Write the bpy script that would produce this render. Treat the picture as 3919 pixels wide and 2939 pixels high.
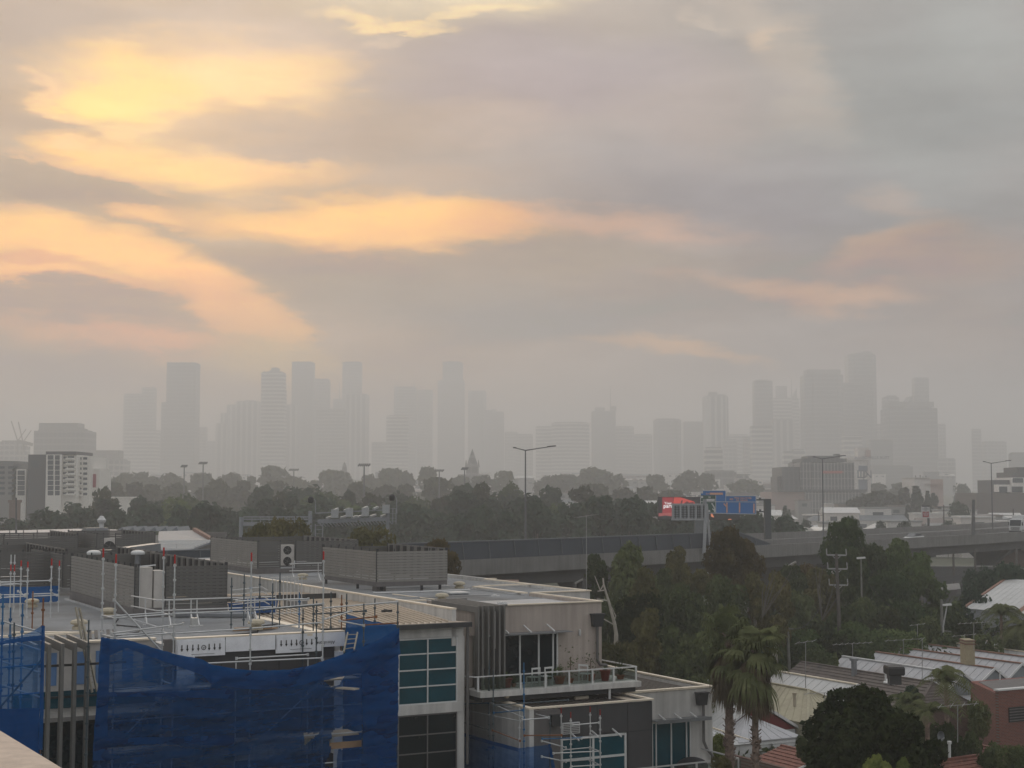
import bpy, bmesh, math, random
from mathutils import Vector, Matrix, noise
for _o in list(bpy.data.objects): bpy.data.objects.remove(_o)
R = math.radians
SC = bpy.context.scene
COL = SC.collection
random.seed(7)
# ------------------------------------------------------------------ camera
F, CX, CY, CZ = 5669.0, 1959.5, 1469.5, 18.0      # survey of the photograph (3919 x 2939)
TILT = math.atan(417.5 / F)
cam_d = bpy.data.cameras.new('camera'); cam = bpy.data.objects.new('camera', cam_d); COL.objects.link(cam)
cam.location = (0, 0, CZ); cam.rotation_euler = (R(90) + TILT, 0, 0)
cam_d.sensor_width = 36.0; cam_d.lens = 36.0 * F / 3919.0; cam_d.clip_start = 0.2; cam_d.clip_end = 12000
SC.camera = cam
SC.render.resolution_x, SC.render.resolution_y = 1024, 768
SC.view_settings.view_transform = 'Standard'; SC.view_settings.look = 'None'
SC.view_settings.exposure = 0.0; SC.view_settings.gamma = 1.0
SC.cycles.use_denoising = True
SC.cycles.max_bounces = 8; SC.cycles.diffuse_bounces = 3; SC.cycles.glossy_bounces = 2
SC.cycles.volume_bounces = 5; SC.cycles.transparent_max_bounces = 24
SC.cycles.transmission_bounces = 3
SC.cycles.sample_clamp_indirect = 4.0
# ------------------------------------------------------------------ sky
SUN_AZ, SUN_EL = -14.0, 15.5       # degrees right of +Y, degrees up
W = bpy.data.worlds.new('World'); SC.world = W; W.use_nodes = True
nt = W.node_tree; nt.nodes.clear()
def wn(t, **k):
    n = nt.nodes.new(t)
    for a, b in k.items(): setattr(n, a, b)
    return n
def wl(a, b): nt.links.new(a, b)
def wmath(op, a, b=None, c=None, clamp=False):
    n = wn('ShaderNodeMath', operation=op, use_clamp=clamp)
    for i, x in enumerate((a, b, c)):
        if x is None: continue
        if isinstance(x, (int, float)): n.inputs[i].default_value = x
        else: wl(x, n.inputs[i])
    return n.outputs[0]
def srgb(r, g, b):
    f = lambda c: (c / 12.92 if c <= .04045 else ((c + .055) / 1.055) ** 2.4)
    return (f(r / 255), f(g / 255), f(b / 255), 1)
tc = wn('ShaderNodeTexCoord'); sep = wn('ShaderNodeSeparateXYZ'); wl(tc.outputs['Generated'], sep.inputs[0])
az = wmath('ARCTAN2', sep.outputs[0], sep.outputs[1])
el = wmath('ARCSINE', sep.outputs[2])
comb = wn('ShaderNodeCombineXYZ'); wl(az, comb.inputs[0]); wl(el, comb.inputs[1])
def wnoise(scale, sx, sy, detail=4, rough=.55, off=0.0):
    mp = wn('ShaderNodeMapping'); mp.inputs['Scale'].default_value = (sx, sy, 1); mp.inputs['Location'].default_value = (off, off * .7, off)
    wl(comb.outputs[0], mp.inputs[0])
    nz = wn('ShaderNodeTexNoise'); nz.inputs['Scale'].default_value = scale; nz.inputs['Detail'].default_value = detail
    nz.inputs['Roughness'].default_value = rough; wl(mp.outputs[0], nz.inputs['Vector'])
    return nz
nw = wnoise(9.0, .55, 1.5, 4, .5, 3.1)
sub = wn('ShaderNodeVectorMath', operation='SUBTRACT'); wl(nw.outputs['Color'], sub.inputs[0]); sub.inputs[1].default_value = (.5, .5, .5)
scl = wn('ShaderNodeVectorMath', operation='MULTIPLY'); wl(sub.outputs[0], scl.inputs[0]); scl.inputs[1].default_value = (.12, .055, 0)
nw2 = wnoise(22.0, .5, 1.7, 8, .66, 7.7)
sub2 = wn('ShaderNodeVectorMath', operation='SUBTRACT'); wl(nw2.outputs['Color'], sub2.inputs[0]); sub2.inputs[1].default_value = (.5, .5, .5)
scl2 = wn('ShaderNodeVectorMath', operation='MULTIPLY'); wl(sub2.outputs[0], scl2.inputs[0]); scl2.inputs[1].default_value = (.11, .040, 0)
wsum = wn('ShaderNodeVectorMath', operation='ADD'); wl(scl.outputs[0], wsum.inputs[0]); wl(scl2.outputs[0], wsum.inputs[1])
warp = wn('ShaderNodeVectorMath', operation='ADD'); wl(comb.outputs[0], warp.inputs[0]); wl(wsum.outputs[0], warp.inputs[1])
def azel(x, y):                                   # a place in the sky of the photograph -> azimuth, elevation
    a, b = (x * 1.7717 - CX) / F, -(y * 1.7717 - CY) / F
    v = Vector((a, math.cos(TILT) - b * math.sin(TILT), math.sin(TILT) + b * math.cos(TILT))).normalized()
    return math.atan2(v.x, v.y), math.asin(v.z)
# base: overcast, brighter round the hidden sun
sky = wn('ShaderNodeTexSky', sky_type='NISHITA', sun_disc=False); sky.sun_elevation = R(SUN_EL); sky.sun_rotation = R(SUN_AZ)
sky.dust_density = 6.0; sky.air_density = 1.5
front = wn('ShaderNodeMapRange', interpolation_type='SMOOTHSTEP'); wl(sep.outputs[1], front.inputs[0])
front.inputs[1].default_value = -.35; front.inputs[2].default_value = .85; front.inputs[3].default_value = 0; front.inputs[4].default_value = 1
def mixc(fac, a, b, mode='MIX'):
    m = wn('ShaderNodeMix', data_type='RGBA', blend_type=mode, clamp_factor=True)
    for s, x in ((m.inputs[0], fac), (m.inputs[6], a), (m.inputs[7], b)):
        if isinstance(x, (int, float)): s.default_value = x
        elif isinstance(x, tuple): s.default_value = x
        else: wl(x, s)
    return m.outputs[2]
BACK = (.64, .65, .675, 1)  # unseen sky behind the viewer, raised to light the foreground
right = wn('ShaderNodeMapRange', interpolation_type='SMOOTHSTEP'); wl(az, right.inputs[0])
right.inputs[1].default_value = -.25; right.inputs[2].default_value = .3
base = mixc(right.outputs[0], srgb(188, 173, 158), srgb(170, 166, 161))
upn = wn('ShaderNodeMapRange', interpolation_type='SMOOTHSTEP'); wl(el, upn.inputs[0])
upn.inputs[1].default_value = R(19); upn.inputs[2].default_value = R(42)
base = mixc(upn.outputs[0], base, (1.3, 1.31, 1.33, 1))  # sky above the view brightened to light the foreground and the haze
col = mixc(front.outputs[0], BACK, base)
n1 = wnoise(7.0, .6, 1.6, 5, .55, 11.0)
r1 = wn('ShaderNodeMapRange', interpolation_type='SMOOTHSTEP'); wl(n1.outputs[0], r1.inputs[0]); r1.inputs[1].default_value = .3; r1.inputs[2].default_value = .72
r1.inputs[3].default_value = .92; r1.inputs[4].default_value = 1.05
m = wn('ShaderNodeVectorMath', operation='SCALE'); wl(col, m.inputs[0]); wl(r1.outputs[0], m.inputs['Scale']); col = m.outputs[0]
# cloud breaks and darker banks: x, y, half-width, half-height, turn (deg), colour, strength
BLOBS = [
 (80, 70, 380, 110, 6, (172, 162, 156), .9), (420, 60, 200, 60, 0, (186, 174, 166), .6), (960, -20, 300, 95, -5, (236, 220, 186), .95), (640, 110, 240, 60, 4, (206, 188, 174), .6),
 (1180, 170, 520, 150, 5, (172, 165, 165), .9), (1980, 260, 420, 330, 20, (163, 165, 161), .85), (1100, 200, 260, 120, 0, (176, 166, 166), .5),
 (1690, 90, 230, 90, 62, (204, 190, 174), .45), (1500, 240, 260, 110, -8, (184, 174, 166), .5), (2150, 60, 220, 120, 20, (172, 174, 169), .6),
 (1080, 290, 200, 50, 0, (200, 184, 172), .6), (1480, 400, 500, 120, 5, (160, 158, 158), .85), (1050, 380, 300, 60, 3, (174, 166, 160), .6),
 (400, 190, 330, 105, -3, (252, 212, 160), .95), (315, 190, 150, 70, 8, (252, 212, 140), .55), (290, 240, 110, 60, 10, (255, 222, 150), .8), (560, 170, 200, 65, -4, (248, 212, 164), .85),
 (90, 240, 230, 62, 15, (176, 162, 150), .95), (480, 262, 330, 38, -6, (200, 178, 156), .75), (700, 290, 260, 70, 0, (184, 170, 160), .7),
 (430, 345, 300, 55, 4, (254, 210, 152), .95), (190, 325, 120, 42, 10, (252, 206, 150), .9), (590, 350, 200, 36, 4, (248, 204, 156), .8),
 (90, 400, 260, 62, 10, (170, 160, 150), .95), (400, 452, 170, 44, 10, (184, 168, 150), .85), (800, 385, 280, 44, 0, (190, 172, 156), .6),
 (255, 458, 80, 24, 4, (246, 198, 150), .8), (40, 470, 120, 28, 12, (226, 190, 156), .7),
 (720, 482, 460, 55, 2, (254, 206, 148), 1.0), (860, 470, 250, 50, 3, (252, 204, 146), .8), (1080, 480, 170, 44, 0, (236, 188, 150), .7), (1330, 480, 240, 42, 4, (212, 182, 162), .7),
 (120, 540, 330, 55, 8, (254, 206, 144), 1.0), (330, 585, 260, 60, 16, (254, 206, 144), 1.0), (60, 600, 220, 22, 6, (254, 204, 150), .9), (60, 575, 130, 20, 5, (226, 182, 148), .8),
 (470, 660, 230, 52, 20, (252, 200, 148), .95), (120, 660, 330, 46, 3, (180, 166, 150), .9), (300, 735, 300, 36, 3, (232, 184, 152), .9), (540, 700, 160, 40, 20, (246, 196, 146), .7), (620, 780, 220, 70, 15, (214, 190, 154), .7),
 (600, 590, 300, 48, 8, (176, 164, 150), .9), (1000, 650, 500, 95, 2, (169, 164, 156), .85), (1200, 690, 260, 60, 0, (162, 162, 160), .6), (1300, 560, 300, 40, -4, (174, 166, 154), .6),
 (1720, 612, 250, 36, 5, (206, 180, 160), .85), (1920, 525, 190, 36, -8, (196, 174, 156), .7), (1990, 435, 110, 34, 15, (188, 174, 162), .5), (2060, 560, 240, 60, 0, (186, 168, 154), .6),
 (1470, 757, 190, 24, 12, (208, 182, 158), .95), (2120, 700, 300, 120, 0, (174, 164, 154), .6), (60, 800, 300, 80, 0, (170, 160, 148), .8),
 (190, 225, 130, 16, 26, (250, 208, 160), .55), (330, 268, 90, 12, -14, (250, 210, 160), .5), (120, 178, 80, 12, 14, (244, 202, 164), .4), (160, 356, 150, 14, 12, (246, 200, 158), .45), (180, 298, 60, 12, 0, (248, 206, 164), .5), (50, 606, 110, 12, 4, (248, 198, 158), .5), (230, 628, 130, 12, 8, (244, 194, 150), .45), (620, 346, 80, 12, 4, (244, 200, 158), .4),
 (820, 90, 90, 9, -4, (212, 194, 176), .6), (1560, 30, 60, 22, 60, (210, 196, 180), .35), (1030, 30, 150, 14, -12, (252, 226, 180), .7), (860, 64, 130, 13, 1, (252, 222, 172), .8), (1660, 90, 40, 50, 70, (220, 198, 174), .45),
]
for (x, y, hw, hh, rot, c, st) in BLOBS:
    a0, e0 = azel(x, y)
    mp = wn('ShaderNodeMapping', vector_type='TEXTURE'); wl(warp.outputs[0], mp.inputs[0])
    mp.inputs['Location'].default_value = (a0, e0, 0); mp.inputs['Rotation'].default_value = (0, 0, R(-rot))
    mp.inputs['Scale'].default_value = (hw / 3200 * 1.36, hh / 3200 * 1.28, 1)
    g = wn('ShaderNodeTexGradient', gradient_type='SPHERICAL'); wl(mp.outputs[0], g.inputs[0])
    s = wn('ShaderNodeMapRange', interpolation_type='SMOOTHSTEP'); wl(g.outputs['Fac'], s.inputs[0]); s.inputs[2].default_value = .86; s.inputs[4].default_value = st
    col = mixc(s.outputs[0], col, srgb(*c))
# fine stretched noise varying the cloud brightness in wisps
n2 = wnoise(13.0, .45, 1.9, 9, .66, 21.0)
r2 = wn('ShaderNodeMapRange'); wl(n2.outputs[0], r2.inputs[0]); r2.inputs[1].default_value = .3; r2.inputs[2].default_value = .7; r2.inputs[3].default_value = .90; r2.inputs[4].default_value = 1.09
m = wn('ShaderNodeVectorMath', operation='SCALE'); wl(col, m.inputs[0]); wl(r2.outputs[0], m.inputs['Scale']); col = m.outputs[0]
# seen through the smoke layer the bands pale towards the haze colour, so the sky above it is stronger than it looks from below
zc = wmath('MAXIMUM', sep.outputs[2], .05)
T_ = wmath('MAXIMUM', wmath('EXPONENT', wmath('DIVIDE', -.192, zc)), .28)
HZC = (.49, .475, .43)
inv = wmath('SUBTRACT', 1.0, T_)
hv = wn('ShaderNodeVectorMath', operation='SCALE'); hv.inputs[0].default_value = HZC; wl(inv, hv.inputs['Scale'])
sb = wn('ShaderNodeVectorMath', operation='SUBTRACT'); wl(col, sb.inputs[0]); wl(hv.outputs[0], sb.inputs[1])
dv = wn('ShaderNodeVectorMath', operation='SCALE'); wl(sb.outputs[0], dv.inputs[0]); wl(wmath('DIVIDE', 1.0, T_), dv.inputs['Scale'])
mxv = wn('ShaderNodeVectorMath', operation='MAXIMUM'); wl(dv.outputs[0], mxv.inputs[0]); mxv.inputs[1].default_value = (.08, .08, .08)
lowf = wn('ShaderNodeMapRange', interpolation_type='SMOOTHSTEP'); wl(el, lowf.inputs[0]); lowf.inputs[1].default_value = R(20); lowf.inputs[2].default_value = R(30); lowf.inputs[3].default_value = 1; lowf.inputs[4].default_value = 0
lf2 = wmath('MULTIPLY', lowf.outputs[0], front.outputs[0])
col = mixc(lf2, col, mxv.outputs[0])
SKYGAIN = 1.0
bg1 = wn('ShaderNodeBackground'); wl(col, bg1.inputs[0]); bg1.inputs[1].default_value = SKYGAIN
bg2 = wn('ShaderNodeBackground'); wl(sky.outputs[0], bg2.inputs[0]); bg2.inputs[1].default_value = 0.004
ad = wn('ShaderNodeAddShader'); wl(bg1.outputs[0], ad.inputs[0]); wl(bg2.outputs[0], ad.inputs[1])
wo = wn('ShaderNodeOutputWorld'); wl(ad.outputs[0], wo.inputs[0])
W.cycles.sampling_method = 'MANUAL'; W.cycles.sample_map_resolution = 512
# ------------------------------------------------------------------ sun behind the cloud
sd = bpy.data.lights.new('sun', 'SUN'); so = bpy.data.objects.new('sun', sd); COL.objects.link(so)
sd.energy = 0.55; sd.angle = R(20); sd.color = (1.0, .82, .62)
_d = Vector((math.sin(R(SUN_AZ)) * math.cos(R(SUN_EL)), math.cos(R(SUN_AZ)) * math.cos(R(SUN_EL)), math.sin(R(SUN_EL))))
so.rotation_euler = (-_d).to_track_quat('-Z', 'Y').to_euler(); so.location = (0, 0, 400)
# ------------------------------------------------------------------ survey helpers (photo pixel -> point in the place)
ANG = R(28)
def ray(u, v):
    a, b = (u - CX) / F, -(v - CY) / F
    return (a, math.cos(TILT) - b * math.sin(TILT), math.sin(TILT) + b * math.cos(TILT))
def toworld(a, b, c, rot=ANG): return (a * math.cos(rot) - b * math.sin(rot), a * math.sin(rot) + b * math.cos(rot), c)
def tosn(x, y, z, rot=ANG): return (x * math.cos(rot) + y * math.sin(rot), -x * math.sin(rot) + y * math.cos(rot), z)
def atZ(u, v, z):
    d = ray(u, v); k = (z - CZ) / d[2]; return (d[0] * k, d[1] * k, z)
def atY(u, v, y):
    d = ray(u, v); k = y / d[1]; return (d[0] * k, y, CZ + d[2] * k)
def atN(u, v, n):                        # on the plane n = const of the block's own grid -> (s, n, z)
    d = ray(u, v); k = n / (-d[0] * math.sin(ANG) + d[1] * math.cos(ANG)); return tosn(d[0] * k, d[1] * k, CZ + d[2] * k)
def atS(u, v, s):
    d = ray(u, v); k = s / (d[0] * math.cos(ANG) + d[1] * math.sin(ANG)); return tosn(d[0] * k, d[1] * k, CZ + d[2] * k)
def snZ(u, v, z): return tosn(*atZ(u, v, z))
def c0(x, y): return x * .2712, 1950 + y * .2712
def c1(x, y): return x * .4069, 1950 + y * .4069
def c2(x, y): return 800 + x * .4521, 1900 + y * .4521
def c3(x, y): return x * .4069, 2300 + y * .4069
def c4(x, y): return 800 + x * .4069, 2300 + y * .4069
def c5(x, y): return 1600 + x * .4455, 2200 + y * .4455
def c6(x, y): return 1700 + x * .3165, 2500 + y * .3165
def r2c(x, y): return 2200 + x * .4219, 1900 + y * .4219
def r3(x, y): return 3019 + x * .4219, 1900 + y * .4219
def r4(x, y): return 2300 + x * .4069, 2300 + y * .4069
def r5(x, y): return 3019 + x * .4069, 2300 + y * .4069
def r6(x, y): return 2450 + x * .29385, 1800 + y * .29385
def k1(x, y): return x * .4521, 1300 + y * .4521
def k2(x, y): return 900 + x * .4521, 1300 + y * .4521
def k3(x, y): return 1800 + x * .4521, 1300 + y * .4521
def k4(x, y): return 2700 + x * .5511, 1300 + y * .5511
def k5(x, y): return 3300 + x * .3014, 1500 + y * .3014
def k6(x, y): return 2900 + x * .2712, 1650 + y * .2712
# ------------------------------------------------------------------ materials
MATS = {}
def mat(name, color, rough=.75, metal=0.0, noise=.12, nscale=3.0, coat=0.0, bump=0.0, streak=0.0, emit=None, spec=.4, dirt=None, randv=0.0, coords='Object'):
    if name in MATS: return MATS[name]
    m = bpy.data.materials.new(name); m.use_nodes = True; t = m.node_tree; t.nodes.clear()
    out = t.nodes.new('ShaderNodeOutputMaterial'); p = t.nodes.new('ShaderNodeBsdfPrincipled'); t.links.new(p.outputs[0], out.inputs[0])
    p.inputs['Roughness'].default_value = rough; p.inputs['Metallic'].default_value = metal
    p.inputs['Specular IOR Level'].default_value = spec
    if coat: p.inputs['Coat Weight'].default_value = coat
    tcn = t.nodes.new('ShaderNodeTexCoord'); src = tcn.outputs[coords]
    nz = t.nodes.new('ShaderNodeTexNoise'); nz.inputs['Scale'].default_value = nscale; nz.inputs['Detail'].default_value = 5; nz.inputs['Roughness'].default_value = .65
    t.links.new(src, nz.inputs['Vector'])
    mr = t.nodes.new('ShaderNodeMapRange'); mr.inputs[1].default_value = .3; mr.inputs[2].default_value = .7
    mr.inputs[3].default_value = 1 - noise; mr.inputs[4].default_value = 1 + noise; t.links.new(nz.outputs[0], mr.inputs[0])
    fac = mr.outputs[0]
    if streak:
        mp = t.nodes.new('ShaderNodeMapping'); mp.inputs['Scale'].default_value = (2.2, 2.2, .12); t.links.new(src, mp.inputs[0])
        n2_ = t.nodes.new('ShaderNodeTexNoise'); n2_.inputs['Scale'].default_value = 1.6; n2_.inputs['Detail'].default_value = 4; t.links.new(mp.outputs[0], n2_.inputs['Vector'])
        m2 = t.nodes.new('ShaderNodeMapRange'); m2.inputs[1].default_value = .35; m2.inputs[2].default_value = .75; m2.inputs[3].default_value = 1; m2.inputs[4].default_value = 1 - streak
        t.links.new(n2_.outputs[0], m2.inputs[0])
        mm = t.nodes.new('ShaderNodeMath'); mm.operation = 'MULTIPLY'; t.links.new(fac, mm.inputs[0]); t.links.new(m2.outputs[0], mm.inputs[1]); fac = mm.outputs[0]
    if randv:
        oi = t.nodes.new('ShaderNodeObjectInfo'); m3 = t.nodes.new('ShaderNodeMapRange'); m3.inputs[3].default_value = 1 - randv; m3.inputs[4].default_value = 1 + randv
        t.links.new(oi.outputs['Random'], m3.inputs[0])
        mm = t.nodes.new('ShaderNodeMath'); mm.operation = 'MULTIPLY'; t.links.new(fac, mm.inputs[0]); t.links.new(m3.outputs[0], mm.inputs[1]); fac = mm.outputs[0]
    base_c = t.nodes.new('ShaderNodeRGB'); base_c.outputs[0].default_value = (*color[:3], 1); cs = base_c.outputs[0]
    if dirt:
        n3 = t.nodes.new('ShaderNodeTexNoise'); n3.inputs['Scale'].default_value = nscale * .35; n3.inputs['Detail'].default_value = 6; t.links.new(src, n3.inputs['Vector'])
        m4 = t.nodes.new('ShaderNodeMapRange'); m4.inputs[1].default_value = .52; m4.inputs[2].default_value = .75; m4.inputs[4].default_value = dirt[1]
        t.links.new(n3.outputs[0], m4.inputs[0])
        mx = t.nodes.new('ShaderNodeMix'); mx.data_type = 'RGBA'; t.links.new(m4.outputs[0], mx.inputs[0]); t.links.new(cs, mx.inputs[6]); mx.inputs[7].default_value = (*dirt[0], 1); cs = mx.outputs[2]
    vs = t.nodes.new('ShaderNodeVectorMath'); vs.operation = 'SCALE'; t.links.new(cs, vs.inputs[0]); t.links.new(fac, vs.inputs['Scale'])
    t.links.new(vs.outputs[0], p.inputs['Base Color'])
    if bump:
        b = t.nodes.new('ShaderNodeBump'); b.inputs['Strength'].default_value = bump; b.inputs['Distance'].default_value = .05
        t.links.new(nz.outputs[0], b.inputs['Height']); t.links.new(b.outputs[0], p.inputs['Normal'])
    if emit: p.inputs['Emission Color'].default_value = (*emit[0], 1); p.inputs['Emission Strength'].default_value = emit[1]
    MATS[name] = m; return m
def facade_mat(name, wall, glass, fh=3.4, fw=3.0, bandfrac=.45, rough=.5, vertical=True, vfrac=.12):
    """tower cladding: storey bands of glass between spandrels and mullions, in metres of the object's own space"""
    if name in MATS: return MATS[name]
    m = bpy.data.materials.new(name); m.use_nodes = True; t = m.node_tree; t.nodes.clear()
    out = t.nodes.new('ShaderNodeOutputMaterial'); p = t.nodes.new('ShaderNodeBsdfPrincipled'); t.links.new(p.outputs[0], out.inputs[0]); p.inputs['Roughness'].default_value = rough
    g = t.nodes.new('ShaderNodeTexCoord'); s = t.nodes.new('ShaderNodeSeparateXYZ'); t.links.new(g.outputs['Object'], s.inputs[0])
    def mth(op, a, b=None):
        n = t.nodes.new('ShaderNodeMath'); n.operation = op
        for i, x in enumerate((a, b)):
            if x is None: continue
            if isinstance(x, (int, float)): n.inputs[i].default_value = x
            else: t.links.new(x, n.inputs[i])
        return n.outputs[0]
    zf = mth('FRACT', mth('DIVIDE', s.outputs[2], fh)); f = mth('LESS_THAN', zf, bandfrac)
    if vertical:
        xy = mth('ADD', s.outputs[0], s.outputs[1]); xf = mth('FRACT', mth('DIVIDE', xy, fw)); f = mth('MAXIMUM', f, mth('LESS_THAN', xf, vfrac))
    mx = t.nodes.new('ShaderNodeMix'); mx.data_type = 'RGBA'; t.links.new(f, mx.inputs[0]); mx.inputs[6].default_value = (*glass, 1); mx.inputs[7].default_value = (*wall, 1)
    t.links.new(mx.outputs[2], p.inputs['Base Color']); MATS[name] = m; return m
# ------------------------------------------------------------------ mesh builder
class MB:
    def __init__(s): s.v = []; s.f = []
    def add(s, vs, fs):
        o = len(s.v); s.v += [tuple(p) for p in vs]; s.f += [tuple(i + o for i in f) for f in fs]; return s
    def box(s, x0, x1, y0, y1, z0, z1):
        if x0 > x1: x0, x1 = x1, x0
        if y0 > y1: y0, y1 = y1, y0
        if z0 > z1: z0, z1 = z1, z0
        return s.add([(x0, y0, z0), (x1, y0, z0), (x1, y1, z0), (x0, y1, z0), (x0, y0, z1), (x1, y0, z1), (x1, y1, z1), (x0, y1, z1)],
                     [(0, 3, 2, 1), (4, 5, 6, 7), (0, 1, 5, 4), (1, 2, 6, 5), (2, 3, 7, 6), (3, 0, 4, 7)])
    def prism(s, pts, z0, z1):            # vertical prism over a plan polygon (counter-clockwise); z1 may be a list
        n = len(pts); zt = z1 if isinstance(z1, (list, tuple)) else [z1] * n; zb = z0 if isinstance(z0, (list, tuple)) else [z0] * n
        vs = [(p[0], p[1], zb[i]) for i, p in enumerate(pts)] + [(p[0], p[1], zt[i]) for i, p in enumerate(pts)]
        return s.add(vs, [tuple(reversed(range(n))), tuple(range(n, 2 * n))] + [(i, (i + 1) % n, n + (i + 1) % n, n + i) for i in range(n)])
    def tube(s, a, b, r, k=8, r2=None, cap=True):
        a, b = Vector(a), Vector(b); d = b - a
        if d.length < 1e-6: return s
        d.normalize(); u = d.orthogonal().normalized(); w = d.cross(u); r2 = r if r2 is None else r2
        vs = []
        for q, rr in ((a, r), (b, r2)):
            for i in range(k):
                t = 2 * math.pi * i / k; vs.append(q + u * (math.cos(t) * rr) + w * (math.sin(t) * rr))
        fs = [(i, (i + 1) % k, k + (i + 1) % k, k + i) for i in range(k)]
        if cap: fs += [tuple(reversed(range(k))), tuple(range(k, 2 * k))]
        return s.add(vs, fs)
    def path(s, pts, r, k=8):
        for i in range(len(pts) - 1): s.tube(pts[i], pts[i + 1], r, k)
        return s
    def lathe(s, c, prof, k=16):          # prof: (radius, z) going up
        vs = []; fs = []
        for (r, z) in prof:
            for i in range(k):
                t = 2 * math.pi * i / k; vs.append((c[0] + math.cos(t) * r, c[1] + math.sin(t) * r, c[2] + z))
        for j in range(len(prof) - 1):
            for i in range(k): fs.append((j * k + i, j * k + (i + 1) % k, (j + 1) * k + (i + 1) % k, (j + 1) * k + i))
        fs.append(tuple(reversed(range(k)))); fs.append(tuple((len(prof) - 1) * k + i for i in range(k)))
        return s.add(vs, fs)
    def slab(s, quad, th):                # four points, thickened along their normal (downwards/behind)
        q = [Vector(p) for p in quad]; n = (q[1] - q[0]).cross(q[3] - q[0]).normalized() * th
        return s.add([*q, *[p - n for p in q]], [(0, 1, 2, 3), (7, 6, 5, 4), (1, 0, 4, 5), (2, 1, 5, 6), (3, 2, 6, 7), (0, 3, 7, 4)])
    def beam(s, a, b, w, h, up=(0, 0, 1)):
        a, b = Vector(a), Vector(b); d = (b - a).normalized(); up = Vector(up); sd_ = d.cross(up)
        if sd_.length < 1e-4: sd_ = d.orthogonal()
        sd_.normalize(); u = sd_.cross(d); sd_ *= w / 2; u *= h / 2
        vs = [p + sx * sd_ + sz * u for p in (a, b) for sx, sz in ((-1, -1), (1, -1), (1, 1), (-1, 1))]
        return s.add(vs, [(0, 1, 2, 3), (7, 6, 5, 4), (0, 4, 5, 1), (1, 5, 6, 2), (2, 6, 7, 3), (3, 7, 4, 0)])
class Thing:
    def __init__(s, name, label, cat, base, rot=0.0, group=None, kind=None):
        s.base = Vector(base); s.rot = rot; s.o = bpy.data.objects.new(name, None); s.o.empty_display_size = .2; COL.objects.link(s.o)
        s.o.location = toworld(*base, rot); s.o.rotation_euler = (0, 0, rot)
        tag(s.o, label, cat, group, kind)
    def part(s, name, mb, material, parent=None, smooth=False, label=None):
        me = bpy.data.meshes.new(name); me.from_pydata([tuple(Vector(p) - s.base) for p in mb.v], [], mb.f); me.update()
        if material: me.materials.append(material)
        if smooth: me.shade_smooth()
        o = bpy.data.objects.new(name, me); COL.objects.link(o); o.parent = parent or s.o
        if label: o['label'] = label
        return o
def tag(o, label=None, cat=None, group=None, kind=None):
    if label: o['label'] = label
    if cat: o['category'] = cat
    if group: o['group'] = group
    if kind: o['kind'] = kind
    return o
def solo(name, mb, material, label, cat, base=None, rot=0.0, group=None, kind=None, smooth=False):
    """a thing that is one mesh"""
    if base is None:
        xs = [p[0] for p in mb.v]; ys = [p[1] for p in mb.v]; zs = [p[2] for p in mb.v]
        base = ((min(xs) + max(xs)) / 2, (min(ys) + max(ys)) / 2, min(zs))
    b = Vector(base)
    me = bpy.data.meshes.new(name); me.from_pydata([tuple(Vector(p) - b) for p in mb.v], [], mb.f); me.update(); me.materials.append(material)
    if smooth: me.shade_smooth()
    o = bpy.data.objects.new(name, me); COL.objects.link(o); o.location = toworld(*base, rot); o.rotation_euler = (0, 0, rot)
    return tag(o, label, cat, group, kind)
def copy_thing(root, loc, rotz=None, scale=None, label=None, group=None):
    r = root.copy(); COL.objects.link(r); r.location = loc
    if rotz is not None: r.rotation_euler = (0, 0, rotz)
    if scale is not None: r.scale = (scale,) * 3 if isinstance(scale, (int, float)) else scale
    if label: r['label'] = label
    if group: r['group'] = group
    for ch in list(root.children):
        c = ch.copy(); COL.objects.link(c); c.parent = r
        for g_ in ch.children:
            d = g_.copy(); COL.objects.link(d); d.parent = c
    return r
ORD = ['first', 'second', 'third', 'fourth', 'fifth', 'sixth', 'seventh', 'eighth', 'ninth', 'tenth', 'eleventh', 'twelfth', 'thirteenth', 'fourteenth', 'fifteenth', 'sixteenth', 'seventeenth', 'eighteenth', 'nineteenth', 'twentieth']
def nth(i):
    if i < 20: return ORD[i]
    t, q = divmod(i + 1, 10); tens = ['', '', 'twent', 'thirt', 'fort', 'fift', 'sixt', 'sevent', 'eight', 'ninet']
    return tens[t] + 'ieth' if q == 0 else tens[t] + 'y-' + ORD[q - 1]
# ------------------------------------------------------------------ ground
def ground_z(x, y):
    t = max(0.0, min(1.0, (y - 480) / 1500)); t = t * t * (3 - 2 * t); return 20.0 * t
gb = MB(); gx = [-3800 + 190 * i for i in range(41)]; gy = [-200 + 100 * i for i in range(61)]
for y in gy:
    for x in gx: gb.v.append((x, y, ground_z(x, y)))
for j in range(len(gy) - 1):
    for i in range(len(gx) - 1):
        a = j * len(gx) + i; gb.f.append((a, a + 1, a + 1 + len(gx), a + len(gx)))
solo('ground', gb, mat('earth', (.075, .08, .05), .95, noise=.35, nscale=.05, coords='Object'), None, None, (0, 0, 0), kind='structure')
# ------------------------------------------------------------------ haze
hz = MB().box(-3790, 3790, -190, 5790, -1.0, 285.0)
hm = bpy.data.materials.new('haze'); hm.use_nodes = True; t_ = hm.node_tree; t_.nodes.clear()
ho = t_.nodes.new('ShaderNodeOutputMaterial'); pv = t_.nodes.new('ShaderNodeVolumePrincipled'); t_.links.new(pv.outputs[0], ho.inputs['Volume'])
HAZE = 0.00072
pv.inputs['Density'].default_value = HAZE; pv.inputs['Anisotropy'].default_value = 0.42; pv.inputs['Color'].default_value = (.852, .857, .862, 1)
solo('haze', hz, hm, None, None, (0, 0, -1), kind='stuff')
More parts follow.
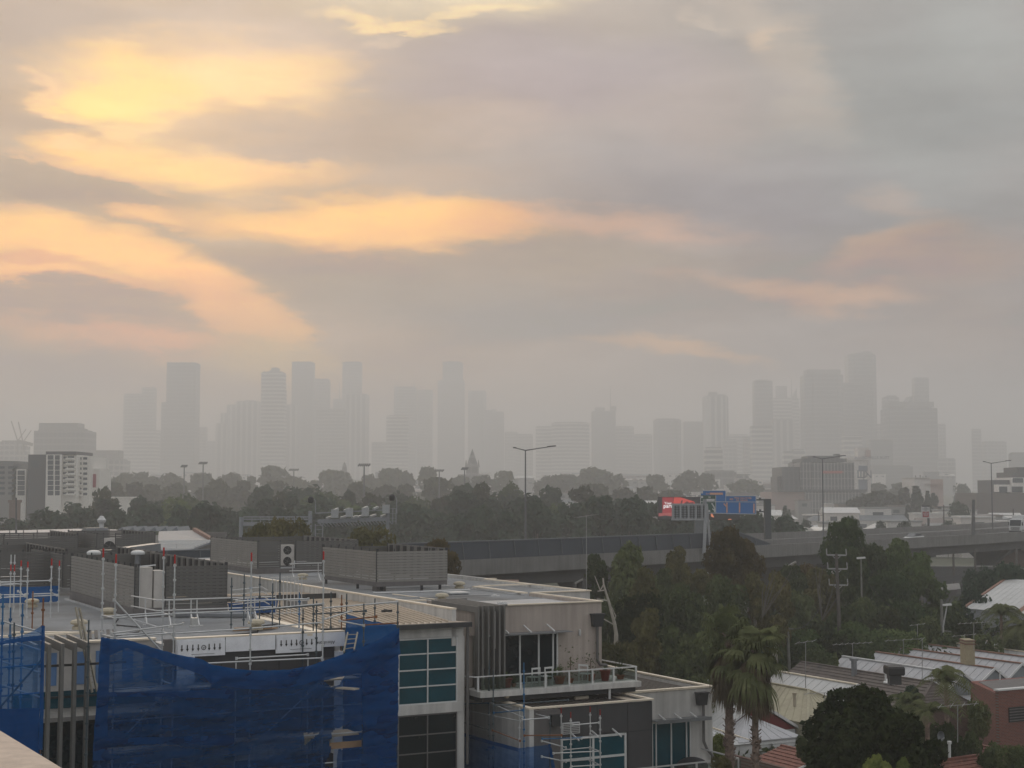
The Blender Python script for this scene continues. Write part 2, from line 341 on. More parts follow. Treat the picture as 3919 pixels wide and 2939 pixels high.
# ------------------------------------------------------------------ skyline towers
T_DARK = facade_mat('tower_dark', (.15, .15, .15), (.045, .05, .055), 7.2, 5.2, .3)
T_MID = facade_mat('tower_mid', (.30, .285, .27), (.07, .075, .08), 6.8, 6.8, .4, vfrac=.2)
T_PALE = facade_mat('tower_pale', (.50, .48, .44), (.11, .11, .11), 7.0, 9, .45, vertical=False)
T_RIB = facade_mat('tower_rib', (.42, .4, .37), (.10, .10, .10), 3.4, 11, .0, vfrac=.4)
T_GLASS = facade_mat('tower_glass', (.13, .15, .15), (.07, .085, .09), 4.0, 1.8, .2, rough=.3)
TM = {'d': T_DARK, 'm': T_MID, 'p': T_PALE, 'r': T_RIB, 'g': T_GLASS}
ROOFT = mat('tower_roof', (.16, .16, .15), .8)
def plan(x0, x1, y0, y1, ch=0.0, kind='box'):
    if kind == 'round':
        cx, cy, rx, ry = (x0 + x1) / 2, (y0 + y1) / 2, (x1 - x0) / 2, (y1 - y0) / 2
        return [(cx + rx * math.cos(2 * math.pi * i / 20), cy + ry * math.sin(2 * math.pi * i / 20)) for i in range(20)]
    if ch: return [(x0 + ch, y0), (x1 - ch, y0), (x1, y0 + ch), (x1, y1), (x0, y1), (x0, y0 + ch)]
    return [(x0, y0), (x1, y0), (x1, y1), (x0, y1)]
def tower(u0, u1, v, y, style, label, kind='box', extras=(), depth=.8, yaw=None, name='tower'):
    """u0,u1: left and right edge, v: roof line in the photo, y: distance. extras: (shape, u0, u1, vtop)"""
    z1 = atY((u0 + u1) / 2, v, y)[2]; xa = atY(u0, v, y)[0]; xb = atY(u1, v, y)[0]; w = xb - xa; gz = ground_z(0, y) - 3
    dep = max(14, w * depth); t = Thing(name, label, 'tower' if z1 > 75 else 'building', ((xa + xb) / 2, y + dep / 2, gz))
    ch = w * .18 if kind == 'cham' else 0
    t.part('body', MB().prism(plan(xa, xb, y, y + dep, ch, 'round' if kind == 'round' else 'box'), gz, z1), TM[style])
    if kind != 'slab': t.part('roof_parapet', MB().prism(plan(xa + w * .06, xb - w * .06, y + dep * .08, y + dep * .9, ch, 'round' if kind == 'round' else 'box'), z1 + .02, z1 + max(1.5, w * .025)), ROOFT)
    for e in extras:
        a, b, zt = atY(e[1], v, y)[0], atY(e[2], v, y)[0], atY(e[1], e[3], y)[2]
        zb = z1 + .03
        if e[0] == 'mast': t.part('mast', MB().tube(((a + b) / 2, y + dep * .4, zb), ((a + b) / 2, y + dep * .4, zt), 1.3, 6, .5), ROOFT)
        elif e[0] == 'wedge': t.part('roof_plant', MB().prism([(a, y + 3), (b, y + 3), (b, y + dep * .7), (a, y + dep * .7)], zb, [zb + .5, zt, zt, zb + .5]), ROOFT)
        elif e[0] == 'side':       # a lower or higher shoulder beside the body
            t.part('shoulder', MB().prism(plan(a, b, y + 4, y + dep * .9), gz, zt), TM[style])
        else: t.part('roof_plant', MB().prism(plan(a, b, y + dep * .15, y + dep * .75), zb + max(1.5, w * .025), zt), ROOFT)
    return t
def K(f, *a): return f(*a)
TW = [
 # far left group
 (k1, 0, 185, 862, 1900, 'm', 'low hazy office block behind the cranes at the left edge of the skyline', 'box', [('side', 185, 215, 900)]),
 (k1, 288, 720, 770, 1700, 'd', 'broad stepped dark office block rising behind the white balconied apartments', 'box', [('plant', 312, 640, 702), ('plant', 642, 668, 745)]),
 (k1, 725, 1040, 1020, 1750, 'm', 'long low hall right of the broad stepped office block', 'box', [('plant', 728, 995, 935)]),
 (k1, 1050, 1310, 770, 2900, 'p', 'banded lower tower in front of the twin tall slabs at left', 'box', ()),
 (k1, 1048, 1205, 462, 3100, 'm', 'left half of the stepped pair of towers, lower flat roof', 'box', ()),
 (k1, 1203, 1308, 408, 3080, 'm', 'right half of the stepped pair of towers, higher flat roof', 'box', ()),
 (k1, 1412, 1656, 192, 2750, 'd', 'tallest plain dark slab tower at the left of the skyline', 'slab', [('side', 1368, 1412, 528)]),
 (k1, 1655, 1745, 745, 3200, 'm', 'small pale block just right of the tallest left slab', 'box', ()),
 (k1, 1320, 1372, 770, 3200, 'm', 'narrow low block between the stepped pair and the tallest left slab', 'box', ()),
 (k1, 1745, 1825, 865, 3300, 'm', 'lowest block in the gap left of the ribbed cluster', 'box', ()),
 (k1, 1825, 1925, 712, 3050, 'r', 'outermost low step of the ribbed tower cluster', 'box', ()),
 (k1, 1868, 1935, 625, 3080, 'r', 'second step of the ribbed tower cluster', 'box', ()),
 (k1, 1920, 2000, 555, 3110, 'r', 'third step of the ribbed tower cluster', 'box', ()),
 (k2, 5, 205, 525, 2950, 'r', 'ribbed broad tower with a small roof box left of the banded balcony tower', 'box', [('plant', 80, 150, 510)]),
 (k2, 222, 410, 275, 2700, 'p', 'slender balcony-banded tower with a stacked cap and small mast', 'box', [('plant', 280, 362, 258), ('plant', 300, 360, 235), ('mast', 335, 350, 222), ('side', 410, 418, 418)]),
 (k2, 415, 520, 555, 3000, 'r', 'low ribbed block tucked right of the balcony-banded tower', 'box', ()),
 (k2, 480, 658, 190, 3150, 'd', 'tall plain tower right of the balcony-banded tower', 'box', [('plant', 500, 640, 184)]),
 (k2, 658, 795, 335, 3250, 'm', 'shorter tower leaning against the right side of the tall plain tower', 'box', [('side', 775, 797, 358)]),
 (k2, 828, 920, 508, 3300, 'm', 'narrow tower with a tall mast left of the rounded tower', 'box', [('mast', 874, 884, 372)]),
 (k2, 900, 1070, 188, 3350, 'm', 'tall rounded tower standing alone near the middle of the skyline', 'round', ()),
 (k2, 935, 1122, 465, 3050, 'r', 'ribbed block in front of the tall rounded tower', 'box', ()),
 (k2, 690, 930, 590, 2900, 'm', 'wide block below the narrow masted tower', 'box', ()),
 (k2, 1155, 1275, 872, 3000, 'm', 'low flat block in the bright gap right of the rounded tower', 'box', ()),
 (k2, 1280, 1460, 645, 2850, 'p', 'banded block in front of the twin-masted tower', 'box', ()),
 (k2, 1345, 1530, 400, 3300, 'm', 'broad tower with two thin masts on its roof', 'box', [('mast', 1370, 1374, 345), ('mast', 1512, 1518, 350)]),
 (k2, 1540, 1668, 428, 3400, 'm', 'tower with a rounded shoulder just right of the twin-masted tower', 'cham', ()),
 (k2, 1715, 1940, 345, 3500, 'd', 'broad lower shaft of the stepped blue tower at mid skyline', 'box', ()),
 (k2, 1755, 1925, 188, 3520, 'g', 'tall upper shaft of the stepped blue tower at mid skyline', 'cham', ()),
 (k2, 1970, 2125, 435, 3450, 'g', 'plain blue tower right of the stepped blue tower', 'cham', ()),
 (k2, 2120, 2212, 600, 3350, 'd', 'small dark tower with a roof box right of the plain blue tower', 'box', [('plant', 2165, 2205, 588)]),
 (k3, 145, 285, 612, 3300, 'd', 'dark shoulder block stepping down right of the plain blue tower', 'box', ()),
 (k3, 290, 400, 785, 3200, 'm', 'low pale block after the skyline steps down at centre', 'box', ()),
 (k3, 390, 530, 803, 3000, 'm', 'low dark-topped block behind the left freeway lamp', 'box', ()),
 (k3, 555, 690, 738, 2900, 'p', 'banded apartment slab right of the left freeway lamp', 'box', ()),
 (k3, 690, 1015, 702, 2850, 'p', 'wide curved-roof banded block at centre right', 'round', ()),
 (k3, 1028, 1230, 608, 2900, 'g', 'square tower carrying a roof box and a thin crane', 'box', [('plant', 1060, 1140, 572), ('mast', 1188, 1194, 385), ('plant', 1190, 1238, 560)]),
 (k3, 1232, 1385, 738, 2950, 'm', 'flat block right of the craned square tower', 'box', ()),
 (k3, 1388, 1540, 805, 3000, 'm', 'low slope-topped block sloping right of the craned tower', 'box', ()),
 (k3, 1565, 1790, 675, 2800, 'd', 'curved-top dark office block right of centre', 'cham', [('plant', 1580, 1740, 665)]),
 (k3, 1805, 1972, 698, 2850, 'g', 'plain square office block beside the ribbed round-top tower', 'box', ()),
 (k3, 1985, 2190, 480, 2700, 'r', 'ribbed tower with a domed cap standing right of centre', 'cham', [('plant', 2030, 2095, 440), ('plant', 2100, 2170, 462)]),
 (k4, 340, 465, 285, 2650, 'd', 'slim dark slab tower with a lighter lower half', 'slab', [('plant', 360, 440, 275)]),
 (k4, 325, 462, 598, 2300, 'p', 'brightly banded white apartment tower below the slim dark slab', 'slab', ()),
 (k4, 265, 325, 680, 2400, 'm', 'narrow block left of the banded white apartment tower', 'box', ()),
 (k4, 130, 220, 695, 2500, 'm', 'small block below the ribbed domed tower', 'box', ()),
 (k4, 165, 300, 662, 2900, 'p', 'pale low slab behind the small block below the domed tower', 'box', ()),
 (k4, 470, 600, 408, 2900, 'p', 'pale stepped tower beside a thin lattice spire', 'box', [('plant', 500, 570, 320), ('mast', 604, 610, 262)]),
 (k4, 590, 648, 410, 2950, 'p', 'tower with a pointed shard roof right of the lattice spire', 'box', [('wedge', 600, 638, 335)]),
 (k4, 655, 700, 478, 3000, 'm', 'narrow tower squeezed left of the wide twin block', 'box', ()),
 (k4, 470, 620, 560, 2600, 'r', 'ribbed wide block in front of the pale stepped tower', 'box', ()),
 (k4, 698, 965, 240, 2500, 'd', 'widest tall dark tower with a curved roof at right', 'cham', [('plant', 712, 945, 204)]),
 (k4, 960, 1100, 303, 2550, 'd', 'mid-height block joining the widest tower and the highest one', 'box', ()),
 (k4, 1000, 1192, 100, 2600, 'd', 'highest tower at right with a rough uneven crown', 'cham', [('plant', 1040, 1090, 88), ('plant', 1095, 1160, 78)]),
 (k4, 1195, 1260, 590, 2600, 'm', 'low block in the gap right of the highest tower', 'box', ()),
 (k4, 1243, 1345, 402, 2500, 'm', 'shoulder tower with a roof box left of the wide notched block', 'box', [('plant', 1270, 1328, 386)]),
 (k4, 1280, 1610, 475, 2350, 'd', 'wide dark office block with a set-back top storey and sloped plant', 'slab', [('plant', 1285, 1598, 428), ('wedge', 1378, 1445, 388)]),
 (k4, 1452, 1550, 262, 2700, 'd', 'plain dark square tower rising behind the wide office block', 'slab', ()),
 (k4, 1612, 1668, 590, 2900, 'm', 'faint slim tower just right of the wide office block', 'box', ()),
 (k4, 1625, 1750, 830, 2300, 'm', 'low rounded block right of the wide office block', 'round', ()),
 (k4, 1855, 1922, 625, 2900, 'm', 'faint lone slim tower toward the right edge', 'round', ()),
 (k4, 1945, 2090, 710, 2900, 'm', 'faint broad tower between the right freeway lamp and the lone slim tower', 'box', ()),
 (k4, 2130, 2230, 790, 1900, 'g', 'rounded glass office block cut by the right edge', 'box', ()),
 (k4, 1145, 1300, 700, 2000, 'g', 'low glassy block behind the white silos', 'box', ()),
 (k4, 965, 1085, 668, 2200, 'p', 'pale slab behind the cluttered roofs of the silos', 'box', ()),
 (k4, 1150, 1440, 880, 1700, 'g', 'long low greenish block right of the silos', 'box', ()),
 (k4, 0, 118, 752, 1900, 'p', 'white-banded apartment block above the blue road signs', 'box', ()),
 (k4, 0, 215, 920, 1300, 'd', 'long dark flat-roofed building above the blue road signs', 'box', [('plant', 50, 130, 905)]),
 (k4, 215, 300, 945, 1250, 'm', 'small square annexe right of the long dark building', 'box', ()),
 (k4, 545, 610, 780, 1900, 'p', 'pale slim block rising left of the red-signed office block', 'box', ()),
 (k4, 610, 690, 768, 1950, 'p', 'pale block with a small dome behind the office block with the red sign', 'box', ()),
]
for (f_, a, b, v, y, st, lab, kd, ex) in TW:
    u0, v0 = f_(a, v); u1, _ = f_(b, v)
    tower(u0, u1, v0, y, st, lab, kd, [(e[0], f_(e[1], 0)[0], f_(e[2], 0)[0], f_(0, e[3])[1]) for e in ex])
# ------------------------------------------------------------------ materials of the block
WHITEWALL = mat('white_render', (.60, .585, .555), .85, noise=.07, nscale=.8, streak=.28, dirt=((.33, .31, .28), .5))
BEIGE = mat('beige_render', (.43, .37, .325), .9, noise=.07, nscale=.7, streak=.25, dirt=((.27, .22, .18), .45))
GREYREND = mat('grey_render', (.15, .14, .135), .9, noise=.12, nscale=1.2, streak=.15)
CHAR = mat('charcoal_cladding', (.060, .059, .062), .6, noise=.08, nscale=.6, streak=.1)
ROOFM = mat('pale_roof_sheet', (.36, .365, .37), .55, noise=.16, nscale=.45, dirt=((.19, .17, .145), .8), spec=.5)
ROOFB = mat('brown_roof_sheet', (.125, .11, .095), .6, noise=.1, nscale=.5)
ROOFC = mat('cream_roof_sheet', (.52, .44, .35), .6, noise=.1, nscale=.5, dirt=((.2, .15, .1), .5))
TRIM = mat('cream_flashing', (.72, .63, .50), .55, noise=.1, nscale=1.5, dirt=((.25, .2, .14), .4))
WHITEP = mat('white_paint', (.60, .60, .585), .5, noise=.05)
GLASS = mat('teal_glass', (.006, .058, .080), .10, noise=.3, nscale=.7, spec=.35)
GLASSD = mat('dark_glass', (.008, .014, .018), .08, noise=.3, nscale=.5, spec=.4)
DARKM = mat('dark_metal', (.035, .036, .038), .6)
FIN = mat('grey_fin_metal', (.15, .145, .135), .55, noise=.05)
LOUV = mat('louvre_slat', (.225, .215, .195), .6, noise=.06, nscale=.6, streak=.1)
LOUVD = mat('louvre_slat_dark', (.105, .103, .096), .65, noise=.06, nscale=.6)
GALV = mat('galvanised_tube', (.50, .51, .51), .45, metal=.35, noise=.2, nscale=2)
ALU = mat('aluminium_rail', (.50, .50, .49), .4, metal=.2, noise=.1)
ZINC = mat('zinc_duct', (.22, .23, .24), .45, metal=.4, noise=.12)
STEELB = mat('blue_painted_tube', (.02, .12, .26), .55, noise=.3, nscale=3)
STEELD = mat('dark_weathered_tube', (.055, .075, .085), .6, noise=.35, nscale=3)
RUST = mat('rusty_tube', (.20, .075, .025), .8, noise=.4, nscale=5)
REDP = mat('red_tip_paint', (.42, .015, .012), .5)
TIMBER = mat('timber_plank', (.33, .21, .12), .8, noise=.2, nscale=2)
PALE_TIMBER = mat('pale_plank', (.36, .31, .25), .8, noise=.15, nscale=2)
CONC = mat('concrete', (.27, .26, .24), .9, noise=.15, nscale=.6, streak=.2)
BLACKP = mat('black_plastic', (.015, .015, .016), .5)
CREAMP = mat('cream_vent_plastic', (.42, .37, .27), .6, noise=.15)
A_ = ANG
def ribs(mb, s0, s1, n0, n1, z0, z1, pitch=.35, h=.04, along='n', w=.05):
    """standing ribs on a roof sheet; z0 at n0, z1 at n1"""
    if along == 'n':
        k = int((s1 - s0) / pitch)
        for i in range(k):
            s = s0 + (i + .5) * pitch; mb.beam((s, n0, z0 + h / 2), (s, n1, z1 + h / 2), w, h)
    else:
        k = int((n1 - n0) / pitch)
        for i in range(k):
            n = n0 + (i + .5) * pitch; z = z0 + (z1 - z0) * (n - n0) / (n1 - n0); mb.beam((s0, n, z + h / 2), (s1, n, z + h / 2), w, h)
def window(t, s0, s1, z0, z1, n, cols, rows, fr=.06, glass=GLASS, frame=WHITEP, name='window', label=None):
    """glazed opening set in a wall on plane n: frame with mullions, panes as sub-parts"""
    f = MB()
    f.box(s0, s1, n - .05, n + .06, z1 - fr, z1).box(s0, s1, n - .05, n + .06, z0, z0 + fr)
    cs = cols if isinstance(cols, (list, tuple)) else [s0 + (s1 - s0) * i / cols for i in range(cols + 1)]
    rs = rows if isinstance(rows, (list, tuple)) else [z0 + (z1 - z0) * i / rows for i in range(rows + 1)]
    for s in cs:
        a = max(s0, s - fr / 2); b = min(s1, s + fr / 2)
        if s == cs[0]: b = a + fr
        if s == cs[-1]: a = b - fr
        f.box(a, b, n - .052, n + .058, z0 + fr, z1 - fr)
    for z in rs[1:-1]:
        for i in range(len(cs) - 1): f.box(cs[i] + fr / 2, cs[i + 1] - fr / 2, n - .048, n + .05, z - fr / 2, z + fr / 2)
    w = t.part(name, f, frame, label=label)
    for i in range(len(cs) - 1):
        for j in range(len(rs) - 1):
            t.part('pane', MB().box(cs[i] + .02, cs[i + 1] - .02, n + .0, n + .02, rs[j] + .02, rs[j + 1] - .02), glass, parent=w)
    return w
# ---- block B: beige storey over a dark low block
B = Thing('apartment_building', 'beige and charcoal apartment building with a terrace, steel fins and a brown corrugated lower roof', 'building', (37, 61, 0), A_)
Z0, Z1 = 9.15, 12.8
wl_ = MB()
wl_.box(34.98, 37.4, 61.2, 61.4, Z0, Z1)             # right of the glazing
wl_.box(30.4, 34.98, 61.2, 61.4, 11.50, Z1)            # above the glazing
wl_.box(37.2, 37.4, 61.4, 68.1, 6.0, Z1)
wl_.box(30.4, 30.6, 61.4, 66.0, Z0, Z1)
B.part('upper_wall', wl_, BEIGE)
B.part('neighbour_wall', MB().box(37.4, 40.9, 68.1, 68.3, 6, 12.8).box(40.7, 40.9, 68.3, 80, 3, 12.8).box(40.9, 41.6, 80.3, 80.5, 3, 12.8).box(41.4, 41.6, 80.5, 96, 3, 12.8), WHITEWALL)
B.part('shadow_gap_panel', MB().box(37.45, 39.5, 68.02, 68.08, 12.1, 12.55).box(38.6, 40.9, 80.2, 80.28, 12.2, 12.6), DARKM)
window(B, 31.0, 34.98, Z0 + .02, 11.48, 61.22, [31.0, 31.9, 32.95, 33.95, 34.72, 34.98], 1, .07, GLASSD, WHITEP, 'sliding_door')
B.part('awning', MB().slab([atN(*c5(745, 520), 60.5), atN(*c5(1205, 490), 60.5), atN(*c5(1205, 488), 61.15), atN(*c5(700, 515), 61.15)], .03)
       .box(32.0, 35.4, 60.45, 61.18, 11.52, 11.55), ZINC)
for x in (765, 960, 1160):
    s = atN(*c5(x, 480), 60.6)[0]; B.part('awning_bracket', MB().beam((s, 60.45, 11.6), (s, 61.2, 11.86), .06, .05), WHITEP)
top = MB().box(30.4, 37.45, 61.12, 61.3, Z1 + .003, Z1 + .06).box(37.25, 37.45, 61.3, 68.1, Z1 + .003, Z1 + .06).box(37.45, 40.95, 68.02, 68.3, Z1 + .003, Z1 + .06)
top.box(40.75, 40.95, 68.3, 80.3, Z1 + .003, Z1 + .06).box(28.95, 29.2, 60.2, 110, Z1 + .003, Z1 + .07).box(40.95, 41.6, 80.2, 80.5, Z1 + .003, Z1 + .06)
top.box(29.2, 30.4, 66.0, 66.15, Z1 - .03, Z1 + .05).box(37.0, 37.25, 68.3, 74.3, Z1 - .02, Z1 + .05).box(37.45, 40.7, 74.3, 74.5, Z1 + .0, Z1 + .07)
B.part('parapet_cap', top, TRIM)
rf = MB().box(29.2, 37.2, 66.1, 110, Z1 - .25, Z1 - .15).box(30.6, 37.2, 61.4, 66.1, Z1 - .25, Z1 - .152).box(37.4, 40.7, 68.3, 110, Z1 - .25, Z1 - .155)
B.part('upper_roof', rf, ROOFM)
rr = MB(); ribs(rr, 29.3, 37.1, 66.2, 110, Z1 - .15, Z1 - .15, .4, .035, 'e'); ribs(rr, 37.45, 40.6, 68.5, 110, Z1 - .15, Z1 - .15, .4, .035, 'e')
for n in (69.0, 76.5, 90): rr.box(29.2, 37.2, n, n + .12, Z1 - .14, Z1 - .05)
B.part('roof_ribs', rr, ROOFM)
B.part('side_parapet', MB().box(28.97, 29.18, 60.2, 110, 11.2, Z1), WHITEWALL)
# fins
for i, x in enumerate((505, 540, 590, 638, 685, 728)):
    s = atN(*c5(x, 400), 60.4)[0]
    zt = Z1 + .1 if i else Z1 + .08
    fmb = MB().box(s - .035, s + .035, 60.2, 60.55, Z0 + .02, zt).box(s - .035, s + .035, 60.55, 65.2, zt - .28, zt)
    B.part('fin', fmb, FIN)
B.part('fin_rail', MB().box(30.5, 32.2, 65.2, 65.3, Z1 - .2, Z1 + .1).box(30.5, 32.2, 61.0, 61.06, Z1 + .0, Z1 + .08), FIN)
B.part('reveal_strip', MB().box(30.62, 30.72, 60.9, 61.18, 10.2, 12.6).box(31.05, 31.15, 60.9, 61.18, 10.0, 12.6).box(31.45, 31.55, 60.9, 61.18, 10.9, 12.6).box(31.82, 31.9, 60.9, 61.18, 11.3, 12.6), WHITEWALL)
# terrace
ter = MB().box(30.1, 38.6, 59.6, 61.18, 8.9, Z0).box(37.42, 38.6, 61.18, 66, 8.9, Z0)
B.part('terrace_slab', ter, WHITEWALL)
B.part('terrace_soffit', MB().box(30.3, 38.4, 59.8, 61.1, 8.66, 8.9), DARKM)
rl = MB(); zr = 9.82
rl.beam((29.9, 59.75, zr), (38.45, 59.75, zr), .06, .05).beam((38.45, 59.78, zr), (38.45, 66, zr), .06, .05).beam((29.9, 59.78, zr), (28.9, 61.6, zr), .05, .05)
B.part('terrace_handrail', rl, WHITEP)
for s in (30.05, 32.2, 33.5, 34.75, 36.0, 37.15, 38.4): B.part('rail_post', MB().box(s - .04, s + .04, 59.72, 59.78, Z0 + .002, zr - .025), WHITEP)
gmat = bpy.data.materials.new('clear_balustrade'); gmat.use_nodes = True; tt = gmat.node_tree; tt.nodes.clear()
go = tt.nodes.new('ShaderNodeOutputMaterial'); gm = tt.nodes.new('ShaderNodeMixShader'); gt = tt.nodes.new('ShaderNodeBsdfTransparent'); gg = tt.nodes.new('ShaderNodeBsdfGlossy')
gt.inputs[0].default_value = (.72, .78, .76, 1); gg.inputs['Roughness'].default_value = .08; gg.inputs[0].default_value = (.8, .85, .85, 1); gm.inputs[0].default_value = .12
tt.links.new(gt.outputs[0], gm.inputs[1]); tt.links.new(gg.outputs[0], gm.inputs[2]); tt.links.new(gm.outputs[0], go.inputs[0]); CLEAR = gmat
for s in (30.2, 32.3, 33.6, 34.85, 36.1, 37.25): B.part('glass_panel', MB().box(s, min(s + (2.0 if s < 31 else 1.1), 38.35), 59.73, 59.745, Z0 + .06, zr - .06), CLEAR)
# lower block
lw = MB().box(31.7, 33.1, 57.7, 57.9, 0, 8.45)
B.part('rough_grey_wall', lw, GREYREND)
ch = MB().box(33.1, 36.6, 57.7, 57.9, 7.2, 8.5).box(36.6, 37.95, 57.7, 57.9, 0, 8.5).box(33.1, 36.6, 57.7, 57.9, 2.9, 3.8)
B.part('charcoal_wall', ch, CHAR)
B.part('cladding_joint', MB().box(36.62, 36.64, 57.69, 57.7, 0, 8.5).box(33.1, 37.95, 57.688, 57.698, 7.2, 7.22).box(35.0, 35.02, 57.69, 57.7, 7.22, 8.5), BLACKP)
window(B, 33.12, 36.55, 3.8, 7.18, 57.74, [33.12, 34.8, 36.55], [3.8, 4.9, 5.0, 6.2, 7.18], .10)
for s in (33.6, 34.7, 35.8): B.part('sunshade_arm', MB().beam((s, 57.7, 7.4), (s + .05, 57.0, 7.15), .05, .06), WHITEP)
rw = MB().box(38.0, 39.5, 60.1, 60.3, 0, 8.5).box(41.75, 43.03, 60.1, 60.3, 0, 8.5).box(39.5, 41.75, 60.1, 60.3, 7.08, 8.5).box(37.95, 38.0, 57.9, 60.28, 0, 8.5).box(42.83, 43.03, 60.3, 72, 0, 8.5).box(39.5, 41.75, 60.1, 60.3, 3.0, 4.0)
B.part('right_white_wall', rw, WHITEWALL)
window(B, 39.5, 41.75, 4.0, 7.08, 60.14, [39.5, 39.75, 40.62, 41.5, 41.75], 1, .06, GLASS, WHITEP, 'sliding_door')
B.part('awning', MB().box(39.4, 42.5, 59.45, 60.08, 7.18, 7.22).box(39.4, 42.5, 59.4, 59.45, 7.1, 7.26), ZINC)
for s in (39.9, 40.8, 41.7): B.part('awning_bracket', MB().beam((s, 59.5, 7.24), (s, 60.1, 7.42), .06, .06), WHITEP)
B.part('left_white_wall', MB().box(31.5, 31.7, 57.72, 64.2, 0, 8.55).box(31.5, 31.72, 57.62, 57.72, 0, 8.55), WHITEWALL)
cap = MB().box(31.45, 37.99, 57.6, 57.8, 8.552, 8.62).box(37.8, 37.99, 57.8, 60.05, 8.552, 8.62).box(38.0, 43.08, 60.03, 60.3, 8.552, 8.63).box(42.85, 43.08, 60.3, 72, 8.552, 8.63).box(31.45, 31.72, 57.8, 64.2, 8.552, 8.63)
B.part('lower_parapet_cap', cap, TRIM)
B.part('lower_roof', MB().box(31.7, 37.85, 57.9, 60.1, 8.2, 8.30).box(31.7, 42.8, 60.3, 72, 8.2, 8.302), ROOFB)
rr = MB(); ribs(rr, 31.8, 37.7, 57.95, 60.2, 8.3, 8.3, .26, .11, 'n', .08); ribs(rr, 38.0, 42.8, 60.35, 71.8, 8.302, 8.302, .26, .11, 'n', .08); ribs(rr, 31.8, 38.0, 60.35, 62, 8.302, 8.302, .26, .11, 'n', .08)
B.part('corrugation', rr, ROOFB)
B.part('roof_walkway', MB().box(37.3, 37.75, 58.2, 60.1, 8.42, 8.46).box(38.8, 39.25, 60.4, 64, 8.42, 8.46), ROOFC)
# rain heads, downpipes, wall lights, vents
def rainhead(t, s, n, zt, path):
    h = MB().add([(s - .3, n - .32, zt), (s + .3, n - .32, zt), (s + .3, n - .01, zt), (s - .3, n - .01, zt), (s - .24, n - .27, zt - .55), (s + .24, n - .27, zt - .55), (s + .24, n - .01, zt - .55), (s - .24, n - .01, zt - .55)],
                 [(3, 2, 1, 0), (4, 5, 6, 7), (0, 1, 5, 4), (1, 2, 6, 5), (2, 3, 7, 6), (3, 0, 4, 7)]).box(s - .34, s + .34, n - .36, n - .012, zt + .002, zt + .07)
    hd = t.part('rain_head', h, DARKM); t.part('downpipe', MB().path(path, .07, 10), mat('grey_downpipe', (.12, .115, .11), .5), parent=hd)
s = atN(*c5(1525, 380), 61.2)[0]
rainhead(B, s, 61.2, 12.2, [(s, 61.05, 11.7), (s, 61.05, 10.05), (s + .15, 61.05, 9.85), (s + .5, 61.05, 9.8), (s + .56, 61.05, 9.3)])
s = 42.3
rainhead(B, s, 60.1, 8.3, [(s + .1, 59.95, 7.8), (s + .1, 59.95, 6.0), (s + .3, 59.95, 5.6), (s + .6, 59.95, 5.3), (s + .6, 59.95, 4.9)])
B.part('rain_head', MB().box(32.55, 33.05, 57.45, 57.69, 7.75, 8.25), DARKM)
B.part('wall_light', MB().lathe(((atN(*c5(1380, 495), 61.2)[0]), 61.1, 11.25), [(.05, 0), (.06, .05), (.06, .22), (.05, .3)], 10), ALU)
B.part('wall_vent', MB().box(33.15, 34.05, 57.6, 57.68, 7.35, 7.85), WHITEP)
lv = MB()
for i in range(6): lv.box(33.2, 34.0, 57.56, 57.6, 7.4 + i * .075, 7.43 + i * .075)
B.part('vent_slats', lv, GREYREND)
# balcony bottom right
bl = MB().box(37.0, 43.0, 56.9, 60.08, 4.55, 4.75); B.part('balcony_slab', bl, WHITEWALL)
zr = 5.66
B.part('balcony_handrail', MB().beam((36.2, 57.0, zr), (42.28, 57.0, zr), .06, .06).beam((42.28, 57.03, zr), (42.28, 60.0, zr), .06, .06), ALU)
for s in (38.6, 39.9, 41.2, 42.25): B.part('balcony_post', MB().box(s - .04, s + .04, 56.97, 57.03, 4.76, zr - .03), ALU)
for s in (38.7, 40.0, 41.3): B.part('balcony_glass', MB().box(s, s + 1.1, 56.99, 57.005, 4.85, zr - .08), CLEAR)
bbq = [];
for i in range(7): a = i / 6 * math.pi / 2; bbq.append((.75 * math.cos(a) + .01, .55 * math.sin(a)))
mbq = MB().lathe((41.2, 59.2, 4.752), [(.72, 0), (.75, .3)] + [(r_, .3 + z_ * .75) for r_, z_ in bbq[1:]], 18)
solo('covered_barbecue', mbq, mat('black_cover', (.012, .013, .016), .7, bump=.5, nscale=4), 'black covered barbecue under the white awning on the lower balcony', 'barbecue', rot=A_, smooth=True)
# roof pieces lying on the lower roof
def pipe(a, b, r, m, label, name='pipe', cat='pipe', up=.0): return solo(name, MB().tube(a, b, r, 10), m, label, cat, rot=A_)
pipe(snZ(*c5(370, 975), 8.9), snZ(*c5(770, 1040), 8.9), .11, mat('rolled_fabric', (.3, .25, .18), .9), 'long tan roll lying on the lower roof edge below the terrace', 'fabric_roll', 'roll')
pipe(snZ(*c5(790, 1055), 8.5), snZ(*c5(900, 1050), 8.5), .07, TRIM, 'short cream tube on the brown roof, the left one')
pipe(snZ(*c5(1350, 1060), 8.5), snZ(*c5(1460, 1050), 8.5), .08, TRIM, 'short cream tube on the brown roof, the right one beside the white vent pipe')
s, n, _ = snZ(*c5(1645, 1065), 8.42)
solo('vent_pipe', MB().lathe((s, n, 8.42), [(.06, 0), (.06, .5), (.08, .5), (.08, .58), (.02, .62)], 10), WHITEP, 'white upright vent pipe on the brown corrugated roof', 'vent pipe', rot=A_)
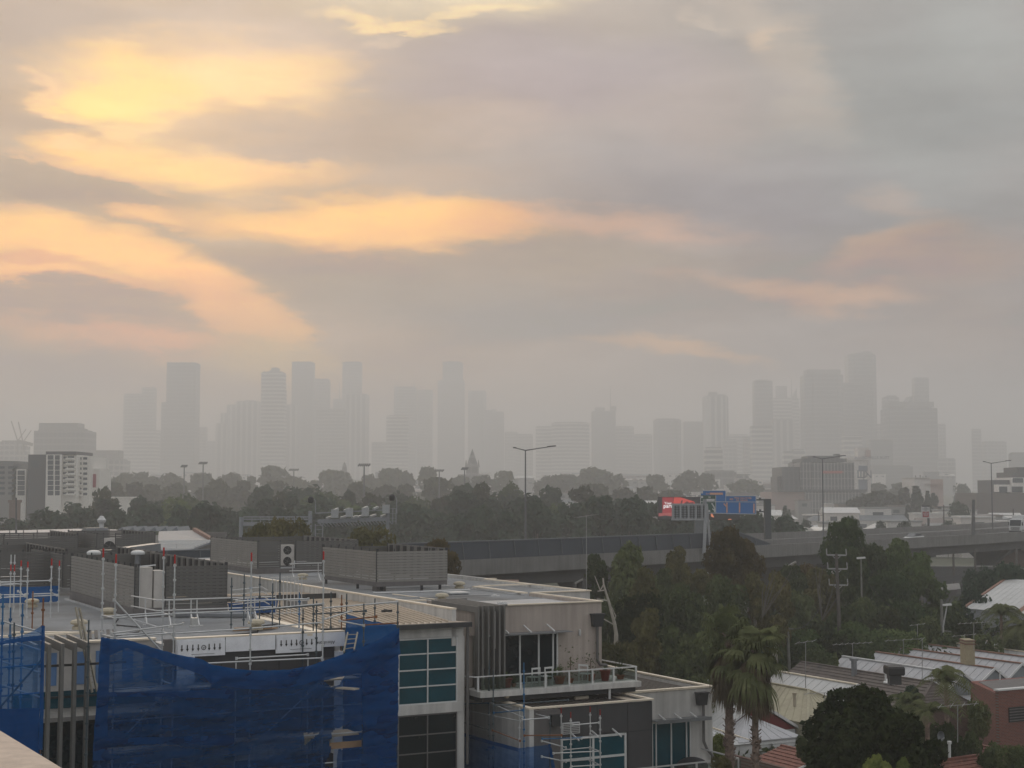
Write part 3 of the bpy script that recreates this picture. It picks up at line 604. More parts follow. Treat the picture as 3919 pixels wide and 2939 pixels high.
def mushroom(s, n, z, label, k=1.0, m=CREAMP):
    t = Thing('roof_vent', label, 'roof vent', (s, n, z), A_, 'mushroom vents on the flat roofs')
    t.part('collar', MB().lathe((s, n, z + .001), [(.28 * k, 0), (.28 * k, .12 * k), (.2 * k, .16 * k), (.2 * k, .22 * k)], 14), m, smooth=False)
    t.part('hood', MB().lathe((s, n, z + .2 * k), [(.2 * k, 0), (.34 * k, .03 * k), (.36 * k, .10 * k), (.3 * k, .18 * k), (.12 * k, .22 * k)], 14), m)
for p, lab in ((c5(205, 225), 'cream mushroom vent nearest the steel fins'), (c5(355, 118), 'cream mushroom vent right of the raised louvre box'), (c2(795, 705), 'cream mushroom vent beside the folding guardrail feet'),
               (c1(300, 918), 'cream mushroom vent at the left end of the scaffolded roof'), (c1(1020, 1010), 'cream mushroom vent behind the double standards at the louvre kerb'), (c1(742, 1128), 'cream mushroom vent behind the leaning ladder'), (c2(400, 1125), 'cream vent lying above the arrow banners')):
    s, n, z = snZ(*p, 12.66); mushroom(s, n, 12.66, lab, .95)
# ---- terrace furniture and plants
def chair(s, n, z, rot, label):
    t = Thing('garden_chair', label, 'chair', (0, 0, 0), 0, 'white garden chairs on the terrace')
    t.o.location = toworld(s, n, z); t.o.rotation_euler = (0, 0, A_ + rot)
    w, sh, bh = .24, .45, .88
    t.part('seat', MB().box(-w, w, -w, w, sh - .03, sh), WHITEP)
    bk = MB()
    for x in (-w, w - .05): bk.box(x, x + .05, w - .04, w, sh, bh)
    bk.box(-w + .05, w - .05, w - .035, w - .005, bh - .08, bh).box(-w + .05, w - .05, w - .035, w - .005, sh + .16, sh + .22)
    t.part('backrest', bk, WHITEP)
    for x in (-w, w - .04):
        for y in (-w, w - .04): t.part('leg', MB().box(x, x + .04, y, y + .04, 0, sh - .031), WHITEP)
for x, rt, lab in ((985, .1, 'white open-backed chair on the terrace, leftmost of the three'), (1092, .15, 'white open-backed chair on the terrace beside the rail post at centre'), (1430, -.9, 'white chair turned sideways near the terracotta pots, rightmost of the three')):
    s = atN(*c5(x, 940), 60.3)[0]; chair(s, 60.25, Z0 + .003, math.pi + rt, lab)
LEAFY = {}
def leafmat(name, c1_, c2_, rough=.7, trans=.25, scale=.8, rv=(1.35, .7)):
    if name in MATS: return MATS[name]
    m = bpy.data.materials.new(name); m.use_nodes = True; t = m.node_tree; t.nodes.clear()
    o = t.nodes.new('ShaderNodeOutputMaterial'); d = t.nodes.new('ShaderNodeBsdfDiffuse'); tr = t.nodes.new('ShaderNodeBsdfTranslucent'); mx = t.nodes.new('ShaderNodeMixShader')
    tcn = t.nodes.new('ShaderNodeTexCoord'); nz = t.nodes.new('ShaderNodeTexNoise'); nz.inputs['Scale'].default_value = scale; nz.inputs['Detail'].default_value = 5; nz.inputs['Roughness'].default_value = .7
    t.links.new(tcn.outputs['Object'], nz.inputs['Vector'])
    r = t.nodes.new('ShaderNodeMapRange'); r.inputs[1].default_value = .3; r.inputs[2].default_value = .7; t.links.new(nz.outputs[0], r.inputs[0])
    cm = t.nodes.new('ShaderNodeMix'); cm.data_type = 'RGBA'; t.links.new(r.outputs[0], cm.inputs[0]); cm.inputs[6].default_value = (*c1_, 1); cm.inputs[7].default_value = (*c2_, 1)
    oi = t.nodes.new('ShaderNodeObjectInfo'); h = t.nodes.new('ShaderNodeHueSaturation')
    a = t.nodes.new('ShaderNodeMapRange'); a.inputs[3].default_value = .482; a.inputs[4].default_value = .512; t.links.new(oi.outputs['Random'], a.inputs[0]); t.links.new(a.outputs[0], h.inputs['Hue'])
    b = t.nodes.new('ShaderNodeMapRange'); b.inputs[3].default_value = rv[0]; b.inputs[4].default_value = rv[1]; t.links.new(oi.outputs['Random'], b.inputs[0]); t.links.new(b.outputs[0], h.inputs['Value'])
    t.links.new(cm.outputs[2], h.inputs['Color']); t.links.new(h.outputs[0], d.inputs[0]); t.links.new(h.outputs[0], tr.inputs[0])
    mx.inputs[0].default_value = trans; t.links.new(d.outputs[0], mx.inputs[1]); t.links.new(tr.outputs[0], mx.inputs[2]); t.links.new(mx.outputs[0], o.inputs[0])
    MATS[name] = m; return m
LF_POT = leafmat('pot_leaf', (.03, .06, .02), (.10, .13, .05))
TERRA = mat('terracotta', (.27, .09, .045), .8); REDPOT = mat('red_glaze', (.22, .015, .012), .4)
def potplant(s, n, z, label, pot=TERRA, ph=.35, pr=.2, h=.5, kind='spiky', group='potted plants along the terrace', seed=1):
    rnd = random.Random(seed); t = Thing('potted_plant', label, 'potted plant', (s, n, z), A_, group)
    t.part('pot', MB().lathe((s, n, z + .001), [(pr * .7, 0), (pr, ph * .85), (pr * 1.1, ph * .86), (pr * 1.1, ph), (pr * .5, ph)], 14), pot)
    L = MB()
    for i in range({'spiky': 46, 'bushy': 110, 'tall': 60}[kind]):
        a = rnd.uniform(0, 6.28); e = rnd.uniform(.2, 1.4); ln = h * rnd.uniform(.6, 1.1); d = Vector((math.cos(a) * math.cos(e), math.sin(a) * math.cos(e), math.sin(e)))
        if kind == 'spiky': p0 = Vector((s, n, z + ph)); p1 = p0 + d * ln; wv = d.cross(Vector((0, 0, 1))).normalized() * .022; mid = (p0 + p1) / 2 + Vector((0, 0, .06 * ln)); L.add([p0 - wv, p0 + wv, mid + wv, mid - wv, p1], [(0, 1, 2, 3), (3, 2, 4)])
        else:
            rr_ = h * (.35 if kind == 'tall' else .5); c = Vector((s + rnd.gauss(0, rr_ * .5), n + rnd.gauss(0, rr_ * .5), z + ph + abs(rnd.gauss(.5, .3)) * h * (1.3 if kind == 'tall' else .8))); q = .06
            u_ = Vector((rnd.gauss(0, 1), rnd.gauss(0, 1), rnd.gauss(0, 1))).normalized() * q; w_ = u_.orthogonal().normalized() * q * .6
            L.add([c - u_, c + w_, c + u_, c - w_], [(0, 1, 2, 3)])
    t.part('foliage', L, LF_POT)
    if kind != 'spiky': t.part('stem', MB().tube((s, n, z + ph), (s, n, z + ph + h * .8), .02, 6), mat('twig', (.12, .08, .05), .9))
for i, (x, lab, pot, ph, pr, h, kd) in enumerate((
    (772, 'spiky dry succulent in a dark red pot at the left end of the terrace rail', REDPOT, .42, .26, .4, 'spiky'), (845, 'pale agave on a low stand left of the white chairs', TERRA, .15, .12, .55, 'spiky'),
    (1172, 'small plant in a white pot between the white chairs and the terracotta bowl', WHITEP, .22, .14, .45, 'bushy'), (1228, 'brown bushy plant in a terracotta bowl on the terrace', TERRA, .35, .26, .55, 'bushy'),
    (1335, 'tall thin flowering stalk behind the terrace rail', TERRA, .2, .15, 1.25, 'tall'), (1520, 'leafy green shrub in a terracotta pot right of the sideways chair', TERRA, .3, .22, .9, 'tall'),
    (1622, 'dark red cube pot with low leaves near the right end of the terrace', REDPOT, .5, .24, .15, 'bushy'), (1765, 'large dark spiky yucca in the right corner of the terrace', TERRA, .2, .2, .95, 'spiky'))):
    s = atN(*c5(x, 930), 60.4)[0]; potplant(s, 60.55 + (i % 3) * .12, Z0 + .003, lab, pot, ph, pr, h, kd, seed=i + 3)
bam = MB()
for i in range(26): bam.tube((30.0 - i * .03, 61.6 + i * .06, Z0 - 1.0), (30.0 - i * .03, 61.6 + i * .06, 10.75), .03, 5)
solo('reed_screen', bam, mat('reed', (.10, .075, .055), .9, noise=.3), 'brown reed privacy screen against the beige side wall behind the scaffold', 'screen', rot=A_)
# ---- mid block with the big gridded window
M_ = Thing('stair_building', 'white building with a gridded teal window wall and cream ribbed roof', 'building', (26, 60, 0), A_)
mw = MB().box(21.2, 29.55, 60.2, 60.4, 11.62, 12.2).box(21.2, 29.5, 60.16, 60.4, 8.30, 8.72).box(29.25, 29.6, 60.2, 60.4, 0, 11.62).box(21.2, 29.5, 60.2, 60.4, 4.3, 4.9).box(21.2, 29.55, 60.4, 62, 0, 4)
mw.box(29.35, 29.6, 60.4, 66, 4, 12.2).box(21.2, 23.4, 60.2, 60.4, 8.72, 11.62).box(21.2, 23.4, 60.2, 60.4, 4.9, 8.3)
M_.part('wall', mw, WHITEWALL)
window(M_, 23.4, 29.25, 8.72, 11.6, 60.25, [23.4, 25.0, 26.4, 27.8, 29.25], [8.72, 9.5, 10.22, 10.92, 11.6], .055, GLASS, WHITEP)
window(M_, 23.4, 29.25, 4.9, 8.28, 60.25, [23.4, 25.0, 26.4, 27.8, 29.25], [4.9, 5.8, 6.6, 7.4, 8.28], .05, GLASSD, GREYREND)
M_.part('floor_inside', MB().box(23.4, 29.2, 60.6, 64, 8.2, 8.4), CONC)
M_.part('roof', MB().add([(21.2, 59.9, 12.28), (29.6, 59.9, 12.28), (29.0, 60.3, 12.3), (29.0, 66.5, 12.62), (21.2, 66.5, 12.62), (21.2, 59.9, 12.2), (29.6, 59.9, 12.2), (29.0, 66.5, 12.5), (21.2, 66.5, 12.5)], [(0, 1, 2, 3, 4), (8, 7, 6, 5), (0, 5, 6, 1), (4, 3, 7, 8), (0, 4, 8, 5)]), ROOFC)
rr = MB(); ribs(rr, 21.3, 28.9, 59.95, 66.4, 12.285, 12.615, .3, .07, 'n', .05); M_.part('roof_ribs', rr, ROOFC)
M_.part('gutter', MB().box(21.2, 29.75, 59.72, 59.9, 12.05, 12.26), DARKM)
M_.part('downpipe', MB().tube((29.68, 60.05, 12.05), (29.68, 60.05, 6), .07, 10), mat('grey_downpipe', (.12, .115, .11), .5))
M_.part('back_roof', MB().box(21.0, 28.95, 66.5, 80, 12.3, 12.45), ROOFC)
rr = MB(); ribs(rr, 21.2, 28.9, 66.7, 80, 12.45, 12.45, .8, .05, 'e', .06); M_.part('back_roof_ribs', rr, ROOFC)
M_.part('back_roof_upstand', MB().box(21.0, 28.9, 66.5, 66.6, 12.45, 12.62).box(21.0, 28.9, 74.2, 74.3, 12.45, 12.72), DARKM)
# ---- block A under the scaffold
AB = Thing('scaffolded_building', 'flat-roofed building under renovation with dark wall panels and a white wrapped top edge', 'building', (14, 54, 0), A_)
BLUEST = mat('blue_wall_panel', (.11, .22, .42), .7); PALEW = mat('pale_wall_board', (.48, .455, .42), .85, noise=.08)
AB.part('front_wall', MB().box(14.6, 20.7, 53.3, 53.5, 9.0, 12.2).box(14.6, 20.7, 53.3, 53.5, 0, 8.2), CHAR)
AB.part('panel_joint', MB().box(16.3, 16.33, 53.29, 53.3, 9, 11.8).box(18.5, 18.53, 53.29, 53.3, 9, 11.8), BLACKP)
AB.part('white_corner_column', MB().box(20.7, 21.05, 53.25, 53.6, 0, 12.0), mat('white_wrap', (.78, .79, .81), .5, noise=.1, nscale=2))
AB.part('grey_reveal', MB().box(20.1, 20.7, 53.28, 53.3, 10.9, 11.8).box(14.2, 14.6, 53.3, 53.5, 0, 12.75), GREYREND)
AB.part('side_wall', MB().box(20.85, 21.05, 53.6, 66, 0, 12.5), WHITEWALL)
WRAP = MATS['white_wrap']
AB.part('wrapped_fascia', MB().box(14.6, 21.05, 53.1, 53.3, 12.22, 12.75), WRAP)
AB.part('fascia_seam', MB().box(16.38, 16.4, 53.09, 53.1, 12.22, 12.75).box(18.3, 18.32, 53.09, 53.1, 12.22, 12.75), BLACKP)
AB.part('cream_board', MB().box(19.55, 19.75, 53.085, 53.098, 12.23, 12.74).box(14.6, 21.05, 53.1, 53.45, 12.752, 12.80), TRIM)
AB.part('torn_wrap', MB().box(14.6, 15.25, 53.05, 53.08, 11.2, 12.22).add([(14.6, 53.04, 11.2), (15.3, 53.04, 11.4), (15.1, 53.02, 10.95), (14.7, 53.03, 10.8)], [(0, 1, 2, 3)]).box(18.3, 20.1, 53.05, 53.08, 12.08, 12.22), WRAP)
lw = MB().box(5.0, 14.2, 54.5, 54.7, 0, 12.65); AB.part('left_wall', lw, PALEW)
for s in (10.3, 11.3, 12.05, 13.0, 13.75): AB.part('blue_panel', MB().box(s, s + .38, 54.46, 54.5, 11.2, 12.35), BLUEST)
AB.part('teal_band', MB().box(9.2, 14.2, 54.44, 54.5, 10.4, 11.0), GLASS)
AB.part('balcony_deck', MB().box(8.8, 14.2, 52.9, 54.4, 10.15, 10.3), CONC)
AB.part('dark_opening', MB().box(9.2, 14.2, 54.42, 54.5, 5.5, 10.1), mat('deep_teal_glass', (.008, .02, .022), .2, spec=.6))
g_ = MB()
for i in range(9): g_.box(9.4, 14.0, 52.95, 52.98, 6.6 + i * .22, 6.66 + i * .22)
for i in range(12): g_.box(9.4 + i * .4, 9.44 + i * .4, 52.9, 52.94, 6.5, 8.6)
AB.part('lattice_railing', g_, mat('grey_lattice', (.16, .155, .15), .6))
AB.part('roof', MB().box(0, 20.85, 54.7, 100, 12.3, 12.55).box(14.2, 20.85, 53.5, 54.7, 12.3, 12.552), ROOFM)
rr = MB(); ribs(rr, .5, 20.8, 54.8, 100, 12.55, 12.55, .45, .03, 'e', .05)
rr.box(15.6, 15.72, 60, 78, 12.56, 12.64)
AB.part('roof_ribs', rr, ROOFM)
cap = MB().box(0, 14.2, 54.4, 54.72, 12.652, 12.72).box(20.7, 21.1, 53.5, 66, 12.5, 12.6).box(9.0, 9.2, 55, 66, 12.58, 12.7).box(9.0, 13, 58.6, 58.75, 12.58, 12.66)
AB.part('parapet_cap', cap, TRIM)
for i in range(5):
    s = 9.35 + i * .42
    AB.part('fin', MB().box(s - .05, s + .05, 51.0, 51.35, 4.0, 13.0).box(s - .05, s + .05, 51.35, 54.4, 12.72, 13.0), FIN)
AB.part('fin_tie', MB().box(8.9, 12.4, 51.4, 51.45, 12.2, 12.28).box(8.9, 12.4, 51.4, 51.45, 11.15, 11.22), DARKM)
sl = MB()
for i in range(6): sl.beam((11.7 + i * .22, 54.9, 12.75), (11.9 + i * .22, 55.9, 12.95), .12, .03)
AB.part('louvre_blades', sl, DARKM)
# lettering helper
_fonts = {}
def text_part(parent_thing, name, txt, size, pos, rot, m, depth=.004, spin=0.0, align='LEFT', parent=None, bold=False):
    """lettering on a vertical face: pos in the thing's frame coordinates, reading along +s and facing -n"""
    cu = bpy.data.curves.new(name, 'FONT'); cu.body = txt; cu.size = size; cu.extrude = depth; cu.align_x = align; cu.space_line = .9
    if bold: cu.offset = size * .018
    ob = bpy.data.objects.new(name + '_src', cu); COL.objects.link(ob)
    dg = bpy.context.evaluated_depsgraph_get(); me = bpy.data.meshes.new_from_object(ob.evaluated_get(dg)); bpy.data.objects.remove(ob); bpy.data.curves.remove(cu)
    M1 = Matrix.Rotation(spin, 4, 'Y') @ Matrix.Rotation(R(90), 4, 'X')
    me.transform(Matrix.Translation(Vector(pos) - parent_thing.base) @ M1)
    me.materials.clear(); me.materials.append(m)
    o = bpy.data.objects.new(name, me); COL.objects.link(o); o.parent = parent or parent_thing.o
    return o
INK = mat('black_ink', (.02, .02, .02), .7)
def arrows(s0, zc):
    mb = MB()
    for i in range(8):
        s = s0 + .1 + i * .2
        if i == 4: continue
        mb.box(s - .018, s + .018, 53.03, 53.04, zc - .02, zc + .12).add([(s - .05, 53.028, zc - .02), (s + .05, 53.028, zc - .02), (s, 53.028, zc - .12)], [(0, 2, 1)])
    s = s0 + .9; ring = []
    for i in range(16):
        a = 2 * math.pi * i / 16; b = 2 * math.pi * (i + 1) / 16
        mb.add([(s + .09 * math.cos(a), 53.03, zc + .09 * math.sin(a)), (s + .09 * math.cos(b), 53.03, zc + .09 * math.sin(b)), (s + .065 * math.cos(b), 53.03, zc + .065 * math.sin(b)), (s + .065 * math.cos(a), 53.03, zc + .065 * math.sin(a))], [(0, 1, 2, 3)])
    mb.add([(s - .04, 53.03, zc + .04), (s, 53.03, zc - .05), (s + .05, 53.03, zc + .05), (s, 53.03, zc - .01)], [(0, 1, 2, 3)])
    mb.box(s0 + .45, s0 + 1.3, 53.03, 53.04, zc - .235, zc - .225)
    return mb
for s0 in (16.42 - 1.75, 18.4):
    bn = AB.part('arrow_banner', MB().box(s0 - .05, s0 + 1.7, 53.045, 53.06, 12.12, 12.66), WRAP); AB.part('arrow_print', arrows(s0, 12.43), INK, parent=bn)
text_part(AB, 'wrap_lettering', 'Alucobond', .17, (20.62, 53.03, 12.44), 0, INK, .003, math.pi)
text_part(AB, 'wrap_lettering', 'Nova', .16, (15.0, 53.02, 12.05 - .25), 0, INK, .003, math.pi)
# ------------------------------------------------------------------ louvred plant enclosures on the roofs
def louvre_box(label, s0, s1, n0, n1, z0, z1, gap=None, legs=None, kerb=None, slat=None, dark=None, pitch=.15):
    slat = slat or LOUV; dark = dark or LOUVD
    t = Thing('louvre_enclosure', label, 'plant screen', (s0, n0, kerb if kerb is not None else z0), A_, 'louvred plant enclosures on the roofs')
    def face(a, b, m):
        mb = MB(); ax = 's' if abs(a[0] - b[0]) > abs(a[1] - b[1]) else 'n'; k = int((z1 - z0) / pitch)
        for i in range(k):
            z = z0 + i * pitch
            if ax == 's': mb.box(a[0], b[0], a[1] - .02, a[1] + .02, z, z + pitch * .86)
            else: mb.box(a[0] - .02, a[0] + .02, a[1], b[1], z, z + pitch * .86)
        t.part('louvre_panel', mb, m)
        ln = abs(b[0] - a[0]) if ax == 's' else abs(b[1] - a[1]); q = max(1, round(ln / 1.15))
        for i in range(q + 1):
            f = i / q
            if ax == 's': x = a[0] + (b[0] - a[0]) * f; t.part('louvre_post', MB().box(x - .03, x + .03, a[1] + .025, a[1] + .09, z0, z1 + .02), DARKM)
            else: y = a[1] + (b[1] - a[1]) * f; t.part('louvre_post', MB().box(a[0] + .025 * sgn, a[0] + .09 * sgn, y - .03, y + .03, z0, z1 + .02), DARKM)
    sgn = 1
    if gap:
        if gap[0] > s0 + .1: face((s0, n0), (gap[0], n0), dark)
        face((gap[1], n0), (s1, n0), dark)
    else: face((s0, n0), (s1, n0), slat)
    face((s0, n0 + .05), (s0, n1), slat)
    sgn = -1; face((s1, n0 + .05), (s1, n1), dark); sgn = 1
    face((s0, n1), (s1, n1), dark)
    # inner baffle plates: pale and black squares seen over the front edge
    kk = int((n1 - n0) / 1.0)
    for i in range(kk): t.part('baffle', MB().box(s1 - .14, s1 - .10, n0 + .35 + i * 1.0, n0 + .75 + i * 1.0, z0, z1 - .06), BLACKP)
    t.part('baffle_sheet', MB().box(s1 - .09, s1 - .05, n0 + .1, n1 - .1, z0, z1 + .0), FIN)
    if kerb is not None: t.part('kerb', MB().box(s0 - .04, s1 + .04, n0 - .06, n0 + .1, kerb, z0 - .01).box(s0 - .06, s0 + .1, n0 + .1, n1, kerb, z0 - .01), GREYREND)
    if legs is not None:
        t.part('base_beam', MB().box(s0, s1, n0, n0 + .12, z0 - .25, z0 - .01).box(s0, s0 + .12, n0 + .12, n1, z0 - .25, z0 - .01), GREYREND)
        for (a, b) in ((s0 + .4, n0 + .3), (s0 + .1, n0 + 3), (s1 - 1.5, n0 + .1), (s1 - .3, n0 + .3), (s0 + .1, n1 - .3)):
            t.part('leg', MB().box(a - .06, a + .06, b - .06, b + .06, legs, z0 - .251), DARKM)
        t.part('pedestal', MB().box(s0 + .15, s0 + .7, n0 + .4, n0 + 1.0, legs, z0 - .252), GREYREND)
    return t
louvre_box('long pale louvre enclosure left of centre, nearest the scaffold, with white cabinets in its gap', 16.0, 20.1, 65.0, 78.4, 13.0, 14.9, gap=(16.15, 17.35), kerb=12.56)
louvre_box('raised louvre enclosure on short legs at the right end of the plant row', 31.4, 35.6, 74.6, 82.8, 13.2, 14.97, legs=12.66)
louvre_box('louvre enclosure with the white fan unit in its gap, behind the folding guardrail', 31.4, 38.5, 94.8, 105.5, 13.0, 14.85, gap=(32.95, 34.05), kerb=12.7)
louvre_box('dark louvre enclosure behind the blue band at the left edge', 12.5, 17.3, 86.0, 98.5, 12.8, 14.85, slat=LOUVD)
louvre_box('far dark louvre enclosure at the left edge in front of the pale warehouse roof', 18.6, 24.0, 115.5, 126, 13.0, 14.95, slat=LOUVD)
louvre_box('far dark louvre enclosure beside the grey duct with a round-holed fan unit', 25.0, 29.4, 113.5, 124, 13.0, 15.0, gap=(25.5, 26.4), slat=LOUVD)
louvre_box('low dark louvre enclosure between the duct and the pale kerbed one', 16.4, 21.5, 82.5, 92, 12.9, 14.75, slat=LOUVD)
far_roof = Thing('rear_apartment_roof', 'rear grey roof deck carrying the far louvre enclosures', 'building', (24, 115, 0), A_)
far_roof.part('roof', MB().box(0, 29, 100.1, 128, 12.3, 12.54).box(29.3, 41, 110.1, 128, 12.3, 12.6), ROOFM)
far_roof.part('wall', MB().box(0, 41, 128, 128.2, 0, 12.5).box(41, 41.2, 110.1, 128, 0, 12.6), WHITEWALL)
# white cabinets, fan units, ducts
cab = Thing('air_conditioner', 'pair of tall white plant cabinets in the gap of the long pale enclosure', 'air conditioner', (16.6, 66.2, 12.6), A_)
cab.part('cabinet', MB().box(16.25, 16.8, 65.2, 66.2, 12.9, 14.75), PALEW); cab.part('cabinet', MB().box(16.85, 17.3, 65.1, 66.0, 12.8, 14.6), PALEW)
cab.part('base_rail', MB().box(16.2, 17.3, 65.05, 66.2, 12.6, 12.78), BLACKP); cab.part('pipe', MB().path([(16.2, 65.1, 12.9), (16.2, 65.1, 14.8), (16.9, 65.1, 14.85)], .03, 6), WHITEP)
def fan_unit(s, n, z, label, fans=2, w=.95, h=1.45, hole=False):
    t = Thing('air_conditioner', label, 'air conditioner', (s, n, z), A_)
    t.part('casing', MB().box(s - w / 2, s + w / 2, n, n + .5, z + .08, z + h), PALEW); t.part('foot', MB().box(s - w / 2, s + w / 2, n + .05, n + .15, z, z + .079), DARKM)
    for i in range(fans):
        zc = z + h * (i + .5) / fans; r_ = min(w, h / fans) * .4
        ring = MB(); k = 20
        for j in range(k):
            a, b = 2 * math.pi * j / k, 2 * math.pi * (j + 1) / k
            ring.add([(s + r_ * math.cos(a), n - .012, zc + r_ * math.sin(a)), (s + r_ * math.cos(b), n - .012, zc + r_ * math.sin(b)), (s, n - .006, zc)], [(0, 1, 2)])
        g = t.part('fan_grille', ring, BLACKP)
        sp = MB()
        for j in range(5): a = j * 1.257; sp.beam((s, n - .03, zc), (s + r_ * math.cos(a), n - .03, zc + r_ * math.sin(a)), .02, .02)
        t.part('fan_spokes', sp, FIN, parent=g)
fan_unit(33.5, 95.0, 13.1, 'white twin-fan unit standing in the gap of a louvre enclosure', 2)
fan_unit(25.95, 113.6, 13.3, 'white fan unit with one large round opening above the grey duct', 1, 1.1, 1.3)
duct = Thing('air_duct', 'grey sheet metal duct bending down beside the far louvre enclosure', 'duct', (25, 100, 12.6), A_)
duct.part('duct_run', MB().beam((21.8, 98, 14.0), (26.0, 100, 14.35), .9, .55), ZINC)
duct.part('duct_drop', MB().beam((21.9, 98.0, 14.0), (20.5, 95.5, 12.9), .9, .6), ZINC)
duct.part('duct_box', MB().prism([(22.5, 93), (25, 93), (25, 94.5), (22.5, 94.5)], 13.2, 14.0), ZINC)
for (x, y, lab) in ((883, 405, 'white domed roof cowl left, above the long pale enclosure'), (1297, 405, 'white domed roof cowl right, on a grey pipe above the long pale enclosure')):
    u, v = c1(x, y); s, n, z = snZ(u, v, 14.9)
    t = Thing('roof_cowl', lab, 'roof cowl', (s, n, 12.6), A_, 'white domed roof cowls')
    t.part('pipe', MB().tube((s, n, 12.6), (s, n, 14.85), .16, 12), ZINC)
    t.part('dome', MB().lathe((s, n, 14.8), [(.34, 0), (.37, .07), (.35, .14), (.26, .2), (.12, .23), (.02, .235)], 18), WHITEP)
s, n, z = snZ(*c0(1455, 225), 15.2)
t = Thing('turbine_vent', 'white spherical turbine vent on a grey roof box against the trees', 'roof vent', (s, n, 14), A_)
t.part('box', MB().box(s - 1.5, s + .45, n, n + 1.2, 14.0, 15.0), ZINC)
t.part('neck', MB().lathe((s, n + .6, 15.0), [(.2, 0), (.2, .35), (.36, .5), (.4, .68), (.26, .82), (.17, .98), (.08, 1.02)], 14), ALU)
# ---- guard rails on the roof
def guardrail(label, pts, z0, z1, posts, foot=True):
    t = Thing('guardrail', label, 'guardrail', (pts[0][0], pts[0][1], z0), A_, 'free-standing aluminium guardrails on the roof')
    for z in (z1, (z0 + z1) / 2 + .1): t.part('rail', MB().path([(p[0], p[1], z) for p in pts], .028, 8), ALU)
    for (s, n) in posts:
        t.part('post', MB().tube((s, n, z0 + .01), (s, n, z1), .028, 8), ALU)
        if foot: t.part('foot', MB().beam((s, n, z0 + .5), (s - .15, n - .9, z0 + .05), .05, .05).box(s - .3, s, n - 1.0, n - .8, z0 + .002, z0 + .05), ALU)
guardrail('folding guardrail with angled feet between two louvre enclosures', [(30.4, 85.8), (34.6, 85.6)], 12.66, 13.75, [(30.6, 85.8), (32.2, 85.7), (33.9, 85.6)])
guardrail('long white guardrail in front of the pale kerbed enclosure', [(15.6, 64.0), (15.9, 60.9), (20.9, 60.7)], 12.56, 13.62, [(15.8, 62.4), (16.4, 60.9), (17.3, 60.85), (17.55, 60.85), (19.7, 60.75), (20.0, 60.75)])
guardrail('short white guardrail at the far right of the pale warehouse', [(29.5, 126), (36, 126)], 12.6, 13.7, [(30.5, 126), (32.5, 126), (34.5, 126)], False)
# stack of aluminium frames and the blue tubs
fr = MB()
for i in range(9): fr.beam((21.4 + i * .17, 62.6, 12.7), (21.4 + i * .17, 62.6, 14.35), .03, .03)
fr.beam((21.3, 62.6, 12.75), (22.9, 62.6, 12.75), .04, .04).beam((21.3, 62.6, 14.3), (22.9, 62.6, 14.3), .04, .04)
for i in range(4): fr.path([(19.6, 62.5 + i * .1, 13.2 + i * .2), (21.0, 62.5 + i * .1, 13.3 + i * .2), (21.25, 62.5 + i * .1, 13.15 + i * .2)], .025, 6)
solo('scaffold_frame_stack', fr, ALU, 'upright stack of white aluminium frames beside the blue tubs on the roof', 'frame stack', rot=A_)
def tub(s, n, z, w, d, h, label):
    t = Thing('storage_tub', label, 'tub', (s, n, z), A_, 'blue tubs on the roof')
    m = mat('blue_plastic', (.012, .07, .22), .5); t.part('tub_body', MB().add([(s - w * .44, n - d * .44, z), (s + w * .44, n - d * .44, z), (s + w * .44, n + d * .44, z), (s - w * .44, n + d * .44, z), (s - w / 2, n - d / 2, z + h), (s + w / 2, n - d / 2, z + h), (s + w / 2, n + d / 2, z + h), (s - w / 2, n + d / 2, z + h)], [(3, 2, 1, 0), (0, 1, 5, 4), (1, 2, 6, 5), (2, 3, 7, 6), (3, 0, 4, 7)]), m)
    t.part('rim', MB().box(s - w / 2 - .03, s + w / 2 + .03, n - d / 2 - .03, n - d / 2, z + h - .05, z + h).box(s - w / 2 - .03, s + w / 2 + .03, n + d / 2, n + d / 2 + .03, z + h - .05, z + h), m)
tub(20.35, 64.3, 12.62, .6, .6, .5, 'small blue tub left of the larger one beside the white frames'); tub(21.7, 65.0, 12.62, 1.35, .8, .6, 'large blue tub behind the white frames')
# ------------------------------------------------------------------ scaffolds
def standard(t, s, n, z0, z1, m, tip=None, tipm=None, cups=True, r=.026):
    mb = MB().tube((s, n, z0), (s, n, z1), r, 8)
    if cups:
        z = z1 - .4
        while z > max(z0 + .1, 4.5): mb.tube((s, n, z), (s, n, z + .07), .055, 8); z -= .5
    p = t.part('standard', mb, m)
    if tip: t.part('tip', MB().tube((s, n, z1 - tip), (s, n, z1 + .004), r + .004, 8), tipm or REDP, parent=p)
    return p
def ledger(t, a, b, m, name='ledger', r=.025):
    return t.part(name, MB().tube(a, b, r, 8).tube(Vector(a) + Vector((0, 0, -.05)), Vector(a) + Vector((0, 0, .05)), .045, 6).tube(Vector(b) + Vector((0, 0, -.05)), Vector(b) + Vector((0, 0, .05)), .045, 6), m)
MS = Thing('scaffold', 'long galvanised tube scaffold across the front of the dark-panelled building', 'scaffold', (16, 50.5, 0), A_)
nf, nb = 50.5, 51.75
fs = [atN(u, 2400, nf)[0] for u in (439, 665, 959, 1236)]
tops = [atN(439, 2121, nf)[2], atN(665, 2123, nf)[2], atN(967, 2115, nf)[2], atN(1236, 2110, nf)[2]]
bs_ = [atN(u, 2400, nb)[0] for u in (390, 622, 905, 1180)]
for i, s in enumerate(fs): standard(MS, s, nf, 0, tops[i], GALV, .3)
for i, s in enumerate(bs_[:2]): standard(MS, s, nb, 0, tops[0] + .15, GALV, .3)
for i, s in enumerate(bs_[2:]): standard(MS, s, nb, 0, 12.0 + .0 * i, GALV)
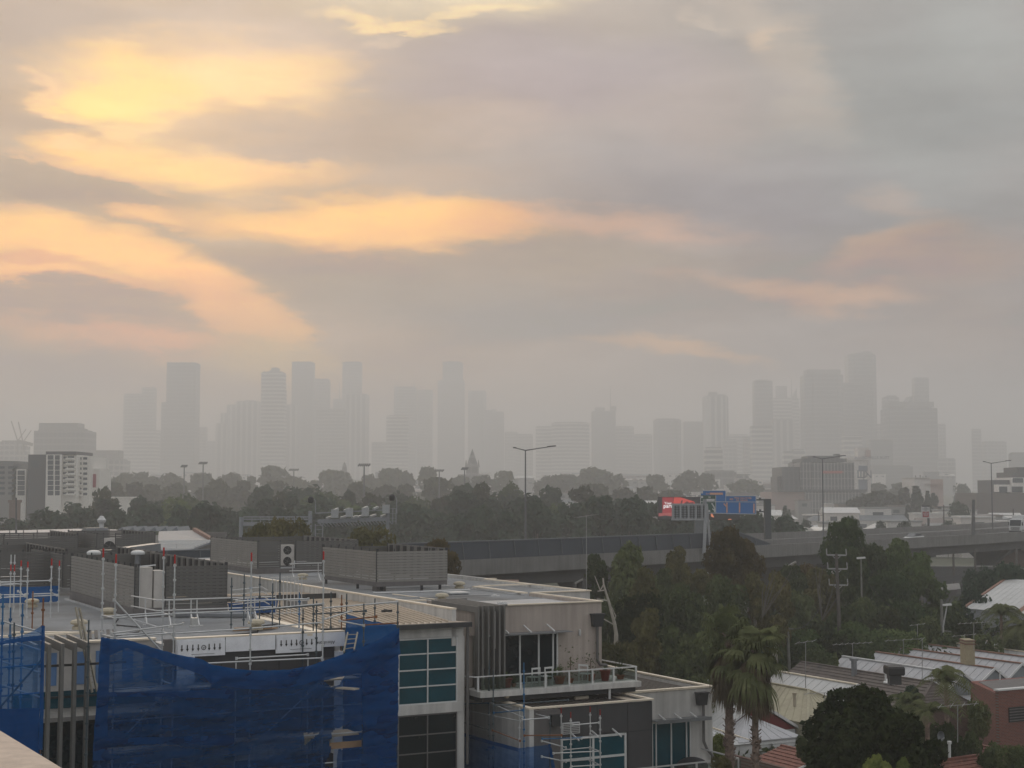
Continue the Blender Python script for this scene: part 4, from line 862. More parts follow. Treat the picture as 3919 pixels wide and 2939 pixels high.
rs_ = [atN(u, 2400, nf)[0] for u in (1392, 1522)]; rt = [atN(1392, 2310, nf)[2], atN(1520, 2305, nf)[2]]
for s, z in zip(rs_, rt): standard(MS, s, nf, 0, z, STEELD)
bk = [(1160, 2330, 53.0, STEELD), (1200, 2285, 54, STEELD), (1212, 2300, 52.4, STEELD), (1267, 2265, 54.6, STEELD), (1308, 2276, 53.4, RUST), (1327, 2272, 55, STEELD), (1435, 2290, 53.2, STEELD), (887, 2210, 58, STEELD), (935, 2196, 59, STEELD), (995, 2203, 58.5, STEELD), (1044, 2232, 57.5, STEELD), (1146, 2267, 57, STEELB), (961, 2215, 57.6, STEELB), (1072, 2190, 57.5, STEELD)]
for u, v, n, m in bk: s, n_, z = atN(u, v, n); standard(MS, s, n, 12.6 if n > 56 else 8, z, m)
def zl(u, v, n=nf): return atN(u, v, n)[2]
L = [fs[0], fs[1], fs[2], fs[3]]
for v0, v1, nn, us in ((2365, 2350, nf, (439, 665)), (2349, 2335, nf, (665, 967)), (2335, 2310, nf, (967, 1236)), (2440, 2422, nf, (439, 665)), (2425, 2405, nf, (665, 959)), (2405, 2382, nf, (959, 1236)), (2545, 2530, nf, (665, 959)), (2530, 2518, nf, (959, 1232)), (2570, 2545, nf, (425, 665))):
    ledger(MS, atN(us[0], v0, nn), atN(us[1], v1, nn), GALV)
for v0, v1, us in ((2360, 2345, (390, 622)), (2434, 2418, (390, 622)), (2520, 2505, (905, 1178)), (2300, 2292, (905, 1180))):
    ledger(MS, atN(us[0], v0, nb), atN(us[1], v1, nb), GALV)
for s0_, s1_ in ((fs[0], bs_[0]), (fs[1], bs_[1])):
    for z in (zl(439, 2365), zl(439, 2440), 11.5, 9.6, 7.6): ledger(MS, (s0_, nf, z), (s1_, nb, z), GALV, 'transom')
for z in (11.45, 10.4, 9.4, 8.4, 7.4, 6.4):
    for i in range(3): ledger(MS, (fs[i], nf, z), (fs[i + 1], nf, z + .02), GALV)
    ledger(MS, (fs[3], nf, z), (rs_[0], nf, z), GALV); ledger(MS, (rs_[0], nf, z), (rs_[1], nf, z), STEELD)
for v0, v1, us, m in ((2333, 2315, (1010, 1235), STEELD), (2327, 2303, (1236, 1520), GALV), (2375, 2360, (1300, 1440), RUST), (2392, 2384, (1395, 1522), RUST), (2350, 2338, (1200, 1400), STEELD)):
    ledger(MS, atN(us[0], v0, nf + .3), atN(us[1], v1, nf + .3), m)
ledger(MS, atN(1236, 2372, nf), atN(1345, 2338, nf), GALV, 'brace'); ledger(MS, atN(1300, 2376, nf + .2), atN(1392, 2394, nf), GALV, 'brace')
ledger(MS, atN(*c1(1072, 850), nf - .1), atN(*c1(1630, 1450), nf - .1), GALV, 'brace', .03)
ledger(MS, atN(*c1(1050, 1165), nf - .2), atN(*c1(1720, 1075), nf - .2), ALU, 'brace')
ledger(MS, atN(*c3(1150, 1300), nf - .05), atN(*c3(1560, 850), nf - .05), GALV, 'brace'); ledger(MS, atN(*c4(390, 1380), nf - .05), atN(*c4(1030, 780), nf - .05), GALV, 'brace')
MS.part('clamp_box', MB().box(fs[1] + .55, fs[1] + .75, nf - .3, nf - .1, zl(710, 2390), zl(710, 2375) + .1), ALU)
for z in (11.28, 9.28, 7.28):
    dk = MB()
    for i in range(5): dk.box(fs[0] - .1, rs_[0] - .1, nf + .12 + i * .235, nf + .34 + i * .235, z, z + .045)
    MS.part('deck', dk, PALE_TIMBER)
MS.part('toe_board', MB().box(atN(*c4(1140, 1380), nf)[0], atN(*c4(1440, 1330), nf)[0], nf + .05, nf + .09, atN(*c4(1290, 1385), nf)[2], atN(*c4(1290, 1325), nf)[2]), TIMBER)
MS.part('toe_board', MB().box(fs[0], fs[2], nf + .05, nf + .09, 9.0, 9.2), TIMBER)
a = atN(*c4(1120, 815), nf - .1); MS.part('plank', MB().beam((a[0], nf + .3, a[2]), (a[0] + .75, nf - .95, a[2] + .0), .32, .05), PALE_TIMBER)
# ladders
def ladder(label, a0, a1, b0, b1, m, k=8):
    """a0,a1: feet; b0,b1: heads of the two stiles"""
    base = tuple((Vector(a0) + Vector(a1)) / 2); t = Thing('ladder', label, 'ladder', base, A_)
    t.part('stile', MB().beam(a0, b0, .05, .08), m); t.part('stile', MB().beam(a1, b1, .05, .08), m)
    for i in range(k):
        f = (i + .6) / k; p = Vector(a0).lerp(Vector(b0), f); q = Vector(a1).lerp(Vector(b1), f); t.part('rung', MB().tube(p, q, .018, 6), m)
    return t
LADM = mat('worn_ladder_alloy', (.33, .30, .24), .5, metal=.3, noise=.2)
l0 = ladder('long worn aluminium ladder leaning across the steel fins', atN(*c3(868, 860), 52.6), atN(*c3(912, 850), 52.6), atN(*c1(712, 918), 53.6), atN(*c1(748, 925), 53.6), LADM, 14)
ladder('short ladder head poking up in front of the blue sheet', atN(*c4(1268, 480), 51.2), atN(*c4(1365, 460), 51.2), atN(*c4(1305, 298), 51.8), atN(*c4(1397, 298), 51.8), LADM, 4)
# left scaffold
LS = Thing('scaffold', 'blue and dark tube scaffold at the left edge inside the torn blue net', 'scaffold', (7.6, 47, 0), A_)
ln = 47.0
for u, v, n, m, tip in ((12, 2275, ln, STEELB, 0), (41, 2325, ln + 1.2, STEELB, 0), (55, 2382, ln, STEELD, 0), (87, 2310, ln + 1.2, STEELB, 0), (166, 2288, ln, RUST, 0), (340, 2372, 50, STEELD, 0)):
    s, n_, z = atN(u, v, n); standard(LS, s, n, 0, z, m, tip or None)
LSs = [atN(u, 2400, ln)[0] for u in (-60, 12, 55, 166)]
for z in (12.75, 11.9, 11.0, 10.0, 9.0): ledger(LS, (LSs[0], ln, z), (LSs[3], ln, z + .05), STEELB); ledger(LS, (LSs[0], ln + 1.2, z + .1), (LSs[3] - .4, ln + 1.2, z + .15), STEELB)
for v, d in ((2375, 45), (2440, 50), (2530, 45), (2620, 50)): ledger(LS, atN(0, v, ln + .1), atN(160, v + d, ln + .1), GALV, 'brace')
ledger(LS, atN(*c3(0, 1000), ln - .2), atN(*c3(400, 540), ln - .2), STEELD, 'brace', .03)
dk = MB()
for i in range(5): dk.box(LSs[0] - 1, LSs[3] - .1, ln + .1 + i * .25, ln + .33 + i * .25, 9.55, 9.6)
LS.part('deck', dk, PALE_TIMBER)
# loose far-left standards with red and white tips, and the blue band behind
BS = Thing('scaffold', 'rear row of red-tipped white standards in front of the dark enclosure at left', 'scaffold', (13, 70, 12.6), A_)
for x, y, n, tip in ((105, 425, 72, 0), (140, 425, 71, 0), (200, 480, 67, .25), (263, 490, 66, .25), (487, 462, 67, .3), (560, 480, 70, .25), (310, 770, 62, 0)):
    s, n_, z = atN(*c1(x, y), n); p = standard(BS, s, n, 12.56, z, GALV if x != 310 else RUST, tip or None)
    if not tip and x != 310: BS.part('tip', MB().tube((s, n, z - .75), (s, n, z - .45), .03, 8), REDP, parent=p)
for (x0, y0, x1, y1, n) in ((0, 680, 470, 668, 70), (0, 710, 130, 705, 70), (170, 768, 240, 815, 66), (0, 803, 240, 800, 66), (0, 828, 240, 815, 65), (310, 795, 490, 788, 66), (310, 815, 535, 805, 66), (490, 788, 540, 805, 66), (0, 690, 200, 700, 72)):
    ledger(BS, atN(*c1(x0, y0), n), atN(*c1(x1, y1), n), GALV)
# ---- nets
def netmat(name, opac, c=(.006, .05, .19), ns=7.0):
    if name in MATS: return MATS[name]
    m = bpy.data.materials.new(name); m.use_nodes = True; t = m.node_tree; t.nodes.clear()
    o = t.nodes.new('ShaderNodeOutputMaterial'); d = t.nodes.new('ShaderNodeBsdfDiffuse'); tl = t.nodes.new('ShaderNodeBsdfTranslucent'); tp = t.nodes.new('ShaderNodeBsdfTransparent'); m1 = t.nodes.new('ShaderNodeMixShader'); m2 = t.nodes.new('ShaderNodeMixShader')
    tcn = t.nodes.new('ShaderNodeTexCoord'); mp = t.nodes.new('ShaderNodeMapping'); mp.inputs['Scale'].default_value = (.5, .5, 2.2); mp.inputs['Rotation'].default_value = (0, R(12), 0)
    nz = t.nodes.new('ShaderNodeTexNoise'); nz.inputs['Scale'].default_value = 1.2; nz.inputs['Detail'].default_value = 6; nz.inputs['Roughness'].default_value = .65
    t.links.new(tcn.outputs['Object'], mp.inputs[0]); t.links.new(mp.outputs[0], nz.inputs['Vector'])
    r = t.nodes.new('ShaderNodeMapRange'); r.inputs[1].default_value = .3; r.inputs[2].default_value = .7; r.inputs[3].default_value = max(0, opac - .16); r.inputs[4].default_value = min(1, opac + .16); t.links.new(nz.outputs[0], r.inputs[0])
    d.inputs[0].default_value = (*c, 1); tl.inputs[0].default_value = (*[min(1, q * 1.4) for q in c], 1); tp.inputs[0].default_value = (.55, .72, 1, 1); m1.inputs[0].default_value = .4
    t.links.new(d.outputs[0], m1.inputs[1]); t.links.new(tl.outputs[0], m1.inputs[2]); t.links.new(r.outputs[0], m2.inputs[0]); t.links.new(tp.outputs[0], m2.inputs[1]); t.links.new(m1.outputs[0], m2.inputs[2]); t.links.new(m2.outputs[0], o.inputs[0])
    MATS[name] = m; return m
NET = netmat('blue_debris_net', .74, (.003, .052, .165)); NETL = netmat('thin_blue_net', .50, (.008, .10, .28)); NETD = netmat('doubled_blue_net', .90, (.004, .066, .21))
def lerp_poly(pts, f):
    d = [0]
    for i in range(1, len(pts)): d.append(d[-1] + (Vector(pts[i]) - Vector(pts[i - 1])).length)
    L_ = d[-1] * f
    for i in range(1, len(pts)):
        if L_ <= d[i] + 1e-9: k = (L_ - d[i - 1]) / max(1e-9, d[i] - d[i - 1]); return Vector(pts[i - 1]).lerp(Vector(pts[i]), k)
    return Vector(pts[-1])
def net_mesh(top, bot, nu, nv, amp=.12, holes=(), seed=1, drape=.0):
    mb = MB(); pt = []
    for j in range(nv + 1):
        for i in range(nu + 1):
            a = lerp_poly(top, i / nu); b = lerp_poly(bot, i / nu); f = j / nv; p = a.lerp(b, f)
            q = Vector((p[0] * .8 + seed * 7, f * 2.2 * (a - b).length / 4, seed))
            dn = (noise.noise(q) * .8 + noise.noise(q * 2.7) * .45 + noise.noise(Vector((p[0] * .7 - p[2] * 1.9, p[2] * 2.6 + p[0] * .5, seed + 4))) * .7 + noise.noise(Vector((p[0] * 2.3, p[2] * 5.5 - p[0] * 2.0, seed + 9))) * .3) * amp
            if drape: dn += math.sin(f * math.pi) * drape * math.sin(i / nu * 9 + seed)
            p = Vector((p[0], p[1] + dn, p[2] + .25 * dn * math.sin(i * .9))); mb.v.append(tuple(p))
    for j in range(nv):
        for i in range(nu):
            a = j * (nu + 1) + i; c = (Vector(mb.v[a]) + Vector(mb.v[a + nu + 2])) / 2
            if any(inpoly(c[0], c[2], h) for h in holes): continue
            mb.f.append((a, a + 1, a + nu + 2, a + nu + 1))
    return mb
def inpoly(x, y, poly):
    r_ = False; j = len(poly) - 1
    for i in range(len(poly)):
        if (poly[i][1] > y) != (poly[j][1] > y) and x < (poly[j][0] - poly[i][0]) * (y - poly[i][1]) / (poly[j][1] - poly[i][1]) + poly[i][0]: r_ = not r_
        j = i
    return r_
NP = 50.15
def np_(f, x, y, n=NP): return atN(*f(x, y), n)
def np2(f, x, y, n=NP): a = atN(*f(x, y), n); return (a[0], a[2])
MN = Thing('debris_net', 'large sagging blue debris net hung across the main scaffold', 'debris net', (16, NP, 6), A_, 'blue nets hung on the scaffolds')
top = [np_(c3, 950, 345), np_(c3, 1040, 362), np_(c3, 1190, 368), np_(c3, 1420, 440), np_(c3, 1640, 505), np_(c3, 1900, 555), np_(c4, 0, 600), np_(c4, 250, 645), np_(c4, 480, 662), np_(c4, 750, 650), np_(c4, 950, 610), np_(c4, 1200, 525), np_(c4, 1440, 440), np_(c4, 1620, 350), np_(c4, 1782, 255)]
zb = 5.0
bot = [(atN(*c3(870, 1571), NP)[0] - .15, NP, zb), (atN(*c4(1775, 1571), NP)[0], NP, zb)]
HOLE1 = [np2(c4, *p) for p in ((880, 1245), (1040, 1240), (960, 1295), (875, 1345))]
HOLE2 = [np2(c4, *p) for p in ((1165, 1215), (1240, 1170), (1440, 1160), (1440, 1385), (1220, 1400), (1215, 1571), (1100, 1571), (1150, 1400), (1140, 1330))]
HOLE3 = [np2(c4, *p) for p in ((1070, 735), (1290, 700), (1225, 790), (1150, 805))]
MN.part('net_sheet', net_mesh(top, bot, 200, 120, .20, (HOLE1, HOLE2, HOLE3), 1), NET, smooth=True)
hem_b = [tuple(Vector(p) + Vector((0, 0, -d))) for p, d in zip(top, (.5, .5, .25, .3, .35, .5, .6, .62, .62, .6, .55, .5, .45, .55, .6))]
MN.part('gathered_hem', net_mesh([tuple(Vector(p) + Vector((0, -.08, .03))) for p in top], [tuple(Vector(p) + Vector((0, -.1, 0))) for p in hem_b], 140, 10, .1, (), 3), NETD, smooth=True)
f1 = [np_(c4, 0, 700), np_(c4, 500, 740), np_(c4, 1000, 690), np_(c4, 1450, 560), np_(c4, 1780, 370)]; f2 = [np_(c4, 0, 800), np_(c4, 500, 790), np_(c4, 1000, 760), np_(c4, 1450, 660), np_(c4, 1780, 500)]
MN.part('net_fold', net_mesh([tuple(Vector(p) + Vector((0, -.12, 0))) for p in f1], [tuple(Vector(p) + Vector((0, -.12, 0))) for p in f2], 90, 8, .16, (), 5), NETD, smooth=True)
MN.part('net_fold', net_mesh([np_(c3, 950, 345, 50.1), np_(c3, 1035, 360, 50.1)], [np_(c3, 870, 1500, 50.1), np_(c3, 1010, 1500, 50.1)], 10, 60, .14, (), 6), NETD, smooth=True)
MN.part('net_fold', net_mesh([np_(c4, 1440, 560, 50.15), np_(c4, 1782, 300, 50.15)], [np_(c4, 1445, 1380, 50.15), np_(c4, 1770, 1360, 50.15)], 26, 60, .12, (), 8), NETD, smooth=True)
for v0, v1, sd_ in ((1290, 1345, 9), (860, 900, 10)):
    MN.part('net_fold', net_mesh([np_(c3, 920, v0, 50.15), np_(c3, 1500, v0 - 10, 50.15), np_(c3, 2200, v0 - 30, 50.15)], [np_(c3, 920, v1, 50.15), np_(c3, 1500, v1, 50.15), np_(c3, 2200, v1 + 20, 50.15)], 60, 5, .1, (), sd_), NETD, smooth=True)
BK = Thing('debris_net', 'upright blue sheet tied behind the ladder at the right end of the main scaffold', 'debris net', (22, 52.4, 6), A_, 'blue nets hung on the scaffolds')
BK.part('net_sheet', net_mesh([np_(c4, 1290, 120, 52.4), np_(c4, 1500, 185, 52.4), np_(c4, 1775, 225, 52.4)], [(atN(*c4(1250, 1400), 52.4)[0], 52.4, 5), (atN(*c4(1775, 1400), 52.4)[0], 52.4, 5)], 36, 60, .14, (), 12), NETD, smooth=True)
LN = Thing('debris_net', 'pale torn blue net rising to a point at the left edge scaffold', 'debris net', (6, 46.7, 6), A_, 'blue nets hung on the scaffolds')
n_ = 46.7
LN.part('net_sheet', net_mesh([np_(c1, -160, 1260, n_), np_(c1, 0, 1215, n_), np_(c1, 190, 1190, n_), np_(c1, 320, 1140, n_), np_(c1, 408, 1080, n_)], [(atN(*c3(-160, 1400), n_)[0], n_, 5), (atN(*c3(375, 1400), n_)[0], n_, 5)], 50, 60, .13, (), 14), NETL, smooth=True)
LN.part('net_hem', net_mesh([np_(c1, -160, 1270, 46.55), np_(c1, 190, 1205, 46.55), np_(c1, 400, 1180, 46.55)], [np_(c1, -160, 1300, 46.55), np_(c1, 190, 1245, 46.55), np_(c1, 400, 1230, 46.55)], 40, 5, .08, (), 15), NETD, smooth=True)
LN.part('net_fold', net_mesh([np_(c1, 395, 1095, 46.6), np_(c1, 425, 1095, 46.6)], [np_(c3, 360, 1400, 46.6), np_(c3, 400, 1400, 46.6)], 6, 50, .08, (), 16), NETD, smooth=True)
LN.part('net_fold', net_mesh([np_(c3, -100, 1020, 46.6), np_(c3, 370, 1005, 46.6)], [(atN(*c3(-100, 1400), 46.6)[0], 46.6, 5), (atN(*c3(370, 1400), 46.6)[0], 46.6, 5)], 30, 24, .12, (), 17), NETD, smooth=True)
BB = Thing('debris_net', 'straight blue band of netting behind the cream vent at the left edge', 'debris net', (13, 75, 12.6), A_, 'blue nets hung on the scaffolds')
BB.part('net_sheet', net_mesh([np_(c1, -60, 722, 75), np_(c1, 300, 728, 75), np_(c1, 552, 715, 75)], [np_(c1, -60, 882, 75), np_(c1, 300, 878, 75), np_(c1, 552, 865, 75)], 40, 12, .07, (), 18), NETD, smooth=True)
# ---- corner scaffold at the low block, with its net
CSs = 30.7
CS = Thing('scaffold', 'blue and rusty tube scaffold wrapping the corner of the low white side wall', 'scaffold', (CSs, 58, 0), A_)
stN = []
for u, v, m in ((1642, 2498, STEELB), (1760, 2530, STEELB), (1872, 2525, STEELD), (1888, 2565, STEELD), (1988, 2708, GALV)):
    s, n, z = atS(u, v, CSs); stN.append((n, z)); standard(CS, s, n, 0, z, m)
s, n, z = atS(2005, 2536, CSs + .35); standard(CS, s, n, 0, z, STEELB)
s, n, z = atN(2105, 2735, 56.9); standard(CS, s, n, 0, z, STEELD)
s, n, z = atS(1755, 2490, CSs + .1); standard(CS, s, n, 0, z, RUST)
def on(u, v): return atS(u, v, CSs)
for (u0, v0, u1, v1, m) in ((1700, 2610, 2000, 2745, GALV), (1640, 2690, 1990, 2760, GALV), (1765, 2660, 2100, 2745, GALV), (1765, 2762, 1870, 2792, STEELD), (1885, 2795, 1990, 2835, RUST), (1650, 2620, 1760, 2652, GALV), (1760, 2695, 1870, 2690, STEELB), (1890, 2728, 2000, 2718, STEELB), (1640, 2612, 1760, 2607, STEELB)):
    a, b = on(u0, v0), on(u1, v1) if u1 < 2006 else atN(u1, v1, 56.9); ledger(CS, a, b, m)
for (x0, y0, x1, y1, m) in ((970, 995, 1420, 990, RUST), (1185, 1035, 1660, 1022, STEELB), (940, 805, 1265, 780, GALV), (610, 630, 1500, 565, STEELD), (1180, 1060, 1470, 1140, GALV), (1180, 1250, 1470, 1310, GALV)):
    ledger(CS, atN(*c6(x0, y0), 56.5), atN(*c6(x1, y1), 56.5), m)
CN = Thing('debris_net', 'lower blue net sagging round the corner scaffold in front of the white side wall', 'debris net', (31, 57, 4), A_, 'blue nets hung on the scaffolds')
s_n = CSs - .1
top = [atS(*c6(-270, 850), s_n), atS(*c6(0, 892), s_n), atS(*c6(190, 950), s_n), atS(*c6(600, 1070), s_n), atS(*c6(905, 1148), s_n)]
CN.part('net_sheet', net_mesh(top, [(s_n, top[0][1], 3.5), (s_n, top[-1][1], 3.5)], 50, 30, .0, (), 20), NETL, smooth=True)
n_c = top[-1][1]
CN.part('net_sheet', net_mesh([(s_n, n_c, top[-1][2]), atN(*c6(1100, 1128), n_c), atN(*c6(1285, 1098), n_c)], [(s_n, n_c, 3.5), (atN(*c6(1330, 1387), n_c)[0], n_c, 3.5)], 30, 30, .08, (), 21), NETL, smooth=True)
CN.part('net_hem', net_mesh([tuple(Vector(p) + Vector((-.05, 0, .02))) for p in top], [tuple(Vector(p) + Vector((-.05, 0, -.14))) for p in top], 50, 4, .03, (), 22), NETD, smooth=True)
CN.part('net_fold', net_mesh([atN(*c6(1262, 1102), n_c - .08), atN(*c6(1292, 1096), n_c - .08)], [atN(*c6(1300, 1387), n_c - .08), atN(*c6(1345, 1387), n_c - .08)], 5, 20, .06, (), 23), NETD, smooth=True)
# ---- small white tower scaffold at the charcoal wall
TS = Thing('scaffold', 'small white tower scaffold with dark red tips at the charcoal wall', 'scaffold', (34, 56, 0), A_)
for x, y, n in ((1415, 658, 57.2), (1765, 645, 57.2), (1530, 712, 56.0), (1885, 680, 56.0)):
    s, n2_, z = atN(*c6(x, y), n); standard(TS, s, n, 0, z, ALU, .25, mat('dark_red_paint', (.22, .012, .01), .6))
for (x0, y0, x1, y1, n) in ((1550, 868, 1870, 840, 56.0), (1660, 1030, 1880, 1012, 56.0), (1320, 1210, 1880, 1185, 56.0), (1430, 1170, 1760, 1140, 57.2), (1540, 1370, 1880, 1350, 56.0), (1430, 1310, 1760, 1285, 57.2)):
    ledger(TS, atN(*c6(x0, y0), n), atN(*c6(x1, y1), n), ALU)
for (x0, y0, x1, y1) in ((1765, 1140, 1880, 1185), (1765, 980, 1885, 1015), (1765, 1290, 1880, 1350)): ledger(TS, atN(*c6(x0, y0), 57.2), atN(*c6(x1, y1), 56.0), ALU, 'transom')
TS.part('plank', MB().box(atN(*c6(1430, 1370), 56.4)[0], atN(*c6(1760, 1370), 56.4)[0], 56.1, 56.9, 5.35, 5.42), TIMBER)
# ---- the ledge of the photographer's own building
p1, p2 = atZ(0, 1562 * 1.7717, 17.1), atZ(165 * 1.7717, 2939, 17.1)
d = (Vector(p2) - Vector(p1)).normalized(); a = Vector(p1) - d * 8; b = Vector(p2) + d * 4; nrm = Vector((d.y, -d.x, 0)); nrm = nrm if nrm.x < 0 else -nrm
led = MB(); prof = [(0.03, -.9), (0.0, -.06), (0.012, -.02), (0.04, -.004), (.08, 0), (.55, 0), (.6, -.02), (.6, -.9)]
for q in (a, b):
    for (w, h) in prof: led.v.append(tuple(q + nrm * w + Vector((0, 0, h))))
k = len(prof)
for i in range(k - 1): led.f.append((i, i + 1, k + i + 1, k + i))
led.f.append(tuple(range(k))); led.f.append(tuple(reversed(range(k, 2 * k)))); led.f.append((k - 1, 0, k, 2 * k - 1))
solo('parapet_ledge', led, mat('warm_stone_render', (.55, .44, .35), .9, noise=.16, nscale=9, bump=.25), 'warm beige rendered ledge cutting the bottom left corner of the view', 'ledge', smooth=False)
# ------------------------------------------------------------------ elevated freeway
ZD = 10.45
near = [(-150, 30), (-60, 92), (-5.5, 144), (6.7, 157), (22, 176), (34, 189), (86, 250), (130, 310), (200, 430)]
def offs(pts, d):
    out = []
    for i, p in enumerate(pts):
        a = Vector(pts[max(0, i - 1)]); b = Vector(pts[min(len(pts) - 1, i + 1)]); t = (b - a).normalized(); nn = Vector((-t.y, t.x)); q = Vector(p) + nn * d; out.append((q.x, q.y))
    return out
def dens(pts, step=6):
    out = []
    for i in range(len(pts) - 1):
        a, b = Vector(pts[i]), Vector(pts[i + 1]); k = max(1, int((b - a).length / step))
        for j in range(k): q = a.lerp(b, j / k); out.append((q.x, q.y))
    out.append(pts[-1]); return out
near = dens(near)
for _ in range(6): near = [near[0]] + [((near[i - 1][0] + 2 * near[i][0] + near[i + 1][0]) / 4, (near[i - 1][1] + 2 * near[i][1] + near[i + 1][1]) / 4) for i in range(1, len(near) - 1)] + [near[-1]]
def ribbon(a, b, z0, z1):
    mb = MB(); n = len(a)
    for i in range(n): mb.v += [(*a[i], z0), (*b[i], z0), (*b[i], z1), (*a[i], z1)]
    for i in range(n - 1):
        o = 4 * i
        for (p, q) in ((0, 1), (1, 2), (2, 3), (3, 0)): mb.f.append((o + p, o + q, o + 4 + q, o + 4 + p))
    mb.f.append((3, 2, 1, 0)); o = 4 * (n - 1); mb.f.append((o, o + 1, o + 2, o + 3)); return mb
WID = 30.0; MED = 15.0
FW = Thing('freeway_viaduct', 'elevated concrete freeway curving away behind the trees', 'freeway', (34, 189, 0))
ASPH = mat('asphalt', (.085, .083, .08), .9, noise=.12, nscale=.3)
CONCD = mat('viaduct_concrete', (.20, .195, .185), .9, noise=.15, nscale=.25, streak=.25)
CONCS = mat('girder_concrete', (.10, .10, .10), .9, noise=.15, nscale=.3)
FW.part('deck', ribbon(offs(near, .4), offs(near, WID - .4), ZD - .3, ZD), ASPH)
FW.part('near_parapet', ribbon(near, offs(near, .4), ZD - .5, ZD + 1.05), CONCD)
FW.part('far_parapet', ribbon(offs(near, WID - .4), offs(near, WID), ZD - .5, ZD + 1.05), CONCD)
FW.part('median_barrier', ribbon(offs(near, MED - .3), offs(near, MED + .3), ZD + .002, ZD + .85), CONCD)
FW.part('girder', ribbon(offs(near, 1.5), offs(near, WID - 1.5), ZD - 1.9, ZD - .31), CONCS)
WLINE = mat('lane_paint', (.55, .55, .52), .8)
for d in (.9, 14.2, 15.9, WID - .9): FW.part('edge_line', ribbon(offs(near, d), offs(near, d + .14), ZD + .004, ZD + .008), WLINE)
for i in range(4, len(near) - 2, 6):
    a, b = near[i], near[i + 1]; t = (Vector(b) - Vector(a)).normalized(); nn = Vector((-t.y, t.x)); mb = MB(); c = Vector(a) + nn * (WID / 2)
    cap = [c - nn * 13 - t * .9, c - nn * 13 + t * .9, c + nn * 13 + t * .9, c + nn * 13 - t * .9]
    mb.prism([(q.x, q.y) for q in cap], [ZD - 2.2] * 4, ZD - 1.91)
    for d in (-7, 7):
        q = c + nn * d; mb.add([(*(q - nn * 4 - t * .8), ZD - 2.2), (*(q + nn * 4 - t * .8), ZD - 2.2), (*(q + nn * 4 + t * .8), ZD - 2.2), (*(q - nn * 4 + t * .8), ZD - 2.2), (*(q - nn * 1.3 - t * .8), ZD - 4.6), (*(q + nn * 1.3 - t * .8), ZD - 4.6), (*(q + nn * 1.3 + t * .8), ZD - 4.6), (*(q - nn * 1.3 + t * .8), ZD - 4.6)],
               [(0, 1, 2, 3), (0, 4, 5, 1), (1, 5, 6, 2), (2, 6, 7, 3), (3, 7, 4, 0)])
        mb.prism([(q2.x, q2.y) for q2 in (q - nn * 1.3 - t * .8, q - nn * 1.3 + t * .8, q + nn * 1.3 + t * .8, q + nn * 1.3 - t * .8)], 0, ZD - 4.6)
    FW.part('pier', mb, CONCS)
# noise wall of tinted panels on the near parapet
TINT = mat('tinted_acrylic', (.042, .052, .065), .5, noise=.15, nscale=.3, spec=.2)
iw = max(i for i, p in enumerate(near) if p[0] < 33.8); i0 = min(i for i, p in enumerate(near) if p[0] > -90)
seg = near[i0:iw + 1]; NW_ = Thing('noise_wall', 'long dark tinted panel noise wall on top of the freeway parapet, ending in a slope', 'noise wall', (*seg[0], ZD), 0)
wp = MB(); n = len(seg); lean = offs(seg, .35); up_ = [(*p, ZD + 1.055) for p in offs(seg, .1)]; tp_ = [(*lean[i], ZD + 2.75 - (1.6 if i == n - 1 else 0)) for i in range(n)]
for i in range(n): wp.v += [up_[i], tp_[i], (tp_[i][0] - .06, tp_[i][1] + .08, tp_[i][2]), (up_[i][0] - .06, up_[i][1] + .08, up_[i][2])]
for i in range(n - 1):
    o = 4 * i
    for (p, q) in ((0, 1), (1, 2), (2, 3), (3, 0)): wp.f.append((o + p, o + 4 + p, o + 4 + q, o + q))
NW_.part('wall_panel', wp, TINT)
for i in range(n - 1):
    if seg[i][1] < 118: continue
    a = Vector(seg[i]); b = Vector(seg[i + 1]); k = max(1, int((b - a).length / 3))
    for j in range(k):
        f = j / k; p0 = Vector(up_[i]).lerp(Vector(up_[i + 1]), f); q0 = Vector(tp_[i]).lerp(Vector(tp_[i + 1]), f); NW_.part('wall_post', MB().beam(p0 + Vector((.06, -.08, 0)), q0 + Vector((.06, -.08, 0)), .08, .08), mat('post_steel', (.09, .10, .11), .5))
NW_.part('top_rail', MB().path([Vector(p) + Vector((0, 0, .05)) for p in tp_], .07, 6), mat('post_steel', (.09, .10, .11), .5))
# street lamps on the median
def at_d(u, depth, z): return (atY(u, 1887, depth)[0], depth, z)
LAMPM = mat('lamp_grey', (.12, .125, .13), .5)
def lamp(u, vt, depth, label, l1=-2.6, l2=5.2):
    x = atY(u, 1887, depth)[0]; zt = atY(u, vt, depth)[2]; k = depth / 180.0
    t = Thing('street_lamp', label, 'street lamp', (x, depth, ZD + .86), 0, 'double-armed lamps on the freeway median')
    t.part('pole', MB().tube((x, depth, ZD + .85), (x, depth, zt), .13, 10, .07), LAMPM)
    for (dx, dz) in ((-1.5, .3), (3.7, .5)):
        dx *= 1.0 ; a = t.part('arm', MB().tube((x, depth, zt - .05), (x + dx * .8, depth, zt + dz * .8), .07, 8, .05), LAMPM)
        t.part('lamp_head', MB().beam((x + dx * .72, depth, zt + dz * .8), (x + dx, depth, zt + dz), .34, .14), mat('lamp_head', (.08, .08, .09), .5), parent=a)
    return t
lamp(2011, 1722, 180, 'tall double-armed freeway lamp nearest the middle of the picture')
lamp(3149, 1755, 235, 'double-armed freeway lamp in front of the office block with the red sign')
lamp(3796, 1772, 277, 'double-armed freeway lamp near the right edge by the power poles')
